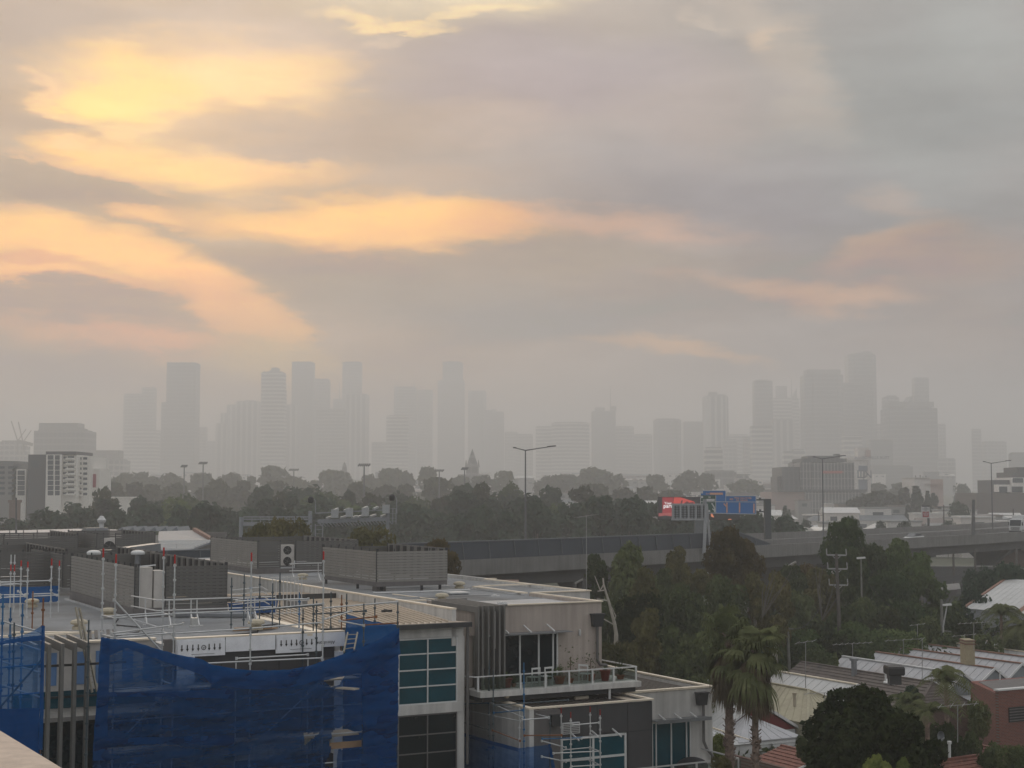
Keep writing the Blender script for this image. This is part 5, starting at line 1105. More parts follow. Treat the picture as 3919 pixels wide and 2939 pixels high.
# overhead gantry with cameras at left
GAN = mat('gantry_steel', (.25, .265, .28), .55, noise=.1)
def gp(x, y, d=150.0): u, v = k2(x, y); return Vector(atY(u, v, d))
G = Thing('camera_gantry', 'long steel toll gantry with white camera boxes over the freeway at left', 'gantry', gp(650, 1700), 0)
zt1, zb1 = gp(650, 1475).z, gp(650, 1560).z; xl, xr = gp(70, 1500).x, gp(1375, 1450).x; xm = gp(650, 1500).x; D_ = 150
fr = MB()
for z in (gp(0, 1500).z, gp(0, 1520).z): fr.beam((xl, D_, z), (xm, D_, z), .12, .12)
fr.beam((xl, D_, gp(0, 1560).z), (xm, D_, gp(0, 1560).z), .3, .35)
fr.beam((xm + .4, D_, gp(0, 1468).z), (gp(1300, 0).x, D_, gp(0, 1440).z), .12, .12).beam((xm + .6, D_, gp(0, 1540).z), (gp(1300, 0).x, D_, gp(0, 1515).z), .35, .4)
fr.beam((xm + .6, D_ + 2, gp(0, 1545).z), (gp(1300, 0).x, D_ + 2, gp(0, 1520).z), .3, .3)
for i in range(22):
    f = i / 21; x = xm + .6 + (gp(1300, 0).x - xm - .6) * f; z = gp(0, 1540 - 25 * f).z; fr.beam((x, D_, z), (x + .25, D_ + 2, z - .55), .05, .12)
for i in range(9): x = xl + (xm - xl) * i / 8; fr.beam((x, D_, gp(0, 1500).z), (x, D_, gp(0, 1560).z), .06, .06)
G.part('truss', fr, GAN)
for x in (70, 650, 1300): X = gp(x, 0).x; G.part('leg', MB().beam((X, D_, 0), (X, D_, gp(0, 1500 if x < 100 else 1450).z), .28, .28), GAN)
lt = MB(); 
for x in (700, 760): lt.beam((gp(x, 0).x, D_ - .5, 2), (gp(x, 0).x, D_ - .5, gp(0, 1560).z), .08, .08)
for i in range(30): lt.beam((gp(700, 0).x, D_ - .5, 3 + i * .42), (gp(760, 0).x, D_ - .5, 3 + i * .42), .05, .05)
G.part('ladder_cage', lt, GAN)
cg = MB()
for x in (1310, 1345, 1372): cg.beam((gp(x, 0).x, D_ - .3, gp(0, 1560).z), (gp(x, 0).x, D_ - .3, gp(0, 1425).z), .06, .06)
for y in (1430, 1470, 1510, 1535): cg.beam((gp(1300, 0).x, D_ - .3, gp(0, y).z), (gp(1375, 0).x, D_ - .3, gp(0, y).z), .05, .05)
G.part('end_cage', cg, GAN)
CAMW = mat('camera_white', (.36, .37, .37), .45)
for x, y in ((850, 1440), (945, 1440), (1100, 1425), (1190, 1425)):
    p = gp(x, y); c = G.part('toll_camera', MB().beam(p + Vector((-.2, -.4, -.1)), p + Vector((.22, .2, .1)), .22, .22), CAMW)
for x, y in ((795, 1505), (915, 1502), (1055, 1496), (1165, 1490), (1255, 1490), (1010, 1500)):
    p = gp(x, y); c = G.part('toll_camera', MB().beam(p + Vector((-.2, -.5, -.08)), p + Vector((.25, .3, .08)), .22, .2), CAMW)
for x, y in ((848, 1470), (970, 1460), (1105, 1455), (1280, 1430)): p = gp(x, y); G.part('equipment_box', MB().box(p.x - .35, p.x + .35, D_ - .6, D_ - .15, p.z - .45, p.z + .4), CAMW)
for x, y in ((640, 1358), (1328, 1338)):
    p = gp(x, y); c = G.part('floodlight', MB().lathe((p.x, D_, p.z - .3), [(.2, 0), (.3, .15), (.3, .5), (.15, .65)], 12), BLACKP); G.part('floodlight_stem', MB().path([(p.x + .2, D_, p.z + .2), (p.x + .45, D_, p.z), (p.x + .5, D_, gp(0, 1470).z)], .04, 6), GAN)
# electronic message board seen from behind, on an A-frame post
mp_ = lambda x, y, d: Vector(atY(*r6(x, y), d))
MBD = Thing('message_board', 'grey back of a freeway message board held by a slanting twin post', 'road sign', mp_(830, 1080, 176), 0)
D2 = 176.0
p0, p1 = mp_(415, 640, D2), mp_(865, 445, D2)
MBD.part('cabinet', MB().box(p0.x, p1.x, D2, D2 + .25, p0.z, p1.z), GAN)
mr_ = MB(); mr_.box(p0.x - .1, p1.x + .1, D2 - .12, D2 - .01, p1.z - .1, p1.z + .12).box(p0.x - .1, p1.x + .1, D2 - .12, D2 - .01, p0.z - .1, p0.z + .12)
for x in (425, 520, 625, 720, 800): X = mp_(x, 0, D2).x; mr_.box(X - .1, X + .1, D2 - .14, D2 - .012, p0.z, p1.z)
MBD.part('rear_frame', mr_, CAMW if False else mat('board_frame', (.33, .34, .35), .5))
dm = MB()
for x in (455, 500, 555, 600, 655, 690, 745, 770, 825): X = mp_(x, 0, D2).x; dm.box(X - .03, X + .03, D2 - .08, D2 - .013, p0.z + .12, p1.z - .12)
for y in (485, 510, 545, 575, 600): z = mp_(0, y, D2).z; dm.box(p0.x, p1.x, D2 - .06, D2 - .011, z - .02, z + .02)
MBD.part('rear_grid', dm, DARKM)
MBD.part('post', MB().beam(mp_(830, 1085, D2 - .3), mp_(862, 440, D2 - .3), .35, .35), mat('board_frame', (.33, .34, .35), .5)); MBD.part('post', MB().beam(mp_(915, 1010, D2 + 1), mp_(868, 450, D2 + 1), .25, .25), mat('board_frame', (.33, .34, .35), .5))
MBD.part('bracket', MB().box(mp_(815, 0, D2).x, mp_(858, 0, D2).x, D2 - .3, D2 + .2, p1.z + .12, mp_(0, 375, D2).z), GAN)
# blue and green direction signs on a cantilever
D3 = 225.0
SG = Thing('direction_sign', 'blue and green overhead freeway direction signs on a dark steel column', 'road sign', mp_(1655, 870, D3), 0)
BLUE = mat('sign_blue', (.006, .13, .38), .5, noise=.05); GREEN = mat('sign_green', (.01, .065, .045), .5, noise=.05); SWH = mat('sign_white', (.55, .55, .55), .5); SOR = mat('sign_orange', (.62, .33, .22), .6)
def prect(x0, y0, x1, y1, d, th=.12): a, b = mp_(x0, y0, d), mp_(x1, y1, d); return MB().box(a.x, b.x, d, d + th, b.z, a.z)
b1 = SG.part('blue_panel', MB().box(mp_(785, 0, D3).x, mp_(1115, 0, D3).x, D3, D3 + .12, mp_(0, 563, D3).z, mp_(0, 262, D3).z), BLUE)
b2 = SG.part('blue_panel', MB().box(mp_(1115, 0, D3).x, mp_(1508, 0, D3).x, D3, D3 + .12, mp_(0, 571, D3).z, mp_(0, 333, D3).z), BLUE)
g1 = SG.part('green_panel', prect(790, 325, 985, 552, D3 - .05, .045), GREEN)
bd = MB()
def lnb(x0, y0, x1, y1, w=.07, m=bd): m.beam(mp_(x0, y0, D3 - .07), mp_(x1, y1, D3 - .07), .02, w, up=(0, 0, 1)) if abs(y0 - y1) < abs(x0 - x1) * 3 else m.beam(mp_(x0, y0, D3 - .07), mp_(x1, y1, D3 - .07), .02, w, up=(1, 0, 0))
for q in ((787, 264, 1113, 264), (1113, 264, 1113, 333), (1113, 333, 1508, 333), (1508, 333, 1508, 570), (787, 408, 1508, 412), (880, 555, 1508, 570), (985, 325, 985, 555), (787, 264, 787, 555), (1115, 333, 1115, 410)): lnb(*q)
SG.part('sign_border', bd, SWH)
for x0, y0, x1, y1, x2, y2 in ((1130, 550, 1130, 428, 1090, 432), (1295, 550, 1295, 430, 0, 0), (1482, 556, 1482, 440, 0, 0)):
    am = MB(); lnb(x0, y0, x1, y1, .2, am)
    if x2: lnb(x0, 480, x2, y2, .18, am)
    am.add([mp_(x1 - 10, y1 + 2, D3 - .08), mp_(x1 + 10, y1 + 2, D3 - .08), mp_(x1, y1 - 14, D3 - .08)], [(0, 1, 2)])
    SG.part('lane_arrow', am, SOR, parent=b2)
am = MB(); lnb(970, 545, 970, 490, .18, am); lnb(970, 490, 935, 432, .18, am); lnb(968, 520, 940, 500, .16, am); am.add([mp_(928, 424, D3 - .08), mp_(948, 428, D3 - .08), mp_(930, 444, D3 - .08)], [(0, 1, 2)]); SG.part('lane_arrow', am, SWH, parent=g1)
SG.part('exit_plate', prect(865, 372, 972, 400, D3 - .09, .03), SWH, parent=g1); SG.part('route_shield', prect(793, 270, 818, 300, D3 - .09, .03), SWH, parent=b1); SG.part('route_shield', prect(793, 335, 820, 362, D3 - .09, .03), SWH, parent=g1); SG.part('route_shield', prect(885, 518, 912, 542, D3 - .09, .03), SWH, parent=g1)
SG.part('orange_plate', prect(905, 290, 1078, 318, D3 - .09, .03), SOR, parent=b1)
def sp_(x, y, d): p = mp_(x, y, d); return (p.x, d - .1, p.z)
text_part(SG, 'sign_lettering', 'West Gate Bridge\n   S.E. Suburbs', .36, sp_(1222, 368, D3), 0, SOR, .01, 0, parent=b2, bold=True)
text_part(SG, 'sign_lettering', 'M2', .42, sp_(1165, 388, D3), 0, SOR, .01, 0, parent=b2, bold=True)
text_part(SG, 'sign_lettering', '30', .36, sp_(886, 361, D3), 0, SWH, .01, 0, parent=g1, bold=True)
text_part(SG, 'sign_lettering', 'Exit', .3, sp_(855, 312, D3), 0, SOR, .01, 0, parent=b1, bold=True)
COLM = mat('dark_column_steel', (.045, .055, .06), .6)
SG.part('column', MB().box(mp_(1612, 0, D3).x, mp_(1692, 0, D3).x, D3 - .5, D3 + .8, 0, mp_(0, 372, D3).z), COLM)
SG.part('cantilever_arm', prect(1508, 374, 1612, 394, D3 + .1, .4), COLM); SG.part('cantilever_arm', prect(1508, 528, 1612, 548, D3 + .1, .4), COLM)
for x, y in ((1563, 356), (1565, 508)): SG.part('arm_bracket', prect(x - 14, y, x + 14, y + 22, D3 + .05, .3), COLM)
# LED billboard
D4 = 262.0
LB = Thing('led_billboard', 'red and black lit advertising screen on a thick grey pillar beyond the freeway', 'billboard', mp_(760, 870, D4), 0)
def emis(name, c, e=1.0): return mat(name, (.02, .02, .02), .6, emit=(c, e))
LB.part('screen_housing', prect(232, 345, 1300, 645, D4, .8), BLACKP)
sc_ = LB.part('lit_screen', prect(240, 352, 905, 630, D4 - .04, .03), emis('screen_black', (.012, .012, .014)))
LB.part('screen_picture', prect(288, 352, 432, 560, D4 - .07, .02), emis('screen_red', (.26, .022, .03)), parent=sc_)
fan = MB(); P = lambda x, y: mp_(x, y, D4 - .075)
fan.add([P(440, 352), P(530, 352), P(700, 405), P(716, 436), P(440, 436), P(432, 420)], [tuple(reversed(range(6)))])
LB.part('screen_picture', fan, emis('screen_bright_red', (.46, .05, .04)), parent=sc_)
LB.part('screen_picture', MB().add([P(240, 558), P(420, 552), P(420, 600), P(330, 588), P(240, 600)], [tuple(reversed(range(5)))]), emis('screen_pink', (.3, .07, .07)), parent=sc_)
LB.part('screen_picture', MB().add([mp_(525, 435, D4 - .09), mp_(532, 395, D4 - .09), mp_(552, 386, D4 - .09), mp_(556, 395, D4 - .09), mp_(545, 436, D4 - .09)], [(0, 1, 2, 3, 4)]).add([mp_(560, 436, D4 - .09), mp_(610, 400, D4 - .09), mp_(640, 420, D4 - .09), mp_(700, 408, D4 - .09), mp_(690, 436, D4 - .09)], [(0, 1, 2, 3, 4)]), emis('screen_dark_red', (.10, .012, .012)), parent=sc_)
WHE = emis('screen_white', (.8, .8, .8))
text_part(LB, 'screen_lettering', 'Your', .62, (mp_(315, 443, D4).x, D4 - .1, mp_(315, 443, D4).z), 0, WHE, .01, 0, parent=sc_, bold=True)
text_part(LB, 'screen_lettering', 'partner', .95, (mp_(302, 486, D4).x, D4 - .1, mp_(302, 486, D4).z), 0, WHE, .01, 0, parent=sc_, bold=True)
LB.part('screen_picture', MB().add([P(922, 565), P(940, 565), P(965, 612), P(948, 612), P(922, 600)], [(4, 3, 2, 1, 0)]).add([P(1140, 645), P(1150, 632), P(1190, 632), P(1186, 645)], [(3, 2, 1, 0)]), emis('screen_orange', (.6, .2, .1)))
LB.part('pillar', MB().box(mp_(715, 0, D4).x, mp_(825, 0, D4).x, D4 + .2, D4 + 2.5, 0, mp_(0, 640, D4).z), mat('pillar_grey', (.10, .115, .125), .7))
LB.part('service_rail', MB().beam(mp_(540, 345, D4 + .5), mp_(540, 328, D4 + .5), .08, .08).beam(mp_(718, 345, D4 + .5), mp_(718, 325, D4 + .5), .08, .08).beam(mp_(540, 328, D4 + .5), mp_(718, 325, D4 + .5), .08, .08), GAN)
# red and white board beyond the freeway at right
D5 = 345.0
u0, v0 = k4(1500, 1150); u1, v1 = k4(1558, 1238); a = atY(u0, v0, D5); b = atY(u1, v1, D5)
RB = Thing('roadside_board', 'upright white and red advertising board on a post above the freeway at right', 'sign', ((a[0] + b[0]) / 2, D5, 0), 0)
RB.part('board', MB().box(a[0], b[0], D5, D5 + .3, b[2], a[2]), mat('sign_white', (.55, .55, .55)))
h = a[2] - b[2]; RB.part('dark_header', MB().box(a[0], b[0], D5 - .03, D5 - .005, a[2] - h * .12, a[2]), BLACKP)
rp = RB.part('red_panel', MB().box(a[0] + .2, b[0] - .2, D5 - .03, D5 - .005, b[2] + h * .06, b[2] + h * .5), mat('board_red', (.33, .02, .03), .5))
text_part(RB, 'board_lettering', 'CIVIL\nCLEARANCE\nSALE', h * .10, ((a[0] + b[0]) / 2, D5 - .04, b[2] + h * .77), 0, INK, .01, 0, 'CENTER', bold=True)
text_part(RB, 'board_lettering', 'TO\nADVERTISE\nCALL US\nTODAY', h * .09, ((a[0] + b[0]) / 2, D5 - .06, b[2] + h * .42), 0, SWH, .01, 0, 'CENTER', parent=rp, bold=True)
RB.part('post', MB().box((a[0] + b[0]) / 2 + .4, (a[0] + b[0]) / 2 + .9, D5 + .05, D5 + .3, 0, b[2]), COLM)
# vehicles on the near carriageway
def road_pt(px, off):                       # point on the deck at photo column px (source px), offset from the near parapet
    o = offs(near, off)
    for i in range(len(o) - 1):
        f0 = CX + F * o[i][0] / o[i][1] - px; f1 = CX + F * o[i + 1][0] / o[i + 1][1] - px
        if o[i][1] > 60 and f0 <= 0 < f1: k = -f0 / (f1 - f0); return (Vector(o[i]).lerp(Vector(o[i + 1]), k), (Vector(o[i + 1]) - Vector(o[i])).normalized())
def loft(secs):                              # secs: list of (x, [(y, z)...]) closed rings
    mb = MB(); k = len(secs[0][1])
    for x, r_ in secs: mb.v += [(x, y, z) for y, z in r_]
    for i in range(len(secs) - 1):
        for j in range(k): mb.f.append((i * k + j, i * k + (j + 1) % k, (i + 1) * k + (j + 1) % k, (i + 1) * k + j))
    mb.f.append(tuple(range(k))); mb.f.append(tuple(reversed(range((len(secs) - 1) * k, len(secs) * k)))); return mb
def wheels(t, xs, w, r_, m=None):
    for x in xs:
        for sgn in (-1, 1):
            wv = t.part('wheel', MB().tube((x, sgn * (w / 2 - .22), r_), (x, sgn * w / 2, r_), r_, 18), mat('tyre', (.02, .02, .02), .9)); t.part('hubcap', MB().tube((x, sgn * w / 2, r_), (x, sgn * (w / 2 + .012), r_), r_ * .6, 14), ALU, parent=wv)
def car(label, name='car', paint=None):
    t = Thing(name, label, 'car', (0, 0, 0), 0); W_ = .9
    def ring(zb, zs, zt, w, wt): return [(-w, zb), (w, zb), (w + .03, zs), (wt, zt), (-wt, zt), (-w - .03, zs)]
    body = loft([(-2.25, ring(.35, .6, .72, .72, .6)), (-2.1, ring(.25, .65, .95, .86, .72)), (-1.2, ring(.22, .68, 1.0, W_, .78)), (0, ring(.22, .68, .95, W_, .8)), (1.0, ring(.22, .66, .92, W_, .76)), (1.9, ring(.24, .6, .78, .84, .66)), (2.25, ring(.32, .5, .62, .66, .5))])
    t.part('body', body, paint, smooth=False)
    t.part('cabin', loft([(-1.75, [(-.7, .93), (.7, .93), (.62, .97), (-.62, .97)]), (-1.0, [(-.74, .93), (.74, .93), (.6, 1.36), (-.6, 1.36)]), (.1, [(-.76, .92), (.76, .92), (.62, 1.42), (-.62, 1.42)]), (1.15, [(-.72, .88), (.72, .88), (.64, .94), (-.64, .94)])]), GLASSD)
    t.part('roof', loft([(-1.0, [(-.6, 1.35), (.6, 1.35), (.58, 1.39), (-.58, 1.39)]), (.15, [(-.62, 1.41), (.62, 1.41), (.6, 1.45), (-.6, 1.45)])]), paint)
    for y in (-.6, .6): t.part('headlight', MB().box(2.08, 2.2, y - .14, y + .14, .52, .64), mat('headlight_lens', (.6, .6, .58), .2)); t.part('tail_light', MB().box(-2.22, -2.12, y - .12, y + .12, .62, .76), REDP)
    wheels(t, (-1.35, 1.4), 1.78, .33); return t
SILV = mat('silver_paint', (.50, .51, .51), .3, metal=.3, noise=.03, coat=.5)
cr = car('silver car driving on the near side of the freeway', paint=SILV)
q, tdir = road_pt(k4(1430, 0)[0], 4.6); cr.o.location = (q.x, q.y, ZD + .005); cr.o.rotation_euler = (0, 0, math.atan2(-tdir.y, -tdir.x))
tk = Thing('truck', 'white truck cut by the right edge of the picture on the freeway', 'truck', (0, 0, 0), 0)
TW_ = mat('white_truck_paint', (.58, .58, .57), .35, noise=.04, coat=.3)
tk.part('cab', loft([(0, [(-1.15, .6), (1.15, .6), (1.15, 2.9), (-1.15, 2.9)]), (1.5, [(-1.15, .5), (1.15, .5), (1.1, 2.85), (-1.1, 2.85)]), (2.0, [(-1.1, .45), (1.1, .45), (1.1, 1.6), (-1.1, 1.6)])]), TW_)
tk.part('windscreen', MB().add([(2.03, -1.0, 1.65), (2.03, 1.0, 1.65), (1.56, 1.0, 2.7), (1.56, -1.0, 2.7), (1.9, -1.0, 1.6), (1.9, 1.0, 1.6), (1.45, 1.0, 2.7), (1.45, -1.0, 2.7)], [(0, 1, 2, 3), (7, 6, 5, 4), (0, 4, 5, 1), (1, 5, 6, 2), (2, 6, 7, 3), (3, 7, 4, 0)]), GLASSD)
tk.part('cargo_box', MB().box(-7.5, -.15, -1.22, 1.22, 1.1, 3.5), TW_); tk.part('bumper', MB().box(2.0, 2.15, -1.12, 1.12, .4, .8), DARKM)
gr_ = MB()
for i in range(4): gr_.box(2.0, 2.06, -.8, .8, .9 + i * .15, .97 + i * .15)
tk.part('grille', gr_, DARKM)
for y in (-.9, .9): tk.part('headlight', MB().box(2.0, 2.16, y - .17, y + .17, .82, 1.0), MATS['headlight_lens'])
for sgn in (-1, 1): tk.part('mirror', MB().box(1.6, 1.75, sgn * 1.2 - .1, sgn * 1.2 + .1, 1.7, 2.3), BLACKP)
wheels(tk, (-6, -4.8, 1.2), 2.3, .5)
q, tdir = road_pt(3890, 7.0); tk.o.location = (q.x, q.y, ZD + .005); tk.o.rotation_euler = (0, 0, math.atan2(-tdir.y, -tdir.x)); tk.o.scale = (1, 1, 1)
# poles standing along the viaduct and tall thin aerials
def pole(label, u, vt, vb, d, r0=.16, name='utility_pole', m=None, arms=()):
    a = atY(u, vt, d); b = atY(u, vb, d); zb = min(b[2], 0 if vb > 2200 else b[2]); t = Thing(name, label, 'pole', (a[0], d, zb), 0)
    t.part('shaft', MB().tube((b[0], d, zb), (a[0], d, a[2]), r0, 10, r0 * .7), m or mat('timber_pole', (.10, .09, .08), .9))
    for (dz, w) in arms: t.part('cross_arm', MB().beam((a[0] - w, d - .1, a[2] - dz), (a[0] + w, d - .1, a[2] - dz), .12, .12), m or MATS['timber_pole'])
    return t
pole('thick plain pole rising from the near freeway parapet at right', k4(1860, 0)[0], k4(0, 1110)[1], k4(0, 1360)[1], 222, .3, 'camera_pole', mat('pole_grey', (.14, .14, .14), .6))
pole('slim lamp pole in front of the dark park trees at the left edge', 62, 1905, 2045, 175, .12, 'lamp_pole', MATS['pole_grey'])
pole('small power pole beyond the freeway, left of the bushy tree', k4(1655, 0)[0], k4(0, 1148)[1], 2040, 380, .2, arms=((1.5, 2.5), (.4, 1.8)))
pole('small power pole beyond the freeway at the far right', k4(2138, 0)[0], k4(0, 1175)[1], 2040, 360, .2, arms=((1.6, 2.4),))
pole('distant pole beyond the carpark left of the grain silos', k4(785, 0)[0], k4(0, 1195)[1], 2040, 420, .2, arms=((1, 1.5),))
# ------------------------------------------------------------------ trees
BARK = mat('grey_bark', (.13, .115, .095), .9, noise=.3, nscale=2); BARKP = mat('pale_gum_bark', (.36, .33, .28), .85, noise=.25, nscale=1.5)
def crown_mesh(blobs, n, leaf, seed, flat=.0, up=.35):
    """leaf clumps spread through and over a cloud of lobes; blobs: (x, y, z, rx, ry, rz)"""
    rnd = random.Random(seed); mb = MB(); wts = [b[3] * b[4] + b[3] * b[5] for b in blobs]; tot = sum(wts)
    for bi, b in enumerate(blobs):
        k = int(n * wts[bi] / tot)
        for _ in range(k):
            d = Vector((rnd.gauss(0, 1), rnd.gauss(0, 1), rnd.gauss(up * .4, 1))).normalized()
            rr = rnd.uniform(.62, 1.0) ** .6 * (1 + .34 * noise.noise(Vector((d.x * 2.2 + bi, d.y * 2.2 + seed, d.z * 2.2))) + .2 * noise.noise(d * 5 + Vector((seed, bi, 0))))
            if rnd.random() < .10: rr *= rnd.uniform(1.0, 1.16)
            c = Vector((b[0] + d.x * b[3] * rr, b[1] + d.y * b[4] * rr, b[2] + d.z * b[5] * rr))
            nn = (d * .75 + Vector((rnd.gauss(0, .55), rnd.gauss(0, .55), rnd.gauss(.25, .5)))).normalized(); u_ = nn.orthogonal().normalized(); u_ = Matrix.Rotation(rnd.uniform(0, 6.28), 3, nn) @ u_; w_ = nn.cross(u_)
            q = leaf * rnd.uniform(.55, 1.25); q2 = q * rnd.uniform(.35, .7)
            mb.add([c - u_ * q, c - w_ * q2 + nn * q * .15, c + u_ * q, c + w_ * q2 + nn * q * .15], [(0, 1, 2, 3)])
    return mb
def trunk_mesh(h, r0, limbs, k=8):
    mb = MB(); mb.tube((0, 0, -.5), (0, 0, h * .5), r0, k, r0 * .75); mb.tube((0, 0, h * .5), (0, 0, h), r0 * .75, k, r0 * .45)
    for (x, y, z) in limbs:
        a = Vector((0, 0, h * .55 + .35 * h * random.random())); b = Vector((x, y, z)); m_ = (a + b) / 2 + Vector((0, 0, -.08 * h)); mb.tube(a, m_, r0 * .4, 6, r0 * .28); mb.tube(m_, b, r0 * .28, 6, r0 * .12)
    return mb
GUM = leafmat('gum_leaf', (0.032, 0.048, 0.020), (0.115, 0.142, 0.058), scale=.6)
GUMO = leafmat('olive_gum_leaf', (0.045, 0.050, 0.019), (0.155, 0.145, 0.056), scale=.65)
GREENL = leafmat('mid_green_leaf', (0.034, 0.062, 0.022), (0.105, 0.148, 0.052), scale=.6)
DARKL = leafmat('dark_fig_leaf', (0.016, 0.025, 0.011), (0.060, 0.072, 0.028), scale=.9)
RUSTL = leafmat('bronze_leaf', (0.060, 0.050, 0.021), (0.150, 0.112, 0.045), scale=.35)
CASU = leafmat('casuarina_leaf', (0.026, 0.046, 0.032), (0.066, 0.098, 0.060), scale=.3)
BRIGHT = leafmat('lime_leaf', (0.078, 0.116, 0.031), (0.202, 0.232, 0.070), scale=.6)
def mk_blobs(kind, rnd):
    B_ = []
    if kind == 'gum':                 # tall, tiered clumps with gaps
        for i in range(13): a = rnd.uniform(0, 6.28); z = rnd.uniform(3.8, 9.4); r_ = 2.9 * math.sin(min(1, (10.6 - z) / 5.0) * 1.5) * rnd.uniform(.5, 1); q = rnd.uniform(1.0, 1.7); B_.append((r_ * math.cos(a), r_ * math.sin(a), z, q, q, q * .75))
        B_.append((0, 0, 9.3, 1.1, 1.1, .9))
    elif kind == 'round':
        for i in range(15): a = rnd.uniform(0, 6.28); z = rnd.uniform(3.2, 8.3); r_ = 3.1 * math.sqrt(max(.05, 1 - ((z - 5.3) / 4.2) ** 2)) * rnd.uniform(.55, .95); q = rnd.uniform(1.3, 1.9); B_.append((r_ * math.cos(a), r_ * math.sin(a), z, q, q, q * .85))
        B_.append((0, 0, 8.3, 1.6, 1.6, 1.3)); B_.append((0, 0, 5.5, 2.4, 2.4, 2.6))
    elif kind == 'broad':             # wide flat-topped
        for i in range(16): a = rnd.uniform(0, 6.28); r_ = rnd.uniform(.8, 4.4); z = 7.6 - .13 * r_ * r_ + rnd.uniform(-1.6, .4); q = rnd.uniform(1.2, 1.8); B_.append((r_ * math.cos(a), r_ * math.sin(a), z, q, q, q * .7))
    elif kind == 'spire':             # casuarina / conifer like
        for i in range(15): z = 1.8 + 7.6 * i / 14; r_ = max(.15, 1.9 * (1 - (z - 1.5) / 9.0)) * rnd.uniform(.4, 1); a = rnd.uniform(0, 6.28); q = max(.5, 1.35 * (1 - (z - 2) / 10.5)); B_.append((r_ * math.cos(a), r_ * math.sin(a), z, q, q, q * 1.3))
    elif kind == 'poplar':
        for i in range(10): z = 1.5 + 7.8 * i / 9; q = (1.0, 1.15, 1.2, 1.2, 1.15, 1.1, 1.0, .85, .65, .4)[i]; B_.append((rnd.uniform(-.25, .25), rnd.uniform(-.25, .25), z, q, q, q * 1.25))
    elif kind == 'bush':
        for i in range(10): a = rnd.uniform(0, 6.28); r_ = rnd.uniform(0, 3.6); z = rnd.uniform(1.2, 3.8 - r_ * .5); q = rnd.uniform(1.2, 1.8); B_.append((r_ * math.cos(a), r_ * math.sin(a), z, q, q, q * .8))
    return B_
PROTO = {}
def proto(kind, lod, var, leafm, bark=None):
    key = (kind, lod, var)
    if key not in PROTO:
        rnd = random.Random(hash(kind) % 1 + var * 13 + len(kind) * 7 + lod); bl = mk_blobs(kind, rnd)
        n = {0: 9000, 1: 4200, 2: 1500, 3: 600}[lod]; lf = {0: .25, 1: .36, 2: .5, 3: .85}[lod]
        lm = [(b[0] * .8, b[1] * .8, b[2] - .3) for b in bl[:7]]
        PROTO[key] = (crown_mesh(bl, n, lf, var * 5 + lod), trunk_mesh(7.5 if kind != 'bush' else 2.0, .24, lm))
        cm, tm = PROTO[key]
        me1 = bpy.data.meshes.new('crown'); me1.from_pydata(cm.v, [], cm.f); me2 = bpy.data.meshes.new('trunk'); me2.from_pydata(tm.v, [], tm.f); me1.materials.append(None); me2.materials.append(BARK)
        PROTO[key] = (me1, me2)
    me1, me2 = PROTO[key]; k2_ = (key, leafm.name, (bark or BARK).name)
    if k2_ not in PROTO:
        a = me1.copy(); a.materials[0] = leafm; b = me2.copy(); b.materials[0] = bark or BARK; PROTO[k2_] = (a, b)
    return PROTO[k2_]
TREES = []
def tree(name, x, y, z, h, w, kind, lod, var, leafm, label, cat='tree', group=None, bark=None):
    """h: height in metres, w: crown width in metres"""
    a, b = proto(kind, lod, var, leafm, bark); kw = {'gum': 8.2, 'round': 9.2, 'broad': 11.5, 'spire': 5.6, 'poplar': 2.9, 'bush': 9.0}[kind]; kh = 10.3 if kind != 'bush' else 5.0
    t = bpy.data.objects.new(name, None); COL.objects.link(t); t.empty_display_size = .3; t.location = (x, y, z); t.rotation_euler = (0, 0, (var * 2.4 + x * .7 + y * .3) % 6.28); tag(t, label, cat, group)
    sx = w / kw; asp = {'spire': 1.9, 'poplar': 1.9, 'bush': 1.4}.get(kind, 1.75); sz = min(h / kh, sx * asp)
    o = bpy.data.objects.new('crown', a); COL.objects.link(o); o.parent = t; o.scale = (sx, sx, sz); o.location = (0, 0, h - kh * sz)
    o = bpy.data.objects.new('trunk', b); COL.objects.link(o); o.parent = t; o.scale = (sx * .8, sx * .8, (h - .12 * kh * sz) / kh)
    TREES.append(t); return t
def tree_px(name, f, cx_, top, wpx, d, kind, lod, var, leafm, label, group=None, bark=None, base=None, hmin=5):
    """crown centre column and top in a survey crop, crown width in crop pixels, standing at distance d"""
    u, v = f(cx_, top); sc = (f(cx_ + 100, 0)[0] - f(cx_, 0)[0]) / 100; x, _, zt = atY(u, v, d); gz = ground_z(x, d) if base is None else base
    return tree(name, x, d, gz, max(hmin, zt - gz), wpx * sc / F * d * (1.6 if group == MIDG else 1.08), kind, lod, var, leafm, label, group=group, bark=bark)
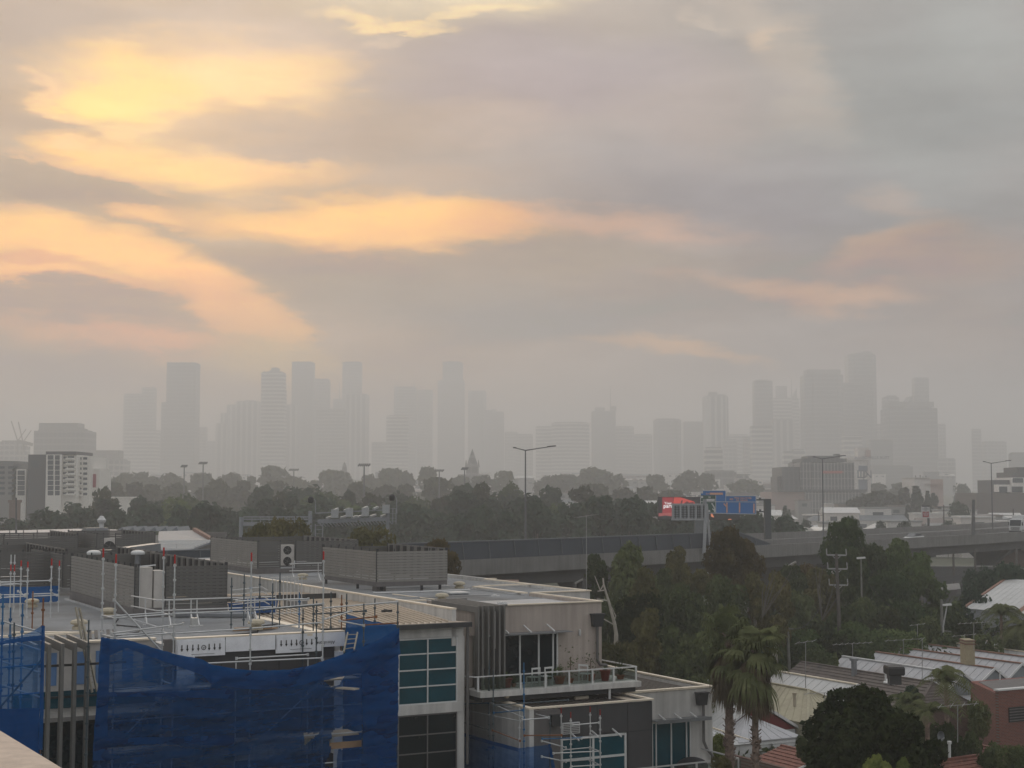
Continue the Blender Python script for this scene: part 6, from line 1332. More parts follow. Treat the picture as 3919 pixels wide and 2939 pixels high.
# bank of trees in front of and below the freeway (crop r2c, r3)
MIDG = 'trees on the bank below the freeway'
MID = [
 (r2c, 200, 520, 170, 128, 'gum', 1, GUM, 'thin gum at the left end of the bank, with a bare pale limb'), (r2c, 470, 430, 430, 125, 'gum', 0, GUM, 'large dark gum left of the lone dead limb, topping the noise wall'),
 (r2c, 620, 590, 200, 118, 'round', 1, GUMO, 'yellow-tipped tree tucked right of the large dark gum'), (r2c, 950, 445, 260, 135, 'gum', 0, GUMO, 'olive gum with a narrow peaked head in front of the message board post'),
 (r2c, 800, 620, 160, 130, 'round', 1, GUM, 'low rounded tree in the dip before the peaked olive gum'), (r2c, 1160, 560, 220, 130, 'broad', 1, GUMO, 'flat-topped tree left of the tall bronze tree'),
 (r2c, 1375, 275, 290, 138, 'gum', 0, RUSTL, 'tall bronze tree hiding the foot of the road signs'), (r2c, 1560, 370, 330, 140, 'gum', 0, RUSTL, 'second bronze crown joined to the right of the tall bronze tree'),
 (r2c, 1350, 655, 340, 112, 'round', 0, GUM, 'broad dark green crown below the bronze trees'), (r2c, 1640, 700, 180, 108, 'gum', 1, GUMO, 'slim crown between the dark green crown and the bare branches'),
 (r2c, 1820, 660, 280, 115, 'gum', 0, GUMO, 'greenish gum with bare pale branches, centre right of the bank'), (r2c, 960, 700, 420, 110, 'round', 0, GUM, 'wide dull brown-green crown filling the middle of the bank'),
 (r2c, 560, 800, 400, 104, 'round', 0, DARKL, 'big shadowy crown below the large dark gum'), (r2c, 1130, 960, 360, 98, 'round', 1, GUM, 'rounded crown left of the palms at their shoulder height'),
 (r2c, 650, 1040, 260, 96, 'gum', 1, GUMO, 'small light crown right of the pale gum trunk'), (r2c, 330, 1240, 360, 90, 'round', 0, GUMO, 'olive crown just above the terrace corner'),
 (r2c, 590, 1280, 330, 88, 'round', 0, GUMO, 'bushy olive crown right of the terrace, lit on top'), (r2c, 860, 1160, 300, 92, 'gum', 1, GUM, 'narrow crown between the olive bushes and the palms'),
 (r2c, 1010, 1170, 420, 86, 'round', 0, GUM, 'large soft crown left of the palms, lower down'), (r2c, 300, 960, 200, 112, 'gum', 1, GUM, 'wispy crown beside the beige wall'),
 (r3, 150, 455, 330, 128, 'broad', 0, RUSTL, 'wide golden-brown domed tree left of the triple-armed pole'), (r3, 500, 190, 300, 132, 'gum', 0, GREENL, 'tallest green tree standing against the freeway at right'),
 (r3, 640, 360, 220, 134, 'round', 1, GUM, 'dark shoulder crown right of the tallest green tree'), (r3, 250, 640, 420, 112, 'gum', 0, GUMO, 'dry olive gum behind the triple-armed pole'),
 (r3, 980, 370, 250, 138, 'gum', 0, GREENL, 'green gum peak right of the silver car'), (r3, 1200, 490, 370, 128, 'gum', 0, GREENL, 'wide lit green gum at the right of the bank'), (r3, 900, 580, 420, 120, 'round', 0, GREENL, 'full rounded green crown at the centre of the right bank'),
 (r3, 780, 420, 230, 132, 'gum', 1, GUM, 'narrow dark tree in the notch left of the green gum peak'), (r3, 700, 860, 380, 98, 'round', 0, GUM, 'low dark crown right of the triple-armed pole'), (r3, 870, 960, 230, 92, 'round', 1, DARKL, 'deep green round crown above the tiled roofs'),
 (r3, 1100, 890, 300, 104, 'round', 1, GREENL, 'small round green crown below the underpass road'), (r3, 1130, 1010, 420, 96, 'broad', 1, GREENL, 'spreading green crown left of the white lamp post'), (r3, 1000, 1160, 460, 88, 'round', 0, GREENL, 'broad green mass behind the roof aerials'),
 (r3, 1560, 990, 330, 98, 'broad', 0, DARKL, 'dark spreading conifer in front of the white shed wall'), (r3, 1300, 1050, 260, 92, 'round', 1, GUM, 'dull crown left of the dark spreading conifer'), (r3, 620, 1080, 380, 88, 'round', 0, GREENL, 'green crown right of the pole foot'),
 (r3, 160, 1150, 420, 84, 'round', 0, GREENL, 'large green crown behind the palms on the right side'), (r3, 420, 1180, 320, 84, 'round', 1, DARKL, 'dark gap-filling crown at the foot of the triple-armed pole'), (r3, 120, 900, 300, 100, 'gum', 1, GUM, 'dim crown above the palm fronds'),
 (r3, 1780, 580, 330, 150, 'round', 0, CASU, 'dark bushy tree under the freeway left of the brick house'), (r3, 2060, 560, 260, 160, 'round', 1, CASU, 'bush in front of the brick house gable'), (r3, 1950, 620, 240, 146, 'gum', 1, CASU, 'rough crown at the right behind the white shed'),
 (r3, 1500, 860, 300, 112, 'broad', 1, CASU, 'shaded low crown left of the white shed roof'), (r3, 1650, 760, 280, 128, 'round', 1, CASU, 'shaded crown behind the shed ridge'), (r3, 1420, 930, 260, 104, 'round', 1, GUM, 'low crown between the underpass and the white shed'),
 (r3, 60, 620, 260, 122, 'gum', 1, GUM, 'thin crown behind the golden-brown dome'), (r3, 500, 1000, 300, 94, 'gum', 1, GUM, 'mottled crown hiding the middle of the triple-armed pole'), (r3, 1750, 1180, 330, 84, 'round', 1, GUM, 'low garden tree before the shed wall'), (r3, 2080, 1150, 240, 84, 'round', 1, GUM, 'garden tree at the right edge above the cottage roofs'),
 (r3, 260, 1390, 300, 74, 'gum', 1, GUM, 'feathery crown above the brown tiled ridge'), (r3, 420, 1400, 130, 73, 'spire', 1, BRIGHT, 'bright lime shrub between the brown tiled and grey metal roofs'), (r3, 750, 1380, 140, 74, 'spire', 1, GREENL, 'small light green shrub left of the second aerial'),
]
for i, (f, cx_, top, w, d, kd, lod, lm, lab) in enumerate(MID):
    d = 120 + (d - 84) * .6 if f is r3 else max(d, 118 if cx_ > 1080 else 97)
    tree_px('gum_tree' if kd == 'gum' else 'shrub' if lm is BRIGHT else 'broadleaf_tree', f, cx_, top, w, d, kd, lod, i % 5, lm, lab, MIDG, BARKP if kd == 'gum' else None)
# the unbroken understorey of the bank: nobody could count it
rnd = random.Random(3); bl = []
def bank_h(x, y): return 2.2 + max(0, min(1, (y - 96) / 40)) * 4.0 + 1.6 * noise.noise(Vector((x * .12, y * .12, 0)))
for yy in range(92, 160, 5):
    for k in range(int((yy * .40) / 3.6)):
        x = 4 + k * 3.6 + rnd.uniform(-1.2, 1.2) + (yy - 84) * .02; h_ = bank_h(x, yy) * rnd.uniform(.75, 1.15)
        if x > 16 and yy < 119: continue
        bl.append((x, yy + rnd.uniform(-2, 2), h_ * .5, 2.6, 2.4, h_ * .55))
cm = crown_mesh(bl, 60000, .33, 5); solo('undergrowth', cm, GUM, None, None, (40, 110, 0), kind='stuff')
# bare pale gum limb
dl = Thing('dead_gum_tree', 'bare pale gum trunk with forked limbs beside the beige wall', 'tree', atY(*r2c(370, 1240), 100), 0)
def dp(x, y): return Vector(atY(*r2c(x, y), 100))
tb = MB(); pts = [(375, 1250), (360, 1150), (335, 1060), (310, 960), (285, 880), (262, 800), (255, 740)]
for i in range(len(pts) - 1): tb.tube(dp(*pts[i]), dp(*pts[i + 1]), .13 - .014 * i, 8, .13 - .014 * (i + 1))
tb.tube(dp(375, 1250), dp(370, 1800), .14, 8, .18)
dl.part('trunk', tb, BARKP)
for a in ([(350, 1160), (250, 1105)], [(350, 1140), (372, 1085), (355, 1050), (335, 1000)], [(300, 945), (200, 930)], [(262, 800), (230, 850), (180, 720)], [(265, 850), (205, 860)]):
    lb = MB()
    for i in range(len(a) - 1): lb.tube(dp(*a[i]), dp(*a[i + 1]), .05 - .01 * i, 6, .035 - .008 * i)
    dl.part('limb', lb, BARKP)
for k_, (x0, y0, d_, lab) in enumerate(((1700, 1040, 111, 'bare pale branches fanning out right of the palms'), (300, 1060, 108, 'bare pale forked branches left of the triple-armed pole'))):
    f = r2c if k_ == 0 else r3; q = Vector(atY(*f(x0, y0), d_)); t = Thing('dead_gum_tree', lab, 'tree', q, 0); rnd = random.Random(k_)
    for j in range(7):
        a = q + Vector((0, 0, -.5)); b = q + Vector((rnd.uniform(-.5, 2.6), rnd.uniform(-.5, .5), rnd.uniform(1.5, 3.4))); m_ = (a + b) / 2 + Vector((rnd.uniform(-.3, .3), 0, .2)); t.part('limb', MB().tube(a, m_, .035, 6, .03).tube(m_, b, .03, 6, .012), mat('dry_branch', (.12, .11, .09), .9))
# two yellow-topped trees peeping over the plant screens and the bronze bush beside the raised one
for (x, y, w, d, lm, lab) in ((640, 105, 560, 122, GUMO, 'rounded olive tree top behind the plant screens, left of the gantry ladder'), (430, 165, 380, 122, GUMO, 'low bronze lobe joined to the left of the first tree behind the plant screens'), (1310, 160, 700, 122, GUMO, 'rounded olive tree top behind the plant screens, under the toll cameras'), (1930, 320, 270, 110, RUSTL, 'bronze conical bush right of the raised louvre enclosure'), (2030, 430, 240, 106, RUSTL, 'lower bronze bush right of the raised louvre enclosure')):
    tree_px('bronze_tree', c2, x, y, w, d, 'round', 0, int(x) % 5, lm, lab, 'bronze trees behind the plant screens')
# the dark park belt beyond the freeway: rows at growing distance, every tree its own
rnd = random.Random(11)
ROWS = [
 # d, list of (D-x, D-top, D-width) by hand for the skyline of each row
 (285, 'front row', 2, [(40, 1118, 90), (110, 1108, 80), (180, 1100, 90), (250, 1094, 80), (320, 1088, 90), (395, 1090, 80), (460, 1098, 90), (530, 1092, 80), (600, 1096, 90), (670, 1088, 80), (740, 1098, 80), (810, 1096, 80), (880, 1090, 95), (955, 1098, 85), (1030, 1090, 95), (1100, 1098, 80), (1165, 1088, 90), (1235, 1080, 90), (1300, 1074, 85), (1360, 1078, 80), (1420, 1084, 70), (1480, 1090, 70), (1570, 1105, 90), (1630, 1112, 80), (1690, 1118, 70)], 'DG'),
 (330, 'second row', 2, [(0, 1100, 90), (70, 1092, 90), (150, 1085, 80), (222, 1078, 80), (300, 1074, 80), (362, 1066, 70), (430, 1076, 85), (500, 1078, 80), (570, 1074, 80), (640, 1070, 85), (700, 1074, 80), (775, 1082, 80), (850, 1066, 80), (925, 1074, 85), (1000, 1070, 90), (1060, 1074, 80), (1130, 1070, 90), (1200, 1072, 80), (1265, 1062, 80), (1330, 1068, 60), (1390, 1074, 60), (1440, 1078, 50), (1540, 1094, 60), (1600, 1098, 60)], 'CG'),
 (400, 'third row', 2, [(225, 1052, 60), (410, 1058, 70), (555, 1052, 60), (610, 1058, 60), (650, 1038, 95), (705, 1046, 85), (735, 1062, 70), (800, 1068, 60), (865, 1060, 60), (905, 1058, 60), (960, 1052, 70), (1002, 1042, 80), (1050, 1040, 70), (1085, 1048, 60), (1110, 1030, 48), (1150, 1045, 80), (1200, 1048, 70), (1255, 1052, 80), (1310, 1056, 60), (340, 1068, 60), (480, 1062, 60), (760, 1064, 50)], 'KG'),
 (620, 'fourth row', 3, [(240, 1040, 50), (290, 1036, 55), (330, 1045, 50), (375, 1040, 55), (430, 1046, 50), (470, 1040, 50), (530, 1044, 60), (590, 1040, 60), (680, 1044, 60), (760, 1048, 60), (830, 1044, 50), (880, 1038, 60), (950, 1036, 60), (1010, 1042, 50), (1290, 1040, 60), (1340, 1048, 50), (1400, 1050, 60), (1460, 1052, 50), (1900, 1060, 70), (1960, 1056, 60), (1870, 1064, 60)], 'CK'),
 (900, 'fifth row', 3, [(280, 1018, 55), (310, 1024, 50), (375, 1018, 55), (340, 1026, 40), (430, 1028, 50), (500, 1026, 55), (545, 1030, 40), (600, 1012, 55), (640, 1024, 45), (712, 1012, 50), (735, 1022, 50), (790, 1018, 50), (835, 1016, 60), (875, 1012, 55), (925, 1016, 50), (985, 1022, 60), (1040, 1026, 60), (1100, 1024, 50), (1230, 1020, 60), (1180, 1026, 50), (1290, 1018, 60), (1330, 1026, 50), (1420, 1024, 50), (1480, 1020, 50), (1530, 1028, 50), (1620, 1030, 50), (1960, 1036, 60), (1890, 1040, 60)], 'CK'),
]
kinds = {'D': [('round', GREENL), ('round', CASU), ('gum', CASU), ('round', GREENL), ('broad', CASU)], 'G': [('gum', CASU), ('round', GREENL)], 'C': [('round', CASU), ('broad', CASU), ('gum', CASU), ('spire', CASU)], 'K': [('gum', DARKL), ('broad', DARKL), ('round', CASU)]}
for d, rn, lod, lst, kk in ROWS:
    pal = kinds[kk[0]] + kinds[kk[1]]; lst = sorted(lst)
    for i, (x, top, w) in enumerate(lst):
        kd, lm = pal[(i * 7 + int(d)) % len(pal)]
        if d == 330 and 1290 < x < 1460: kd = 'spire'
        dd = d + rnd.uniform(-14, 14); X, _, zt = atY((x + rnd.uniform(-9, 9)) * 1.7717, (top + rnd.uniform(-6, 9)) * 1.7717, dd); gz = ground_z(X, dd)
        tree('park_tree', X, dd, gz, max(5, zt - gz), w / 3200 * dd * rnd.uniform(1.35, 2.0), kd, lod, i % 5, lm, f'hazy tree in the {rn} of the park belt, {nth(i)} from the left', group='trees of the hazy park belt')
# singled-out far trees
for (f, x, top, w, d, kd, lod, lm, lab, nm) in (
 (k4, 1468, 995, 110, 560, 'poplar', 2, CASU, 'tall dark poplar behind the white and red board, left one', 'poplar'), (k4, 1540, 1030, 70, 565, 'poplar', 2, CASU, 'tall dark poplar behind the white and red board, right one', 'poplar'),
 (k4, 1410, 1130, 70, 540, 'poplar', 2, CASU, 'shorter poplar left of the tall pair behind the board', 'poplar'), (k4, 1585, 1060, 60, 600, 'gum', 2, CASU, 'thin see-through tree right of the tall poplars', 'broadleaf_tree'),
 (k4, 1790, 988, 150, 900, 'round', 3, CASU, 'large pale round tree left of the right freeway lamp', 'broadleaf_tree'), (k4, 1745, 1090, 170, 480, 'round', 2, CASU, 'bushy tree by the power pole left of the right freeway lamp', 'broadleaf_tree'),
 (k4, 1300, 1055, 170, 700, 'round', 3, CASU, 'pale mass of a tree right of the silos', 'broadleaf_tree'), (k4, 555, 1140, 70, 480, 'poplar', 2, CASU, 'twin-topped poplar below the pink wall of the office block', 'poplar'), (k4, 585, 1165, 45, 482, 'poplar', 2, CASU, 'lower right top of the poplars below the pink wall', 'poplar'),
 (k4, 1210, 1245, 110, 400, 'round', 2, CASU, 'low rounded tree beyond the freeway left of the silver car', 'broadleaf_tree'), (k4, 1380, 1240, 130, 400, 'round', 2, CASU, 'low rounded tree beyond the freeway below the red board', 'broadleaf_tree'), (k4, 700, 1235, 90, 420, 'round', 2, CASU, 'round tree left of the middle freeway lamp', 'broadleaf_tree'), (k4, 855, 1245, 70, 420, 'round', 2, CASU, 'small round tree right of the middle freeway lamp', 'broadleaf_tree'),
 (k4, 1870, 1225, 100, 420, 'round', 2, CASU, 'low tree right of the thick pole beyond the freeway', 'broadleaf_tree'), (k4, 1980, 1090, 160, 700, 'round', 3, CASU, 'pale mass of a tree behind the right freeway lamp', 'broadleaf_tree'), (k4, 1680, 1235, 120, 410, 'round', 2, CASU, 'low tree at the foot of the power pole', 'broadleaf_tree'),
 (k4, 440, 1225, 120, 300, 'gum', 2, CASU, 'green tree right of the dark sign column', 'broadleaf_tree'), (k4, 600, 1240, 130, 310, 'round', 2, CASU, 'green tree over the white domed roofs', 'broadleaf_tree'), (k4, 340, 1240, 130, 300, 'round', 2, CASU, 'green tree between the road signs and the sign column', 'broadleaf_tree'), (k4, 1040, 1250, 110, 300, 'gum', 2, CASU, 'tree peeping behind the tallest green tree', 'broadleaf_tree'),
 (k4, 1010, 1420, 250, 136, 'round', 1, GUM, 'dark crown filling below the tallest green tree', 'broadleaf_tree')):
    tree_px(nm, f, x, top, w, d, kd, lod, 1 + int(x) % 4, lm, lab)
# the big dark fig at bottom right with its lime-tipped foot
big = tree_px('fig_tree', r5, 720, 860, 1150, 62, 'round', 0, 2, DARKL, 'huge dense dark tree filling the bottom right in front of the tiled roofs')
fd = 62; rndb = random.Random(5)
bl = []
P5 = lambda x, y: Vector(atY(*r5(x, y), fd))
c0_ = P5(720, 1250)
for (x, y, r_) in ((720, 980, 150), (600, 1040, 170), (880, 1080, 170), (480, 1150, 170), (720, 1150, 230), (1000, 1180, 160), (380, 1290, 170), (600, 1300, 230), (860, 1320, 230), (1060, 1330, 150), (300, 1450, 180), (520, 1500, 230), (800, 1500, 230), (1050, 1480, 190), (1230, 1420, 130), (1250, 1540, 150), (420, 1640, 260), (700, 1680, 300), (1000, 1660, 280), (1200, 1650, 200), (700, 900, 70), (240, 1560, 120)):
    p = P5(x, y); q = r_ * .4069 / F * fd
    for k_ in range(2): bl.append((p.x + rndb.uniform(-.35, .35), p.y + (-.9 if k_ else .9) + rndb.uniform(-.5, .5), p.z + rndb.uniform(-.2, .2), q * .82, q * .9, q * .82))
for ch_ in list(big.children): bpy.data.objects.remove(ch_)
base = Vector((c0_.x, fd, 0)); big.location = base; big.scale = (1, 1, 1); big.rotation_euler = (0, 0, 0)
cm = crown_mesh([(b[0] - base.x, b[1] - base.y, b[2], *b[3:]) for b in bl], 40000, .14, 77)
me = bpy.data.meshes.new('crown'); me.from_pydata(cm.v, [], cm.f); me.materials.append(DARKL); o = bpy.data.objects.new('crown', me); COL.objects.link(o); o.parent = big
tm = trunk_mesh(6, .4, [(-2, 0, 7), (2, 0, 7.5), (0, 1, 8)]); me = bpy.data.meshes.new('trunk'); me.from_pydata(tm.v, [], tm.f); me.materials.append(BARK); o = bpy.data.objects.new('trunk', me); COL.objects.link(o); o.parent = big
for (f, x, top, w, d, lm, kd, lab) in ((r5, 830, 1430, 330, 57, BRIGHT, 'gum', 'yellow-green young tree at the foot of the huge dark tree, left one'), (r5, 1080, 1460, 200, 57.5, BRIGHT, 'gum', 'yellow-green young tree at the foot of the huge dark tree, right one'), (r4, 1120, 1215, 250, 74, BRIGHT, 'round', 'yellow-green shrub between the white building and the palm trunks'), (r4, 1130, 1420, 240, 66, GUMO, 'round', 'lower olive shrub at the balcony corner'),
   (r5, 1900, 1180, 520, 78, GUM, 'broad', 'dull garden tree in front of the brick wall'), (r5, 2100, 1290, 420, 74, GUM, 'round', 'dull bush below the brick wall at the right edge'), (r5, 1700, 1230, 300, 80, GUM, 'gum', 'thin garden tree beside the satellite dish'), (r5, 1130, 800, 280, 84, CASU, 'gum', 'dark leafy tree before the brown tiled roof'), (r5, 1800, 900, 260, 86, GUM, 'round', 'small tree in front of the grey veranda roof'), (r5, 1300, 1000, 460, 80, GUM, 'broad', 'shaded garden trees mass behind the huge dark tree'), (r5, 1500, 1100, 300, 79, GUM, 'round', 'shaded garden bush beside the satellite dish'), (r4, 1900, 1240, 160, 70, GUM, 'round', 'bush beside the white weatherboard cottage')):
    t = tree_px('shrub' if lm in (BRIGHT, GUMO) else 'garden_tree', f, x, top, w, d, kd, 0 if d < 75 else 1, int(x) % 5, lm, lab, hmin=3)
# ------------------------------------------------------------------ palms
FR = leafmat('fan_frond', (0.062, 0.078, 0.034), (0.155, 0.17, 0.08), scale=1.0, rv=(1.1, .95)); FRD = leafmat('dead_frond', (0.085, 0.070, 0.046), (0.186, 0.147, 0.093), scale=1.2); PBK = mat('palm_bark', (.20, .145, .115), .95, noise=.4, nscale=6, bump=.6)
def fan_frond(mb, base, az, el, ln, fan, rnd, droop):
    d = Vector((math.cos(az) * math.cos(el), math.sin(az) * math.cos(el), math.sin(el))); side = Vector((-math.sin(az), math.cos(az), 0)); up = side.cross(d) * -1
    if up.z < 0: up = -up
    hub = base + d * ln - Vector((0, 0, droop * ln * .35)); mb.beam(base, hub, .035, .02)
    n = 15
    for i in range(n):
        a = (i / (n - 1) - .5) * 2.5 + rnd.uniform(-.05, .05); dd = (d * math.cos(a) + side * math.sin(a)).normalized(); L = fan * (1 - .18 * abs(a)) * rnd.uniform(.85, 1.1); w = fan * .046
        sd2 = dd.cross(up).normalized() * w; p = [hub]
        for k, (f, g) in enumerate(((.4, .03), (.75, .18), (1.0, .46))): p.append(hub + dd * L * f * (1 - g * .3) + Vector((0, 0, -1)) * L * g * (1.0 + droop))
        o = len(mb.v); mb.v += [tuple(p[0]), tuple(p[1] - sd2), tuple(p[1] + sd2), tuple(p[2] - sd2 * .8), tuple(p[2] + sd2 * .8), tuple(p[3])]
        mb.f += [(o, o + 1, o + 2), (o + 1, o + 3, o + 4, o + 2), (o + 3, o + 5, o + 4)]
def fan_palm(label, f, cx_, top, bot, d, trunk_px, w_m, seed, tm=None):
    rnd = random.Random(seed); u, v = f(cx_, top); X, _, zt = atY(u, v, d); zc = zt - w_m * .29; t = Thing('fan_palm', label, 'palm tree', (X, d, 0), 0, 'pair of tall fan palms')
    tr = MB(); r0 = trunk_px * .4069 / F * d / 2; k = 12; rings = 60; zs = [zc * i / rings for i in range(rings + 1)]
    for j, z in enumerate(zs):
        rr = r0 * (1.05 - .25 * j / rings) * (1.08 if j % 2 else .95)
        for i in range(k): a = 2 * math.pi * i / k + (j % 2) * .26; q = rr * rnd.uniform(.88, 1.15); tr.v.append((X + math.cos(a) * q, d + math.sin(a) * q, z))
    for j in range(rings):
        for i in range(k): tr.f.append((j * k + i, j * k + (i + 1) % k, (j + 1) * k + (i + 1) % k, (j + 1) * k + i))
    bt = tr
    for j in range(200):
        z = rnd.uniform(.3, 1.0) * zc; a = rnd.uniform(0, 6.28); rr = r0 * (1.05 - .25 * z / zc); p = Vector((X + math.cos(a) * rr, d + math.sin(a) * rr, z)); q = Vector((math.cos(a), math.sin(a), .9)).normalized(); bt.beam(p, p + q * .16, .09, .03)
    t.part('trunk', tr, PBK)
    c = Vector((X, d, zc)); g = MB(); dm = MB()
    for i in range(48):
        az = rnd.uniform(0, 6.28); el = rnd.uniform(-.75, 1.45) ; fan_frond(g, c + Vector((0, 0, rnd.uniform(-.9, .25) * w_m * .4)), az, el, w_m * .21 * rnd.uniform(.7, 1.15), w_m * .29, rnd, .35 + max(0, -el) * .6)
    for i in range(60):
        az = rnd.uniform(0, 6.28); zz = zc - rnd.uniform(.1, w_m * .42); fan_frond(dm, Vector((X, d, zz)), az, rnd.uniform(-1.25, -.75), w_m * .16, w_m * .25, rnd, .9)
    t.part('crown', g, FR); t.part('dead_frond_skirt', dm, FRD); return t
fan_palm('left and taller fan palm of the pair right of the balcony building', r4, 1195, 90, 1360, 70, 85, 3.8, 4)
fan_palm('right fan palm of the pair, with the slimmer dark trunk', r4, 1440, 190, 1380, 67, 68, 3.6, 9)
def feather_palm(label, f, cx_, cy_, d, spread, seed, m=None, n=22, tr=True):
    rnd = random.Random(seed); p = Vector(atY(*f(cx_, cy_), d)); t = Thing('feather_palm', label, 'palm tree', (p.x, d, 0), 0)
    if tr: t.part('trunk', MB().tube((p.x, d, 0), (p.x, d, p.z), .16, 10, .11), PBK)
    g = MB()
    for i in range(n):
        az = rnd.uniform(0, 6.28); el = rnd.uniform(.1, 1.3); pts = []; ln = spread * rnd.uniform(.8, 1.1)
        for j in range(9): s = j / 8; pts.append(p + Vector((math.cos(az), math.sin(az), 0)) * ln * s * math.cos(el) * (1) + Vector((0, 0, ln * (s * math.sin(el) - .75 * s * s))))
        g.path(pts, .015, 4)
        for j in range(1, 9):
            dr = (pts[j] - pts[j - 1]).normalized(); sd_ = dr.cross(Vector((0, 0, 1))).normalized()
            for sg in (-1, 1):
                for q in (0, .5):
                    a = pts[j - 1].lerp(pts[j], q); e = a + (sd_ * sg * .55 + dr * .3 + Vector((0, 0, -.28))) * ln * .3; w = dr * .02 * ln; g.add([a - w, a + w, e], [(0, 1, 2)])
    t.part('crown', g, m or FR); return t
feather_palm('feathery palm rising in front of the grey gabled cottages', r5, 1480, 760, 80, 2.6, 1)
feather_palm('low arching palm in the shaded garden behind the huge dark tree', r5, 1300, 1060, 78, 2.2, 2)
feather_palm('second arching palm in the shaded garden near the roof aerial', r5, 1120, 960, 82, 2.0, 3)
feather_palm('drooping palm in front of the white shed wall', r3, 1925, 1060, 122, 2.6, 5, n=34)
feather_palm('short drooping palm at the right edge by the shed wall', r3, 2110, 1180, 120, 2.4, 6, n=30)
# ------------------------------------------------------------------ cottages at the lower right (same street grid)
IRON = mat('galvanised_iron_roof', (.36, .36, .37), .5, metal=.05, noise=.12, nscale=.6, dirt=((.17, .12, .09), .45), randv=.08)
IRONW = mat('pale_iron_roof', (.46, .46, .45), .5, noise=.1, nscale=.5, dirt=((.2, .17, .14), .5))
CREAMR = mat('cream_iron_roof', (.35, .315, .215), .65, noise=.12, nscale=.7, dirt=((.14, .12, .08), .7), streak=.15)
BTILE = mat('brown_roof_tile', (.12, .098, .085), .8, noise=.2, nscale=3, dirt=((.05, .045, .04), .6))
RTILE = mat('terracotta_roof_tile', (.21, .09, .065), .85, noise=.3, nscale=5, dirt=((.09, .05, .04), .6))
RUSTR = mat('rusty_ridge', (.22, .12, .085), .8, noise=.3, nscale=2)
WBOARD = mat('white_weatherboard', (.62, .62, .61), .7, noise=.08)
MAROON = mat('maroon_paint', (.14, .018, .02), .6)
GABLEB = mat('grey_gable_board', (.20, .22, .23), .7)
def brickmat(name, c1_, c2_, s=1.0):
    m = bpy.data.materials.new(name); m.use_nodes = True; t = m.node_tree; p = t.nodes['Principled BSDF']; p.inputs['Roughness'].default_value = .9
    b = t.nodes.new('ShaderNodeTexBrick'); tcn = t.nodes.new('ShaderNodeTexCoord'); mp = t.nodes.new('ShaderNodeMapping'); mp.inputs['Rotation'].default_value = (R(90), 0, 0)
    t.links.new(tcn.outputs['Object'], mp.inputs[0]); t.links.new(mp.outputs[0], b.inputs['Vector'])
    b.inputs['Color1'].default_value = (*c1_, 1); b.inputs['Color2'].default_value = (*c2_, 1); b.inputs['Mortar'].default_value = (.16, .13, .11, 1); b.inputs['Scale'].default_value = 1.0
    b.inputs['Brick Width'].default_value = .23 * s; b.inputs['Row Height'].default_value = .086 * s; b.inputs['Mortar Size'].default_value = .012
    t.links.new(b.outputs[0], p.inputs['Base Color']); return m
BRICK = brickmat('red_brick', (.20, .055, .035), (.15, .04, .028)); BRICKB = brickmat('brown_brick', (.15, .08, .055), (.11, .06, .045))
def slope(t, ridge0, ridge1, eave0, eave1, m, kind='iron', th=.06, name='roof'):
    """one roof plane between a ridge line and an eave line"""
    r0, r1, e0, e1 = map(Vector, (ridge0, ridge1, eave0, eave1)); n = (r1 - r0).cross(e0 - r0)
    if n.z < 0: n = -n
    n = n.normalized() if n.length else Vector((0, 0, 1)); mb = MB()
    if kind == 'tile':
        k = max(3, int((e0 - r0).length / .34))
        for i in range(k):
            a, b = i / k, (i + 1) / k; p0, p1 = r0.lerp(e0, a), r1.lerp(e1, a); q0, q1 = r0.lerp(e0, b), r1.lerp(e1, b); up_ = n * .045
            mb.add([p0, p1, q1 + up_, q0 + up_, p0 - n * .05, p1 - n * .05, q1 - n * .02, q0 - n * .02], [(0, 1, 2, 3), (7, 6, 5, 4), (0, 4, 5, 1), (1, 5, 6, 2), (2, 6, 7, 3), (3, 7, 4, 0)])
    else:
        mb.add([r0, r1, e1, e0, r0 - n * th, r1 - n * th, e1 - n * th, e0 - n * th], [(0, 1, 2, 3), (7, 6, 5, 4), (0, 4, 5, 1), (1, 5, 6, 2), (2, 6, 7, 3), (3, 7, 4, 0)])
        L_ = max((r1 - r0).length, (e1 - e0).length); k = max(2, int(L_ / .76))
        for i in range(1, k): a = r0.lerp(r1, i / k) + n * .012; b = e0.lerp(e1, i / k) + n * .012; mb.beam(a, b, .05, .03, up=n)
    return t.part(name, mb, m)
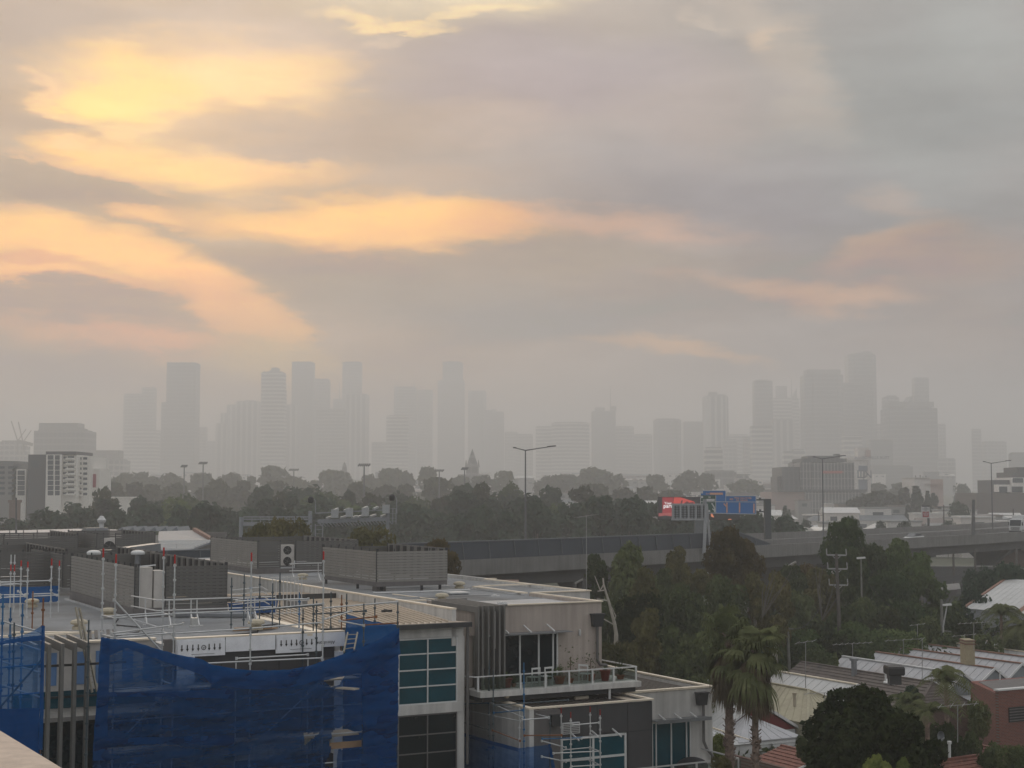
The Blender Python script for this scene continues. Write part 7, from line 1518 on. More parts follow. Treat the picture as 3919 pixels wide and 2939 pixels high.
def gable_house(label, s, n0, n1, hw, zr, ze, m, kind='iron', wall=WBOARD, cap=None, gable=None, front=0.0, name='cottage', hip=0.0, zf=3.0, barge=WHITEP, group=None):
    t = Thing(name, label, 'house', (s, n0, 0), A_, group)
    nr0 = n0 + hip
    slope(t, (s, nr0, zr), (s, n1, zr), (s - hw, n0, ze), (s - hw, n1, ze), m, kind); slope(t, (s, nr0, zr), (s, n1, zr), (s + hw, n0, ze), (s + hw, n1, ze), m, kind)
    t.part('wall', MB().box(s - hw + .15, s + hw - .15, n0 + .15, n1 - .1, 0, ze - .08), wall)
    t.part('ridge_cap', MB().beam((s, nr0, zr + .03), (s, n1, zr + .03), .22, .08), cap or TRIM)
    if hip: slope(t, (s, nr0, zr), (s + .001, nr0, zr), (s - hw, n0, ze), (s + hw, n0, ze), m, kind); t.part('hip_cap', MB().beam((s, nr0, zr + .03), (s - hw, n0, ze + .03), .18, .07).beam((s, nr0, zr + .03), (s + hw, n0, ze + .03), .18, .07), cap or TRIM)
    else:
        t.part('gable', MB().add([(s - hw + .15, n0 + .12, ze - .08), (s + hw - .15, n0 + .12, ze - .08), (s, n0 + .12, zr - .1), (s - hw + .15, n0 + .25, ze - .08), (s + hw - .15, n0 + .25, ze - .08), (s, n0 + .25, zr - .1)], [(0, 1, 2), (5, 4, 3), (0, 3, 4, 1), (1, 4, 5, 2), (2, 5, 3, 0)]), gable or wall)
        t.part('barge_board', MB().beam((s - hw, n0 - .03, ze), (s, n0 - .03, zr), .06, .16).beam((s, n0 - .03, zr), (s + hw, n0 - .03, ze), .06, .16), barge)
    if front:
        slope(t, (s - hw, n0 - .04, ze - .12), (s + hw, n0 - .04, ze - .12), (s - hw - .1, n0 - front, zf), (s + hw + .1, n0 - front, zf), m, kind, name='lean_to_roof')
        t.part('lean_to_wall', MB().box(s - hw + .1, s + hw - .1, n0 - front + .3, n0 + .1, 0, zf - .05), wall)
        t.part('gutter', MB().box(s - hw - .1, s + hw + .1, n0 - front - .1, n0 - front, zf - .12, zf), barge)
    return t
GR = 'row of gabled terrace cottages'
gable_house('pale ribbed iron roofed cottage between the cream hipped roof and the brown tiled roof', 66.0, 76.0, 84.3, 2.4, 5.5, 4.0, IRONW, front=0, group=GR)
gable_house('long brown tiled cottage with a white skylight and a roof cooler beside it', 71.2, 73.4, 88.2, 2.6, 5.5, 4.0, BTILE, 'tile', hip=1.2, cap=BTILE, wall=BRICKB, group=GR)
gable_house('grey iron cottage with a bright white ridge right behind the brown tiles', 76.4, 77.0, 89.6, 2.15, 5.5, 4.1, IRON, cap=WHITEP, gable=GABLEB, front=3.2, group=GR)
gable_house('grey iron cottage with a pinkish stained patch, second from the white ridge', 80.8, 78.4, 90.8, 2.15, 5.5, 4.1, IRON, cap=RUSTR, gable=GABLEB, front=3.4, barge=WHITEP, group=GR)
gable_house('grey iron cottage with a rusty ridge, third behind the white ridge', 84.8, 79.6, 92.6, 2.0, 5.5, 4.1, IRON, cap=RUSTR, gable=GABLEB, front=3.0, group=GR)
gable_house('grey iron cottage below the cream chimney, fourth behind the white ridge', 88.5, 81.5, 93.6, 1.8, 5.5, 4.2, IRON, cap=RUSTR, gable=GABLEB, front=2.5, group=GR)
gable_house('small pale roof right below the cream chimney, fifth behind the white ridge', 91.2, 83.5, 92.6, 1.3, 5.5, 4.4, IRONW, cap=TRIM, group=GR)
gable_house('last grey iron cottage of the row at the right edge under the shed wall', 94.8, 84.0, 93.4, 2.0, 5.5, 4.2, IRON, cap=TRIM, group=GR)
gable_house('cream hipped roof cottage with moss stains behind the fan palms', 63.9, 74.8, 83.0, 3.0, 5.0, 3.5, CREAMR, hip=3.6, cap=CREAMR, wall=mat('cream_board', (.30, .28, .2), .8))
gable_house('tan iron roof with a grey rake left of the fan palms', 65.6, 93.0, 97.5, 2.6, 4.9, 3.7, CREAMR, cap=WHITEP, name='shed_roof')
ct = gable_house('white weatherboard cottage with a maroon gable behind the palm trunks', 57.9, 76.0, 84.0, 3.2, 4.9, 3.1, IRONW, gable=MAROON, wall=WBOARD, cap=TRIM)
slope(ct, (57.0, 75.9, 4.2), (57.0, 75.95, 4.2), (54.6, 73.6, 3.0), (59.5, 73.6, 3.0), IRON); slope(ct, (57.0, 75.9, 4.2), (57.0, 75.95, 4.2), (59.5, 73.6, 3.0), (59.5, 76, 3.0), IRON); slope(ct, (57.0, 75.9, 4.2), (57.0, 75.95, 4.2), (54.6, 73.6, 3.0), (54.6, 76, 3.0), IRON)
bd_ = MB()
for i in range(13): bd_.box(54.7, 59.4, 73.62, 73.68, .3 + i * .2, .46 + i * .2)
ct.part('weatherboards', bd_, WBOARD); ct.part('front_wall', MB().box(54.7, 59.4, 73.7, 76, 0, 2.95), WBOARD)
gable_house('dark patterned tile roof between the white corner wall and the left palm trunk', 50.6, 78.5, 84, 3.0, 5.0, 3.6, BTILE, 'tile', cap=TRIM, wall=WBOARD)
gable_house('white iron hipped roof behind the left palm trunk', 52.5, 73.5, 80, 3.4, 4.2, 2.9, IRONW, hip=2.6, cap=TRIM)
cp = MB().box(57.5, 61.5, 68.5, 73.0, 2.45, 2.6); t = Thing('carport', 'flat dark grey carport roof in front of the weatherboard cottage', 'carport', (58, 69, 0), A_); t.part('roof', cp, GREYREND)
for a, b in ((57.7, 68.7), (61.3, 68.7), (57.7, 72.8), (61.3, 72.8)): t.part('post', MB().box(a - .06, a + .06, b - .06, b + .06, 0, 2.44), DARKM)
rh = gable_house('large terracotta tiled roof at the bottom right edge with a white vent pipe', 60.0, 48.0, 63.8, 6.6, 4.5, 2.2, RTILE, 'tile', cap=RTILE, wall=BRICKB, name='brick_house')
slope(rh, (60.3, 56.9, 4.62), (56.0, 58.6, 4.1), (60.3, 52.5, 3.3), (54.5, 54.4, 2.7), RTILE, 'tile', name='cross_gable_roof'); rh.part('ridge_cap', MB().beam((60.3, 56.9, 4.66), (56.0, 58.6, 4.15), .24, .1), RTILE)
slope(rh, (66.5, 57, 4.7), (60.3, 56.9, 4.62), (66.5, 50, 2.6), (60.3, 50, 2.6), RTILE, 'tile', name='cross_gable_roof')
rb = gable_house('small terracotta roof with a brown brick parapet left of the huge dark tree', 53.6, 64.4, 68.2, 2.4, 3.7, 3.0, RTILE, 'tile', cap=RTILE, wall=BRICKB, name='brick_house'); rb.part('parapet', MB().box(49.7, 49.95, 60.5, 68, 0, 3.6), BRICKB)
rb.part('parapet_step', MB().box(49.5, 54.5, 62.6, 62.9, 0, 3.1), BRICKB)
bw = Thing('brick_building', 'red brick wall with a dark barred window at the right edge', 'building', (68.5, 66.9, 0), A_)
bw.part('wall', MB().box(69.2, 82, 66.9, 67.15, 0, 5.95).prism([(69.2, 67.16), (82, 67.16), (82, 72), (72, 72)], 0, 5.8), BRICK); bw.part('flat_roof', MB().prism([(69.6, 67.3), (81.5, 67.3), (81.5, 71.5), (72.2, 71.5)], 5.802, 5.83), GREYREND); bw.part('coping', MB().box(69.1, 82, 66.8, 67.2, 5.952, 6.05), WHITEP)
wf = bw.part('window', MB().box(70.0, 73.5, 66.84, 66.895, 4.0, 4.9), BLACKP)
gb_ = MB()
for i in range(5): gb_.box(70.0, 73.5, 66.8, 66.835, 4.08 + i * .17, 4.13 + i * .17)
bw.part('bars', gb_, GREYREND, parent=wf)
sh = Thing('storage_shed', 'big pale metal roofed shed with a grey wall at the right edge', 'shed', (105.6, 80, 0), A_)
e0, e1 = snZ(*r3(1590, 1012), 7), snZ(*r3(2133, 1062), 7); rg = snZ(*r3(1972, 745), 9); rg2 = snZ(*r3(2400, 760), 9)
slope(sh, rg, (rg[0], rg[1] - 26, 9), (105.6, 106.2, 7), (105.6, 80.2, 7), IRONW); sh.part('wall', MB().box(105.7, 105.9, 78, 106.1, 0, 6.9).add([(105.9, 106.1, 0), (119, 113.8, 0), (119, 113.8, 8.8), (105.9, 106.1, 6.9)], [(0, 1, 2, 3)]), mat('grey_shed_wall', (.32, .33, .35), .7, streak=.1))
sh.part('valley_strip', MB().beam((105.6, 99.5, 7.06), (rg[0], rg[1] - 7, 9.06), .5, .03), RUSTR); sh.part('rake_flashing', MB().beam((105.6, 106.2, 7.05), (rg[0], rg[1], 9.05), .25, .15), RUSTR)
# roof furniture of the cottages
def aerial(label, f, x, top, foot, d, w=1.1, el=5, tilt=.15):
    a = Vector(atY(*f(x, top), d)); b = Vector(atY(*f(x, foot), d)); t = Thing('tv_aerial', label, 'aerial', b, 0)
    m = mat('aerial_alloy', (.30, .30, .29), .4, metal=.4); t.part('mast', MB().tube(b, a, .02, 6), m); bo = MB(); bo.beam(a + Vector((-w * .7, 0, -tilt * .5)), a + Vector((w * .7, 0, tilt * .5)), .022, .022)
    for i in range(el): q = a + Vector((-w * .6 + 1.2 * w * i / (el - 1), 0, tilt * (-.4 + .8 * i / (el - 1)))); bo.beam(q + Vector((-.25, -.6, 0)), q + Vector((.25, .6, .02)), .014, .014)
    t.part('boom', bo, m); return t
for a in (('many-armed roof aerial above the white ridged cottage', r5, 600, 400, 520, 98, 1.9, 7), ('roof aerial above the second grey cottage ridge', r5, 1078, 365, 508, 98, 1.8, 5), ('tall bare mast in front of the cottage roofs', r5, 1255, 362, 745, 94, .12, 2), ('low wide aerial left of the cream chimney', r5, 1650, 322, 412, 102, 1.2, 3), ('bent aerial leaning over the cream chimney', r5, 1740, 205, 470, 101, 1.6, 6), ('wide aerial on a thin mast in front of the brick wall', r5, 1588, 980, 1330, 66, 1.3, 4), ('thin mast aerial on the cream hipped roof', r4, 1925, 385, 815, 80, .75, 3), ('horizontal aerial on the pale ribbed roof', r5, 335, 862, 930, 82, 1.6, 5),
   ('distant aerial on a thin pole in front of the noise wall at centre', r2c, 105, 178, 850, 78, .7, 4), ('small aerial behind the cottage roofs left of centre', r5, 1210, 222, 330, 110, .8, 3)):
    aerial(*a)
q = Vector(atY(*r5(1705, 460), 101)); t = Thing('chimney', 'cream brick chimney on the grey cottage roofs', 'chimney', q, 0); w = 44 * .4069 / F * 101; hh = 92 * .4069 / F * 101
t.part('stack', MB().box(q.x - w, q.x + w, 101, 102.2, q.z - 1.0, q.z + hh), mat('cream_brick', (.34, .29, .19), .85, noise=.15)); t.part('chimney_band', MB().box(q.x - w - .06, q.x + w + .06, 100.94, 102.26, q.z + hh * .55, q.z + hh * .64).box(q.x - w - .06, q.x + w + .06, 100.94, 102.26, q.z + hh * .85, q.z + hh * .93), BRICK)
q = Vector(atY(*r5(1017, 705), 96)); t = Thing('evaporative_cooler', 'black rounded evaporative cooler on the iron roof', 'cooler', q, 0); w = 76 * .4069 / F * 96; hh = 82 * .4069 / F * 96
t.part('housing', MB().add([(q.x + sx * w * k_, 96 + (sy + 1) * .7 * k_ + (1 - k_) * .7, z_) for z_, k_ in ((q.z, .88), (q.z + hh * .15, 1.0), (q.z + hh * .8, 1.0), (q.z + hh, .92)) for sx, sy in ((-1, -1), (1, -1), (1, 1), (-1, 1))], [(3, 2, 1, 0)] + [(j * 4 + i, j * 4 + (i + 1) % 4, (j + 1) * 4 + (i + 1) % 4, (j + 1) * 4 + i) for j in range(3) for i in range(4)] + [(12, 13, 14, 15)]), BLACKP)
t.part('stand', MB().box(q.x - w * .7, q.x + w * .7, 96.3, 97.0, q.z - .6, q.z), DARKM)
def roof_pt(u, v, s0_, z0_, k): # intersection of the view ray with the left slope of a house (z = z0 + k * (s - s0))
    d = ray(u, v); ds = d[0] * math.cos(ANG) + d[1] * math.sin(ANG); tt_ = (z0_ - k * s0_ - CZ) / (d[2] - k * ds); return tosn(d[0] * tt_, d[1] * tt_, CZ + d[2] * tt_)
a = roof_pt(*r5(615, 700), 71.2, 5.5, .577); t = Thing('flue_pipe', 'square grey flue on the brown tiled roof', 'flue', a, A_); t.part('flue_stack', MB().box(a[0] - .14, a[0] + .14, a[1] - .14, a[1] + .14, a[2] - .3, a[2] + 1.0), ZINC); t.part('cowl', MB().box(a[0] - .22, a[0] + .22, a[1] - .22, a[1] + .22, a[2] + 1.02, a[2] + 1.18), ZINC)
a = roof_pt(*r5(970, 768), 71.2, 5.5, .577); t = Thing('skylight', 'white tilted skylight in the brown tiled roof', 'skylight', a, A_); t.part('skylight_frame', MB().slab([(a[0] - .3, a[1] - .6, a[2] - .10), (a[0] + .3, a[1] - .6, a[2] + .25), (a[0] + .3, a[1] + .5, a[2] + .25), (a[0] - .3, a[1] + .5, a[2] - .10)], -.12), WHITEP)
def small_pipe(label, f, x, top, foot, d, r_=.06, m=WHITEP, name='vent_pipe'):
    a = Vector(atY(*f(x, top), d)); b = Vector(atY(*f(x, foot), d)); solo(name, MB().tube(b - Vector((0, 0, .3)), a, r_, 10).tube(a - Vector((0, 0, .12)), a, r_ * 1.5, 10), m, label, 'vent pipe', base=b)
small_pipe('white vent pipe on the large terracotta roof', r5, 1510, 1318, 1405, 64.5); small_pipe('short white vent pipe on the brown tiled roof', r5, 910, 665, 712, 100); small_pipe('dark topped flue pipe on the cream hipped roof', r4, 1820, 860, 945, 84, .09, CREAMP); small_pipe('thin vent pipe on the far grey cottage roof', r5, 1985, 655, 695, 92, .04)
t = Thing('satellite_dish', 'grey mesh satellite dish in the shaded garden', 'satellite dish', atY(*r5(1435, 1330), 66), 0); q = Vector(atY(*r5(1430, 1270), 66)); r_ = 48 * .4069 / F * 66
dm = MB(); 
for j in range(5):
    for i in range(16): aa = 2 * math.pi * i / 16; rr_ = r_ * j / 4; dm.v.append((q.x + math.cos(aa) * rr_ * .7, q.y + .25 * (1 - (j / 4) ** 2), q.z + math.sin(aa) * rr_))
for j in range(4):
    for i in range(16): dm.f.append((j * 16 + i, j * 16 + (i + 1) % 16, (j + 1) * 16 + (i + 1) % 16, (j + 1) * 16 + i))
t.part('dish', dm, mat('dish_mesh', (.25, .26, .27), .6)); t.part('mast', MB().tube(q + Vector((0, .3, -1.6)), q + Vector((0, .3, 0)), .04, 8), GALV); t.part('feed_arm', MB().tube(q + Vector((0, .2, -r_)), q + Vector((0, -.5, 0)), .02, 6), GALV)
# power poles in the trees
pp = Thing('power_pole', 'tall dark pole with three pairs of pale upturned brackets in the trees', 'pole', atY(*r3(468, 1200), 122), 0); D6 = 122
P3 = lambda x, y: Vector(atY(*r3(x, y), D6)); TP = mat('timber_pole', (.10, .09, .08), .9)
pp.part('shaft', MB().tube(P3(475, 1600), P3(430, 518), .19, 10, .12), TP)
for y, x0, x1, h_ in ((530, 345, 522, 55), (655, 355, 530, 58), (802, 368, 535, 55)):
    xm = 432 + (y - 530) * .05; pa = pp.part('cross_arm', MB().beam(P3(x0, y), P3(x1, y + 3), .09, .11).beam(P3(xm - 32, y + 12), P3(xm, y + 42), .05, .05).beam(P3(xm + 36, y + 12), P3(xm, y + 42), .05, .05), mat('pale_bracket', (.30, .30, .29), .6))
    for x in (x0, x1): pp.part('insulator_bracket', MB().beam(P3(x, y), P3(x - 4, y - h_), .07, .07), MATS['pale_bracket'], parent=pa)
def tpole(label, f, x0, y0, x1, y1, d, r_=.14, arms=(), m=None, name='power_pole', lamp_=False):
    a, b = Vector(atY(*f(x1, y1), d)), Vector(atY(*f(x0, y0), d)); t = Thing(name, label, 'pole', (b.x, d, min(b.z, 0)), 0); g = Vector((b.x, d, 0)); t.part('shaft', MB().tube(g, b, r_, 10).tube(b, a, r_, 10, r_ * .7), m or TP)
    for (xa, ya, xb, yb) in arms: c = t.part('cross_arm', MB().beam(Vector(atY(*f(xa, ya), d - .2)), Vector(atY(*f(xb, yb), d - .2)), .10, .10), m or TP)
    if lamp_: t.part('lamp_head', MB().beam(a + Vector((-.35, 0, 0)), a + Vector((.35, 0, .05)), .3, .15), WHITEP)
    return t
GP = mat('weathered_pole', (.17, .17, .15), .9, noise=.2)
tpole('grey twin pole with a cross arm right of the fan palms', r4, 1775, 665, 1752, 245, 118, .13, ((1620, 250, 1810, 262),), GP)
tpole('second thin pole close beside the cross-armed pole right of the palms', r4, 1768, 665, 1766, 270, 118.5, .08, (), GP)
tpole('slanting white lamp post above the cottage roofs', r3, 1400, 1180, 1436, 985, 126, .07, (), mat('white_post', (.4, .4, .39), .6), 'street_lamp', True)
tpole('dark pole with a low cross arm behind the slanting white lamp post', r3, 1395, 1350, 1385, 935, 127, .15, ((1325, 1208, 1472, 1226),), GP)
tpole('thin lamp pole in the dark gap below the freeway', r3, 660, 850, 655, 560, 130, .08, (), GP, 'street_lamp', True)
tpole('pole standing in front of the underpass at right', r3, 1500, 780, 1492, 515, 190, .18, (), TP); tpole('thin pole below the freeway pier', r3, 1690, 620, 1690, 480, 195, .14, (), TP); tpole('dark pole left of the brick house under the freeway', r3, 2065, 600, 2065, 472, 210, .2, (), TP)
# wires
def wire(label, a, b, sag, r_=.02):
    a, b = Vector(a), Vector(b); pts = [a.lerp(b, i / 16) - Vector((0, 0, sag * 4 * (i / 16) * (1 - i / 16))) for i in range(17)]; solo('power_line', MB().path(pts, r_, 4), BLACKP, label, 'wire', group='power lines')
wire('power line running right from the top bracket of the triple-armed pole', P3(522, 530), atY(*r3(1325, 1208), 127), 1.2); wire('power line from the cross-armed pole to the triple-armed pole', atY(*r4(1810, 262), 118), P3(368, 802), 1.0)
# under the freeway at right: walls, sheds and the brick house
t = Thing('brick_house', 'distant brick gable house under the freeway at the right edge', 'house', atY(*r3(2040, 600), 262), 0); P7 = lambda x, y, d=262: Vector(atY(*r3(x, y), d))
t.part('gable_wall', MB().add([P7(1938, 640), P7(2240, 640), P7(2240, 535), P7(2090, 475), P7(1938, 545)] + [p + Vector((0, 6, 0)) for p in (P7(1938, 640), P7(2240, 640), P7(2240, 535), P7(2090, 475), P7(1938, 545))], [(0, 1, 2, 3, 4), (9, 8, 7, 6, 5), (0, 4, 9, 5), (4, 3, 8, 9), (3, 2, 7, 8), (2, 1, 6, 7)]), BRICKB); t.part('roof', MB().beam(P7(1930, 545, 261), P7(2090, 470, 261), 1, .25).beam(P7(2090, 470, 261), P7(2240, 530, 261), 1, .25), GREYREND)
t = Thing('low_road_bridge', 'low grey road ramp in the trees below the freeway', 'bridge', atY(*r3(1400, 830), 150), 0); P8 = lambda x, y, d=150: Vector(atY(*r3(x, y), d))
t.part('ramp_deck', MB().slab([P8(1250, 860), P8(1560, 838), P8(1545, 785, 156), P8(1262, 812, 156)], .5), CONCD); t.part('ramp_wall', MB().slab([P8(1250, 925), P8(1500, 905), P8(1520, 842), P8(1250, 864)], -.4), GREYREND); 
rl = MB()
for k_ in range(3): rl.beam(P8(1340, 765 - k_ * 12, 175), P8(1640, 742 - k_ * 12, 178), .08, .3)
t.part('ramp_rails', rl, CONCS)
t = Thing('retaining_wall', 'long dark wall in the shade under the freeway deck', 'wall', atY(*r3(1300, 700), 205), 0); P9 = lambda x, y, d=205: Vector(atY(*r3(x, y), d))
t.part('wall', MB().box(P9(600, 0).x, P9(1960, 0).x, 205, 206, 0, P9(0, 640).z), CONCS); t.part('coping', MB().box(P9(600, 0).x, P9(1960, 0).x, 204.9, 206.1, P9(0, 640).z, P9(0, 632).z), CONCD)
for (x0, y0, x1, y1, d, lab) in ((1880, 670, 2005, 592, 150, 'sloping pale beam glimpsed right of the bronze trees'), (800, 735, 935, 670, 150, 'sloping pale beam glimpsed in the dip of the trees'), (0, 790, 75, 750, 140, 'sloping pale beam at the left end of the bank')):
    a, b = atY(*r2c(x0, y0), d), atY(*r2c(x1, y1), d); t = Thing('stair_ramp', lab, 'ramp', (a[0], d, 0), 0); t.part('ramp_beam', MB().beam(a, b, .5, .15), CONC); t.part('ramp_post', MB().beam((a[0], d, 0), a, .3, .3).beam((b[0], d, 0), b, .3, .3), CONCS)
# ------------------------------------------------------------------ pale warehouse roofs behind the plant screens at left
def P1(x, y, d): return Vector(atY(*k1(x, y), d))
wh = Thing('warehouse', 'long pale warehouse roof with six sawtooth skylights behind the plant screens', 'warehouse', P1(600, 1650, 215), 0); DW = 215
zt = P1(0, 1640, DW).z; wh.part('wall', MB().box(P1(-60, 0, DW).x, P1(1700, 0, DW).x, DW, DW + 1, 0, zt - .3), PALEW)
wh.part('roof', MB().add([P1(-60, 1690, DW - 25), P1(1320, 1690, DW - 25), P1(980, 1606, DW + 5), P1(650, 1600, DW + 5), P1(-60, 1618, DW + 5)] + [p - Vector((0, 0, .3)) for p in (P1(-60, 1690, DW - 25), P1(1320, 1690, DW - 25), P1(980, 1606, DW + 5), P1(650, 1600, DW + 5), P1(-60, 1618, DW + 5))], [(0, 1, 2, 3, 4), (9, 8, 7, 6, 5)]), mat('pale_warehouse_roof', (.50, .46, .43), .7, noise=.08))
for i in range(6):
    x = 985 + i * 92; a = P1(x, 1620, DW); b = P1(x + 50, 1585, DW); c = P1(x + 66, 1620, DW)
    wh.part('sawtooth_skylight', MB().add([a, c, b] + [p + Vector((0, 8, 0)) for p in (a, c, b)], [(0, 1, 2), (5, 4, 3), (0, 3, 4, 1), (1, 4, 5, 2), (2, 5, 3, 0)]), mat('skylight_grey', (.16, .18, .2), .5))
sg = Thing('warehouse', 'grey corrugated roof with a terracotta hip sloping down behind the screens', 'warehouse', P1(1500, 1700, 200), 0)
rp_ = [P1(1340, 1660, 200), P1(1345, 1622, 212), P1(1640, 1612, 212), P1(1790, 1700, 196), P1(1340, 1700, 190)]
sg.part('roof', MB().add(rp_ + [p - Vector((0, 0, .3)) for p in rp_], [(4, 3, 2, 1, 0), (5, 6, 7, 8, 9)]), mat('blue_grey_roof', (.20, .215, .235), .6, noise=.08)); sg.part('hip_cap', MB().beam(P1(1645, 1606, 211), P1(1800, 1696, 195), .5, .5), RUSTR); sg.part('wall', MB().box(P1(1345, 0, 200).x, P1(1780, 0, 200).x, 213, 214, 0, P1(0, 1630, 213).z), GREYREND)
hp = MB(); qa, qb, qc, qd = P1(1345, 1790, 150), P1(1600, 1780, 152), P1(1820, 1700, 180), P1(1345, 1706, 180)
for i in range(9): f = (i + .5) / 9; hp.beam(qa.lerp(qd, f) + Vector((0, 0, .1)), qb.lerp(qc, f) + Vector((0, 0, .1)), .3, .1)
cr2 = Thing('canopy_roof', 'striped white corrugated canopy roof below the grey hipped roof', 'canopy', P1(1500, 1760, 165), 0); cr2.part('roof', MB().slab([P1(1345, 1790, 150), P1(1600, 1780, 152), P1(1820, 1700, 180), P1(1345, 1706, 180)], .2), mat('canopy_grey', (.15, .17, .19), .7)); cr2.part('white_ribs', hp, WHITEP)
rb2 = Thing('rear_block', 'slate grey wall beneath the striped canopy roof', 'building', P1(1600, 1900, 160), 0); rb2.part('wall', MB().box(P1(1345, 0, 150).x, P1(1980, 0, 150).x, 150, 151, 0, P1(0, 1795, 150).z), mat('slate_wall', (.12, .14, .16), .8))
# building shoulders behind the beige block: white roof corner and brown shed
t = Thing('low_shed', 'brown and white low shed roofs right of the roof deck before the freeway', 'shed', atY(*c5(900, 80), 125), 0); P10 = lambda x, y, d=125: Vector(atY(*c5(x, y), d))
t.part('roof', MB().slab([P10(690, 95), P10(870, 85), P10(865, 45, 135), P10(710, 50, 135)], .3), GREYREND); t.part('wall', MB().box(P10(690, 0).x, P10(870, 0).x, 126, 134, 0, P10(0, 95).z), BRICKB)
# ------------------------------------------------------------------ apartments at the far left
def apt(t, x0, x1, ytop, ybot, d, dep, m, name='wall'):
    a, b = P1(x0, ytop, d), P1(x1, ybot, d); return t.part(name, MB().box(a.x, b.x, d, d + dep, ground_z(0, d) - 1, a.z), m)
DA = 470.0; APW = mat('apartment_white', (.72, .69, .64), .8, noise=.05); APD = mat('apartment_dark', (.10, .10, .105), .7, noise=.08); APG = mat('apartment_glass', (.07, .085, .095), .3)
ap = Thing('apartment_tower', 'white balconied apartment block with a dark grey left flank', 'building', P1(500, 1400, DA), 0)
apt(ap, 240, 385, 972, 1480, DA + 3, 22, APD, 'dark_wing'); apt(ap, 392, 512, 972, 1480, DA, 24, APW, 'stair_wing'); apt(ap, 505, 640, 975, 1480, DA + 2, 22, APW, 'front_wall'); apt(ap, 630, 752, 985, 1480, DA + 6, 20, APW, 'right_wing'); apt(ap, 755, 835, 1090, 1480, DA + 10, 14, APW, 'end_wing')
a, b = P1(380, 945, DA), P1(635, 972, DA); ap.part('roof_cap', MB().box(a.x, b.x, DA + 1, DA + 20, b.z + .02, a.z), APD)
for i in range(8):
    for (x0, x1) in ((405, 452), (466, 505)):
        y = 978 + i * 43; q0, q1 = P1(x0, y, DA), P1(x1, y + 38, DA); ap.part('window', MB().box(q0.x, q1.x, DA - .06, DA + .0, q1.z, q0.z), APG)
    for (x0, x1, dd) in ((520, 565, 2), (575, 628, 2)):
        y = 985 + i * 43; q0, q1 = P1(x0, y + (6 if x0 == 520 else 0), DA + dd), P1(x1, y + 22, DA + dd); ap.part('window', MB().box(q0.x, q1.x, DA + dd - .06, DA + dd, q1.z, q0.z), APG)
        if x0 == 575: ap.part('balcony', MB().box(q0.x - .3, q1.x + .3, DA + .6, DA + dd - .07, q1.z - .35, q1.z + .25), APW)
    for (x0, x1, dd) in ((645, 690, 6), (705, 738, 6)):
        y = 995 + i * 43; q0, q1 = P1(x0, y, DA + dd), P1(x1, y + 20, DA + dd); ap.part('window', MB().box(q0.x, q1.x, DA + dd - .06, DA + dd, q1.z, q0.z), APG)
        if i > 2 and x0 == 645: ap.part('balcony', MB().box(q0.x - .3, q1.x + .3, DA + 4.6, DA + dd - .07, q1.z - .35, q1.z + .2), APW)
q0, q1 = P1(780, 1137, DA + 10), P1(812, 1250, DA + 10); ap.part('pink_banner', MB().box(q0.x, q1.x, DA + 9.8, DA + 9.98, q1.z, q0.z), mat('pink_banner', (.33, .07, .09), .7))
q0 = P1(270, 1022, DA + 3); ap.part('window', MB().box(q0.x - .4, q0.x + 2.2, DA + 2.9, DA + 2.99, q0.z - 2.2, q0.z), APG)
ap2 = Thing('apartment_block', 'lower grey banded apartment block left of the white balconied one', 'building', P1(100, 1400, 480), 0)
apt(ap2, -80, 95, 1025, 1480, 480, 20, mat('apartment_grey', (.24, .235, .23), .8), 'wall'); apt(ap2, 95, 235, 1052, 1480, 483, 18, MATS['apartment_grey'], 'wall'); apt(ap2, 140, 218, 1095, 1330, 478, 4, APW, 'white_bay')
for i in range(6):
    for (x0, x1) in ((0, 40), (70, 118)): q0, q1 = P1(x0, 1070 + i * 44, 480), P1(x1, 1092 + i * 44, 480); ap2.part('window', MB().box(q0.x, q1.x, 479.9, 480 if x1 < 95 else 482.9, q1.z, q0.z), APG)
    if i < 5: q0, q1 = P1(150, 1108 + i * 43, 478), P1(208, 1145 + i * 43, 478); ap2.part('window', MB().box(q0.x, q1.x, 477.9, 478, q1.z, q0.z), APG)
t = Thing('brick_chimney', 'brown brick chimney stump in the park trees at the left edge', 'chimney', P1(105, 1480, 440), 0); q0, q1 = P1(78, 1380, 440), P1(135, 1480, 440); t.part('stack', MB().box(q0.x, q1.x, 440, 444, 0, q0.z), BRICKB); t.part('rim', MB().box(q0.x - .3, q1.x + .3, 439.7, 444.3, q0.z + .01, q0.z + .8), BRICKB)
t = Thing('podium_building', 'low white podium building at the foot of the white apartments', 'building', P1(900, 1380, 440), 0); q0, q1 = P1(815, 1345, 440), P1(1090, 1395, 440); t.part('wall', MB().box(q0.x, q1.x, 440, 452, 0, q0.z), APW); t.part('roof_edge', MB().box(q0.x - .3, q1.x + .3, 439.7, 452.3, q0.z + .01, q0.z + .5), APW)
# cranes, spire, dome tower and sports light masts
def crane(label, x0, y0, x1, y1, xb, d=1850):
    a, b, c = P1(x0, y0, d), P1(x1, y1, d), P1(xb, 960, d); t = Thing('tower_crane', label, 'crane', c, 0, 'pair of luffing cranes'); t.part('jib', MB().beam(b, a, .9, 1.1), TP); t.part('mast', MB().beam(c, b, 1.6, 1.6), TP); t.part('counter_jib', MB().beam(b, b + Vector((10, 0, 15)), .8, .9).beam(b, b + Vector((12, 0, -3)), 3, 4), TP)
crane('luffing crane with the longer faint jib, left one', 95, 688, 150, 858, 150); crane('luffing crane with the counterweight, right one above the hazy block', 155, 695, 195, 868, 205)
def P2(x, y, d): return Vector(atY(*k2(x, y), d))
q0 = P2(2008, 1150, 1200); t = Thing('church', 'church with a tall needle spire in the haze at mid skyline', 'church', q0, 0); q1 = P2(2008, 925, 1200); qs = P2(2008, 1080, 1200)
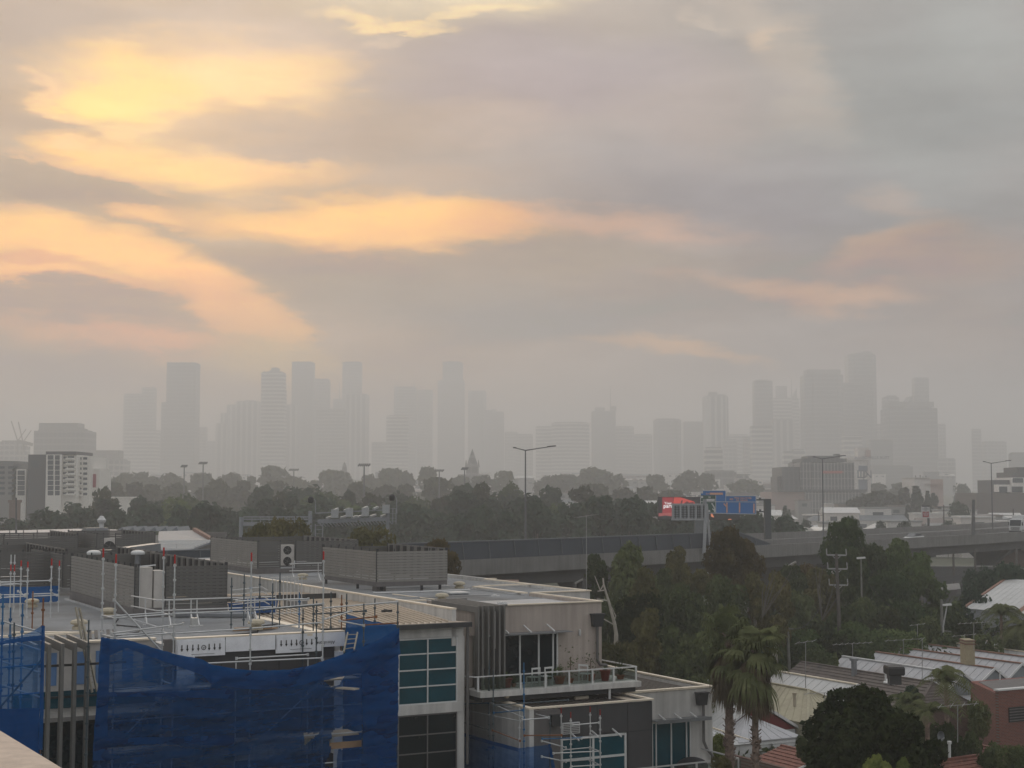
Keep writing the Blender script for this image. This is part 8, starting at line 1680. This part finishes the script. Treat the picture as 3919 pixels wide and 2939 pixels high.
t.part('spire', MB().tube(qs, q1, 5.0, 8, .15), T_DARK); t.part('belfry', MB().box(q0.x - 5, q0.x + 5, 1196, 1206, ground_z(0, 1200) - 2, qs.z), T_DARK)
for sx in (-5, 5): t.part('pinnacle', MB().tube((q0.x + sx, 1196, qs.z), (q0.x + sx, 1196, qs.z + 6), 1.1, 6, .1), T_DARK)
t.part('nave', MB().prism([(q0.x - 12, 1206), (q0.x + 12, 1206), (q0.x + 12, 1240), (q0.x - 12, 1240)], ground_z(0, 1200) - 2, q0.z + 1), T_DARK)
q0 = P2(925, 1145, 1300); q1 = P2(925, 970, 1300); t = Thing('domed_tower', 'dark bullet-shaped domed tower left of the tallest sports light mast', 'tower', q0, 0); r_ = 22 * .4521 / F * 1300; h_ = q1.z - q0.z
t.part('shaft', MB().lathe((q0.x, 1300, q0.z - 8), [(r_ * .95, 0), (r_, h_ * .4), (r_ * .95, h_ * .72)], 16), T_DARK); t.part('dome', MB().lathe((q0.x, 1300, q0.z - 8 + h_ * .72), [(r_ * .95, 0), (r_ * .75, h_ * .18), (r_ * .35, h_ * .28), (r_ * .1, h_ * .33), (.2, h_ * .36)], 16), T_DARK)
def mast(label, f, x, top, bot, d, w, rows=1):
    a, b = Vector(atY(*f(x, top), d)), Vector(atY(*f(x, bot), d)); t = Thing('floodlight_mast', label, 'floodlight mast', (b.x, d, ground_z(0, d)), 0, 'sports ground floodlight masts'); m = mat('mast_grey', (.11, .12, .125), .6); t.part('pole', MB().tube((b.x, d, ground_z(0, d)), a, .32, 8, .2), m)
    ww = w * .4521 / F * d; t.part('light_frame', MB().beam(a + Vector((-ww, 0, .3)), a + Vector((ww, 0, .3)), .25, .25), m)
    for i in range(6): q = a + Vector((-ww + 2 * ww * (i + .5) / 6, -.4, .35)); t.part('floodlight', MB().beam(q + Vector((-.3, 0, -.45)), q + Vector((.35, 0, .45)), ww * .2, .35), m)
mast('sports light mast at left with a low tilted head, left of its pair', k1, 1560, 1078, 1240, 560, 26); mast('sports light mast at left with the higher head, right of its pair', k1, 1720, 1052, 1250, 560, 36)
mast('short sports light mast left of the domed tower', k2, 497, 1108, 1200, 640, 42); mast('tallest sports light mast right of the domed tower', k2, 1092, 1070, 1355, 470, 52); mast('faint sports light mast left of the church spire', k2, 1728, 1116, 1300, 560, 38); mast('sports light mast close left of the church spire', k2, 1943, 1100, 1300, 520, 28)
# ------------------------------------------------------------------ office block with the red sign, silos
def P6(x, y, d): return Vector(atY(*k6(x, y), d))
DO = 760.0; OF1 = facade_mat('office_ribbed', (.30, .29, .28), (.085, .09, .10), 3.8, 1.7, .08, vfrac=.28); OF2 = facade_mat('office_dark', (.09, .092, .10), (.05, .055, .065), 3.8, 2.4, .15, vfrac=.3)
ob = Thing('office_block', 'dark ribbed office block with a red sign, pink side wall and stepped roofs', 'building', P6(900, 1200, DO), 0)
def ob_box(x0, x1, y0, y1, d, dep, m, nm): a, b = P6(x0, y0, d), P6(x1, y1, d); return ob.part(nm, MB().box(a.x, b.x, d, d + dep, b.z, a.z), m)
ob_box(345, 605, 505, 845, DO + 4, 30, OF2, 'left_tower'); ob_box(600, 770, 437, 830, DO + 2, 34, OF1, 'middle_tower'); ob_box(770, 1365, 445, 830, DO, 36, OF1, 'main_tower'); ob_box(618, 1255, 385, 436, DO + 6, 26, OF2, 'plant_storey'); ob_box(710, 1160, 348, 384, DO + 10, 18, OF2, 'roof_plant'); ob_box(1110, 1160, 320, 347, DO + 12, 8, OF2, 'roof_plant')
ob_box(275, 350, 640, 840, DO + 8, 20, OF2, 'rear_wing'); ob_box(500, 612, 435, 504, DO + 20, 10, OF1, 'rear_wing'); ob_box(285, 1540, 822, 856, DO - 4, 40, OF2, 'podium_edge'); ob_box(665, 1540, 857, 1250, DO - 3, 38, OF1, 'podium')
ob_box(200, 664, 857, 1115, DO - 2, 36, mat('pink_wall', (.34, .25, .23), .85, noise=.05), 'pink_wall')
sgn_ = ob_box(912, 1190, 560, 596, DO - .5, .3, mat('red_sign', (.42, .05, .04), .5), 'red_sign')
text_part(ob, 'sign_lettering', 'CORRS MOONEE', 1.35, (P6(925, 590, DO).x, DO - .6, P6(925, 590, DO).z), 0, mat('sign_pink', (.5, .2, .17), .5), .01, 0, parent=sgn_, bold=True)
DS = 850.0; SIL = mat('silo_white', (.66, .62, .58), .85, noise=.08, streak=.1)
si = Thing('grain_silos', 'pale grain silos with lettering bands behind the ribbed office block', 'silo', P6(1450, 1000, DS), 0)
for i, x in enumerate((1345, 1392, 1440, 1488)):
    a = P6(x, 415, DS); si.part('silo', MB().lathe((a.x, DS, ground_z(0, DS) - 1), [(3.6, 0), (3.6, a.z - ground_z(0, DS) + 1)], 20), SIL)
a, b = P6(1255, 372, DS), P6(1578, 413, DS); si.part('top_gallery', MB().box(a.x, b.x, DS - 4.2, DS + 5, b.z, a.z), SIL)
a, b = P6(1400, 235, DS), P6(1560, 371, DS); si.part('head_house', MB().box(a.x, b.x, DS - 2, DS + 6, b.z, a.z), SIL); a, b = P6(1510, 270, DS), P6(1578, 371, DS); si.part('head_house', MB().box(a.x, b.x, DS - 3, DS - 2.01, b.z, a.z), mat('silo_pink', (.50, .40, .36), .85))
a, b = P6(1528, 413, DS), P6(1578, 1120, DS); si.part('lift_shaft', MB().box(a.x, b.x, DS - 4, DS + 4, b.z, a.z), SIL)
for (y0, y1, m) in ((490, 565, mat('slate_blue_band', (.16, .19, .24), .8)), (680, 850, MATS['slate_blue_band'])):
    a, b = P6(1400, y0, DS), P6(1525, y1, DS); si.part('painted_band', MB().box(a.x, b.x, DS - 3.9, DS - 3.65, b.z, a.z), m)
a, b = P6(1365, 568, DS), P6(1525, 682, DS); lb_ = si.part('letter_band', MB().box(a.x, b.x, DS - 4.1, DS - 3.7, b.z, a.z), APW)
for ch_, x in (('L', 1372), ('D', 1412), ('|', 1448), ('N', 1468)): text_part(si, 'band_lettering', ch_, 6.5, (P6(x, 668, DS).x, DS - 4.2, P6(x, 662, DS).z), 0, mat('letter_slate', (.13, .14, .17), .7), .02, 0, parent=lb_)
text_part(si, 'gallery_lettering', 'ALLIED MILLS AUST', 2.3, (P6(1345, 396, DS).x, DS - 4.3, P6(1345, 396, DS).z), 0, MATS['letter_slate'], .02, 0)
for x in (1270, 1300): a = P6(x, 318, DS); si.part('roof_mast', MB().tube((a.x, DS, P6(0, 372, DS).z), (a.x, DS, a.z), .25, 6), SIL)
def P5k(x, y, d): return Vector(atY(*k5(x, y), d))
t = Thing('mill_building', 'windowless pinkish mill block with small masts on its roof', 'building', P5k(850, 1500, 620), 0)
for (x0, x1, y0, m) in ((665, 865, 1095, SIL), (862, 1030, 1108, MATS['silo_pink'])): a, b = P5k(x0, y0, 620), P5k(x1, y0, 620); t.part('wall', MB().box(a.x, b.x, 620 + (x0 > 700) * .5, 640, ground_z(0, 620) - 1, a.z), m)
a, b = P5k(660, 1085, 620), P5k(865, 1094, 620); t.part('roof_edge', MB().box(a.x, b.x, 619.5, 640, b.z + .02, a.z), SIL); a, b = P5k(790, 1165, 620), P5k(1030, 1170, 620); t.part('ledge', MB().box(a.x, b.x, 619.2, 619.95, b.z, a.z), MATS['silo_pink'])
for x, y in ((675, 1060), (735, 1055), (770, 1070), (808, 1066)): a = P5k(x, y, 622); t.part('roof_mast', MB().tube((a.x, 622, P5k(0, 1085, 622).z), a, .18, 6), TP)
t = Thing('terrace_building', 'stepped white building with arched windows and a dark roof at the right edge', 'building', P5k(1950, 1300, 560), 0)
for (x0, x1, y0, y1, dd, m) in ((1660, 1875, 1118, 1300, 6, APD), (1735, 1880, 1175, 1270, 0, APW), (1880, 2060, 1185, 1290, 1, APW), (1905, 2060, 1085, 1184, 4, APW), (1910, 2060, 1018, 1084, 6, APD), (1980, 2060, 955, 1017, 8, APD), (1450, 2060, 1283, 1340, -2, mat('brown_low_block', (.14, .12, .11), .85))):
    a, b = P5k(x0, y0, 560 + dd), P5k(x1, y1, 560 + dd); t.part('storey', MB().box(a.x, b.x, 560 + dd, 585, min(b.z, 8) if y1 > 1280 else b.z, a.z), m)
for x in (1765, 1812, 1925, 1975, 2010): a = P5k(x, 1235, 559.9 if x < 1870 else 560.9); t.part('window', MB().box(a.x - .8, a.x + .8, a.y - .15, a.y - .0, a.z - 1.2, a.z + 1.0), APG)
for x in (1925, 1950, 1975, 2000, 2025): a = P5k(x, 1118, 563.9); t.part('arch_window', MB().lathe((a.x, 563.9, a.z - 1), [(.5, 0), (.5, 1.2), (.3, 1.7), (.05, 1.9)], 10), APG)
# white tanks / domed roofs and low sheds beyond the freeway
def P4(x, y, d): return Vector(atY(*k4(x, y), d))
for (x, w, y, lab) in ((705, 50, 1305, 'white domed shed roof beyond the freeway, left of the lamp foot'), (850, 52, 1308, 'white domed shed roof beyond the freeway, right of the lamp foot')):
    a = P4(x, y, 330); r_ = w * .5511 / F * 330; t = Thing('domed_shed', lab, 'shed', (a.x, 330, 0), 0, 'white domed shed roofs'); n_ = 10; vs = []
    t.part('roof', MB().add([(a.x + r_ * math.cos(math.pi * i / n_), 330 + j * 14, a.z - r_ * .55 + r_ * .55 * math.sin(math.pi * i / n_)) for j in (0, 1) for i in range(n_ + 1)], [tuple(range(n_, -1, -1)), tuple(range(n_ + 1, 2 * n_ + 2))] + [(i, i + 1, n_ + 2 + i, n_ + 1 + i) for i in range(n_)]), APW); t.part('wall', MB().box(a.x - r_ * .98, a.x + r_ * .98, 330.2, 344, 0, a.z - r_ * .55 - .02), SIL)
rnd = random.Random(21)
LOWM = [mat('low_white', (.62, .60, .57), .8, noise=.1), mat('low_grey', (.27, .27, .265), .8, noise=.1), mat('low_brown', (.22, .18, .16), .85, noise=.1), mat('low_slate', (.15, .16, .17), .8, noise=.1), SIL]
LOWN = ['white', 'grey', 'brown', 'slate', 'pinkish']
def lowb(x, top, w, d, kind, mi, label):
    """x, top, w in the whole-picture survey (2212 wide)"""
    X, _, z = atY(x * 1.7717, top * 1.7717, d); ww = w / 3200 * d; gz = ground_z(X, d) - 1; z = max(z, gz + 4); t = Thing('distant_building', label, 'building', (X, d, gz), 0, 'low buildings of the hazy suburb'); dep = max(8, ww * .6); hz_ = z - (1.8 if kind else 0)
    t.part('wall', MB().box(X - ww / 2, X + ww / 2, d, d + dep, gz, hz_), LOWM[mi])
    if kind == 0: t.part('roof_edge', MB().box(X - ww / 2 - .3, X + ww / 2 + .3, d - .3, d + dep + .3, hz_ + .01, hz_ + .5), LOWM[(mi + 1) % 5])
    else: t.part('roof', MB().add([(X - ww / 2 - .4, d - .4, hz_ + .01), (X + ww / 2 + .4, d - .4, hz_ + .01), (X + ww / 2 + .4, d + dep + .4, hz_ + .01), (X - ww / 2 - .4, d + dep + .4, hz_ + .01), (X - ww / 2 + (2 if kind == 2 else -.4), d + dep / 2, z), (X + ww / 2 + (-2 if kind == 2 else .4), d + dep / 2, z)], [(3, 2, 1, 0), (0, 1, 5, 4), (2, 3, 4, 5), (0, 4, 3), (1, 2, 5)]), LOWM[(mi + rnd.randint(0, 3)) % 5])
    k = max(1, int(ww / 5))
    for i in range(min(k, 8)): t.part('window', MB().box(X - ww / 2 + ww * (i + .3) / k, X - ww / 2 + ww * (i + .7) / k, d - .08, d - .01, hz_ - 2.6, hz_ - 1.2), APG)
BANDS = [
 # distance, name, x range, top range, width range, count
 (430, 'nearest', (1690, 2212), (1118, 1136), (40, 100), 14), (520, 'second', (1660, 2212), (1096, 1116), (36, 90), 14), (640, 'third', (1350, 2212), (1080, 1098), (26, 70), 20), (800, 'fourth', (1100, 1720), (1062, 1080), (24, 64), 20),
 (1000, 'fifth', (700, 1700), (1044, 1060), (22, 60), 28), (1250, 'sixth', (250, 1700), (1030, 1044), (18, 54), 34), (1550, 'seventh', (230, 2212), (1018, 1030), (16, 44), 30),
]
for d, nm_, xr_, tr_, wr_, cnt in BANDS:
    xs = sorted(rnd.uniform(*xr_) if i % 3 else xr_[0] + (xr_[1] - xr_[0]) * i / cnt for i in range(cnt))
    for i, x in enumerate(xs):
        mi = rnd.choice((0, 0, 1, 2, 3, 4)); lowb(x, rnd.uniform(*tr_), rnd.uniform(*wr_) * (1.6 if rnd.random() < .15 else 1), d + rnd.uniform(-30, 30), rnd.choice((0, 0, 1, 2)), mi, f'{LOWN[mi]} low building in the hazy suburb, {nth(i)} from the left of its {nm_} band')
# ------------------------------------------------------------------ small things left about on the roofs
def strip(name, cat, label, pts, r_, m): solo(name, MB().path(pts, r_, 6), m, label, cat, rot=A_)
strip('roof_cable', 'cable', 'black cable snaking over the grey roof left of the leaning ladder', [(13.2, 57, 12.6), (14.5, 58.3, 12.6), (15.1, 60.2, 12.6), (14.4, 62.0, 12.6), (15.2, 64.6, 12.6)], .03, BLACKP)
strip('roof_cable', 'cable', 'black cable crossing the roof in front of the long white guardrail', [(17.0, 55.2, 12.6), (18.6, 56.1, 12.6), (19.4, 58.4, 12.6), (20.5, 59.2, 12.6)], .03, BLACKP)
strip('drain_pipe', 'pipe', 'thick grey pipe lying at the foot of the dark louvres right of the white cabinets', [(17.6, 64.5, 12.72), (20.6, 62.6, 12.72)], .13, ZINC)
strip('drain_pipe', 'pipe', 'pale pipe run along the roof under the raised louvre enclosure', [(30.6, 73.2, 12.72), (33.4, 73.0, 12.72), (36.3, 73.2, 12.72)], .05, ALU)
strip('drain_pipe', 'pipe', 'thin pale pipe running back along the roof from the steel fins', [(31.6, 66.4, 12.72), (31.2, 72.0, 12.72)], .035, TRIM)
solo('loose_timber', MB().beam((17.9, 56.9, 12.62), (19.8, 57.3, 12.62), .2, .05).beam((18.0, 57.2, 12.68), (19.4, 56.7, 12.68), .15, .05), TIMBER, 'crossed timber offcuts on the roof behind the arrow banners', 'timber', rot=A_)
solo('loose_timber', MB().beam((10.1, 60.2, 12.62), (12.6, 58.9, 12.62), .22, .05), TRIM, 'long pale board lying on the roof at the far left', 'timber', rot=A_)
for (s, n, lab) in ((33.6, 64.2, 'white fixing bracket on the roof nearest the beige parapet'), (35.6, 68.8, 'white fixing bracket further back on the pale roof'), (26.8, 62.5, 'dark bracket left of centre on the cream ribbed roof')):
    solo('roof_anchor', MB().box(s - .25, s + .25, n - .05, n + .05, 12.62, 12.72).box(s - .05, s + .05, n - .25, n + .25, 12.63, 12.74), WHITEP if 'white' in lab else DARKM, lab, 'roof anchor', rot=A_)
for i, (s, n, w, h) in enumerate(((34.2, 70.6, 1.0, .5), (25.0, 69.6, .9, .45))):
    t = Thing('roof_hatch', ['square grey roof hatch on the pale roof right of the raised enclosure legs', 'low grey roof hatch on the cream roof behind the dark upstand'][i], 'roof hatch', (s, n, 12.5), A_)
    t.part('curb', MB().box(s - w / 2, s + w / 2, n - w / 2, n + w / 2, 12.46, 12.62 + h * .3), ZINC); t.part('lid', MB().box(s - w / 2 - .06, s + w / 2 + .06, n - w / 2 - .06, n + w / 2 + .06, 12.622 + h * .3, 12.68 + h * .3), GALV)
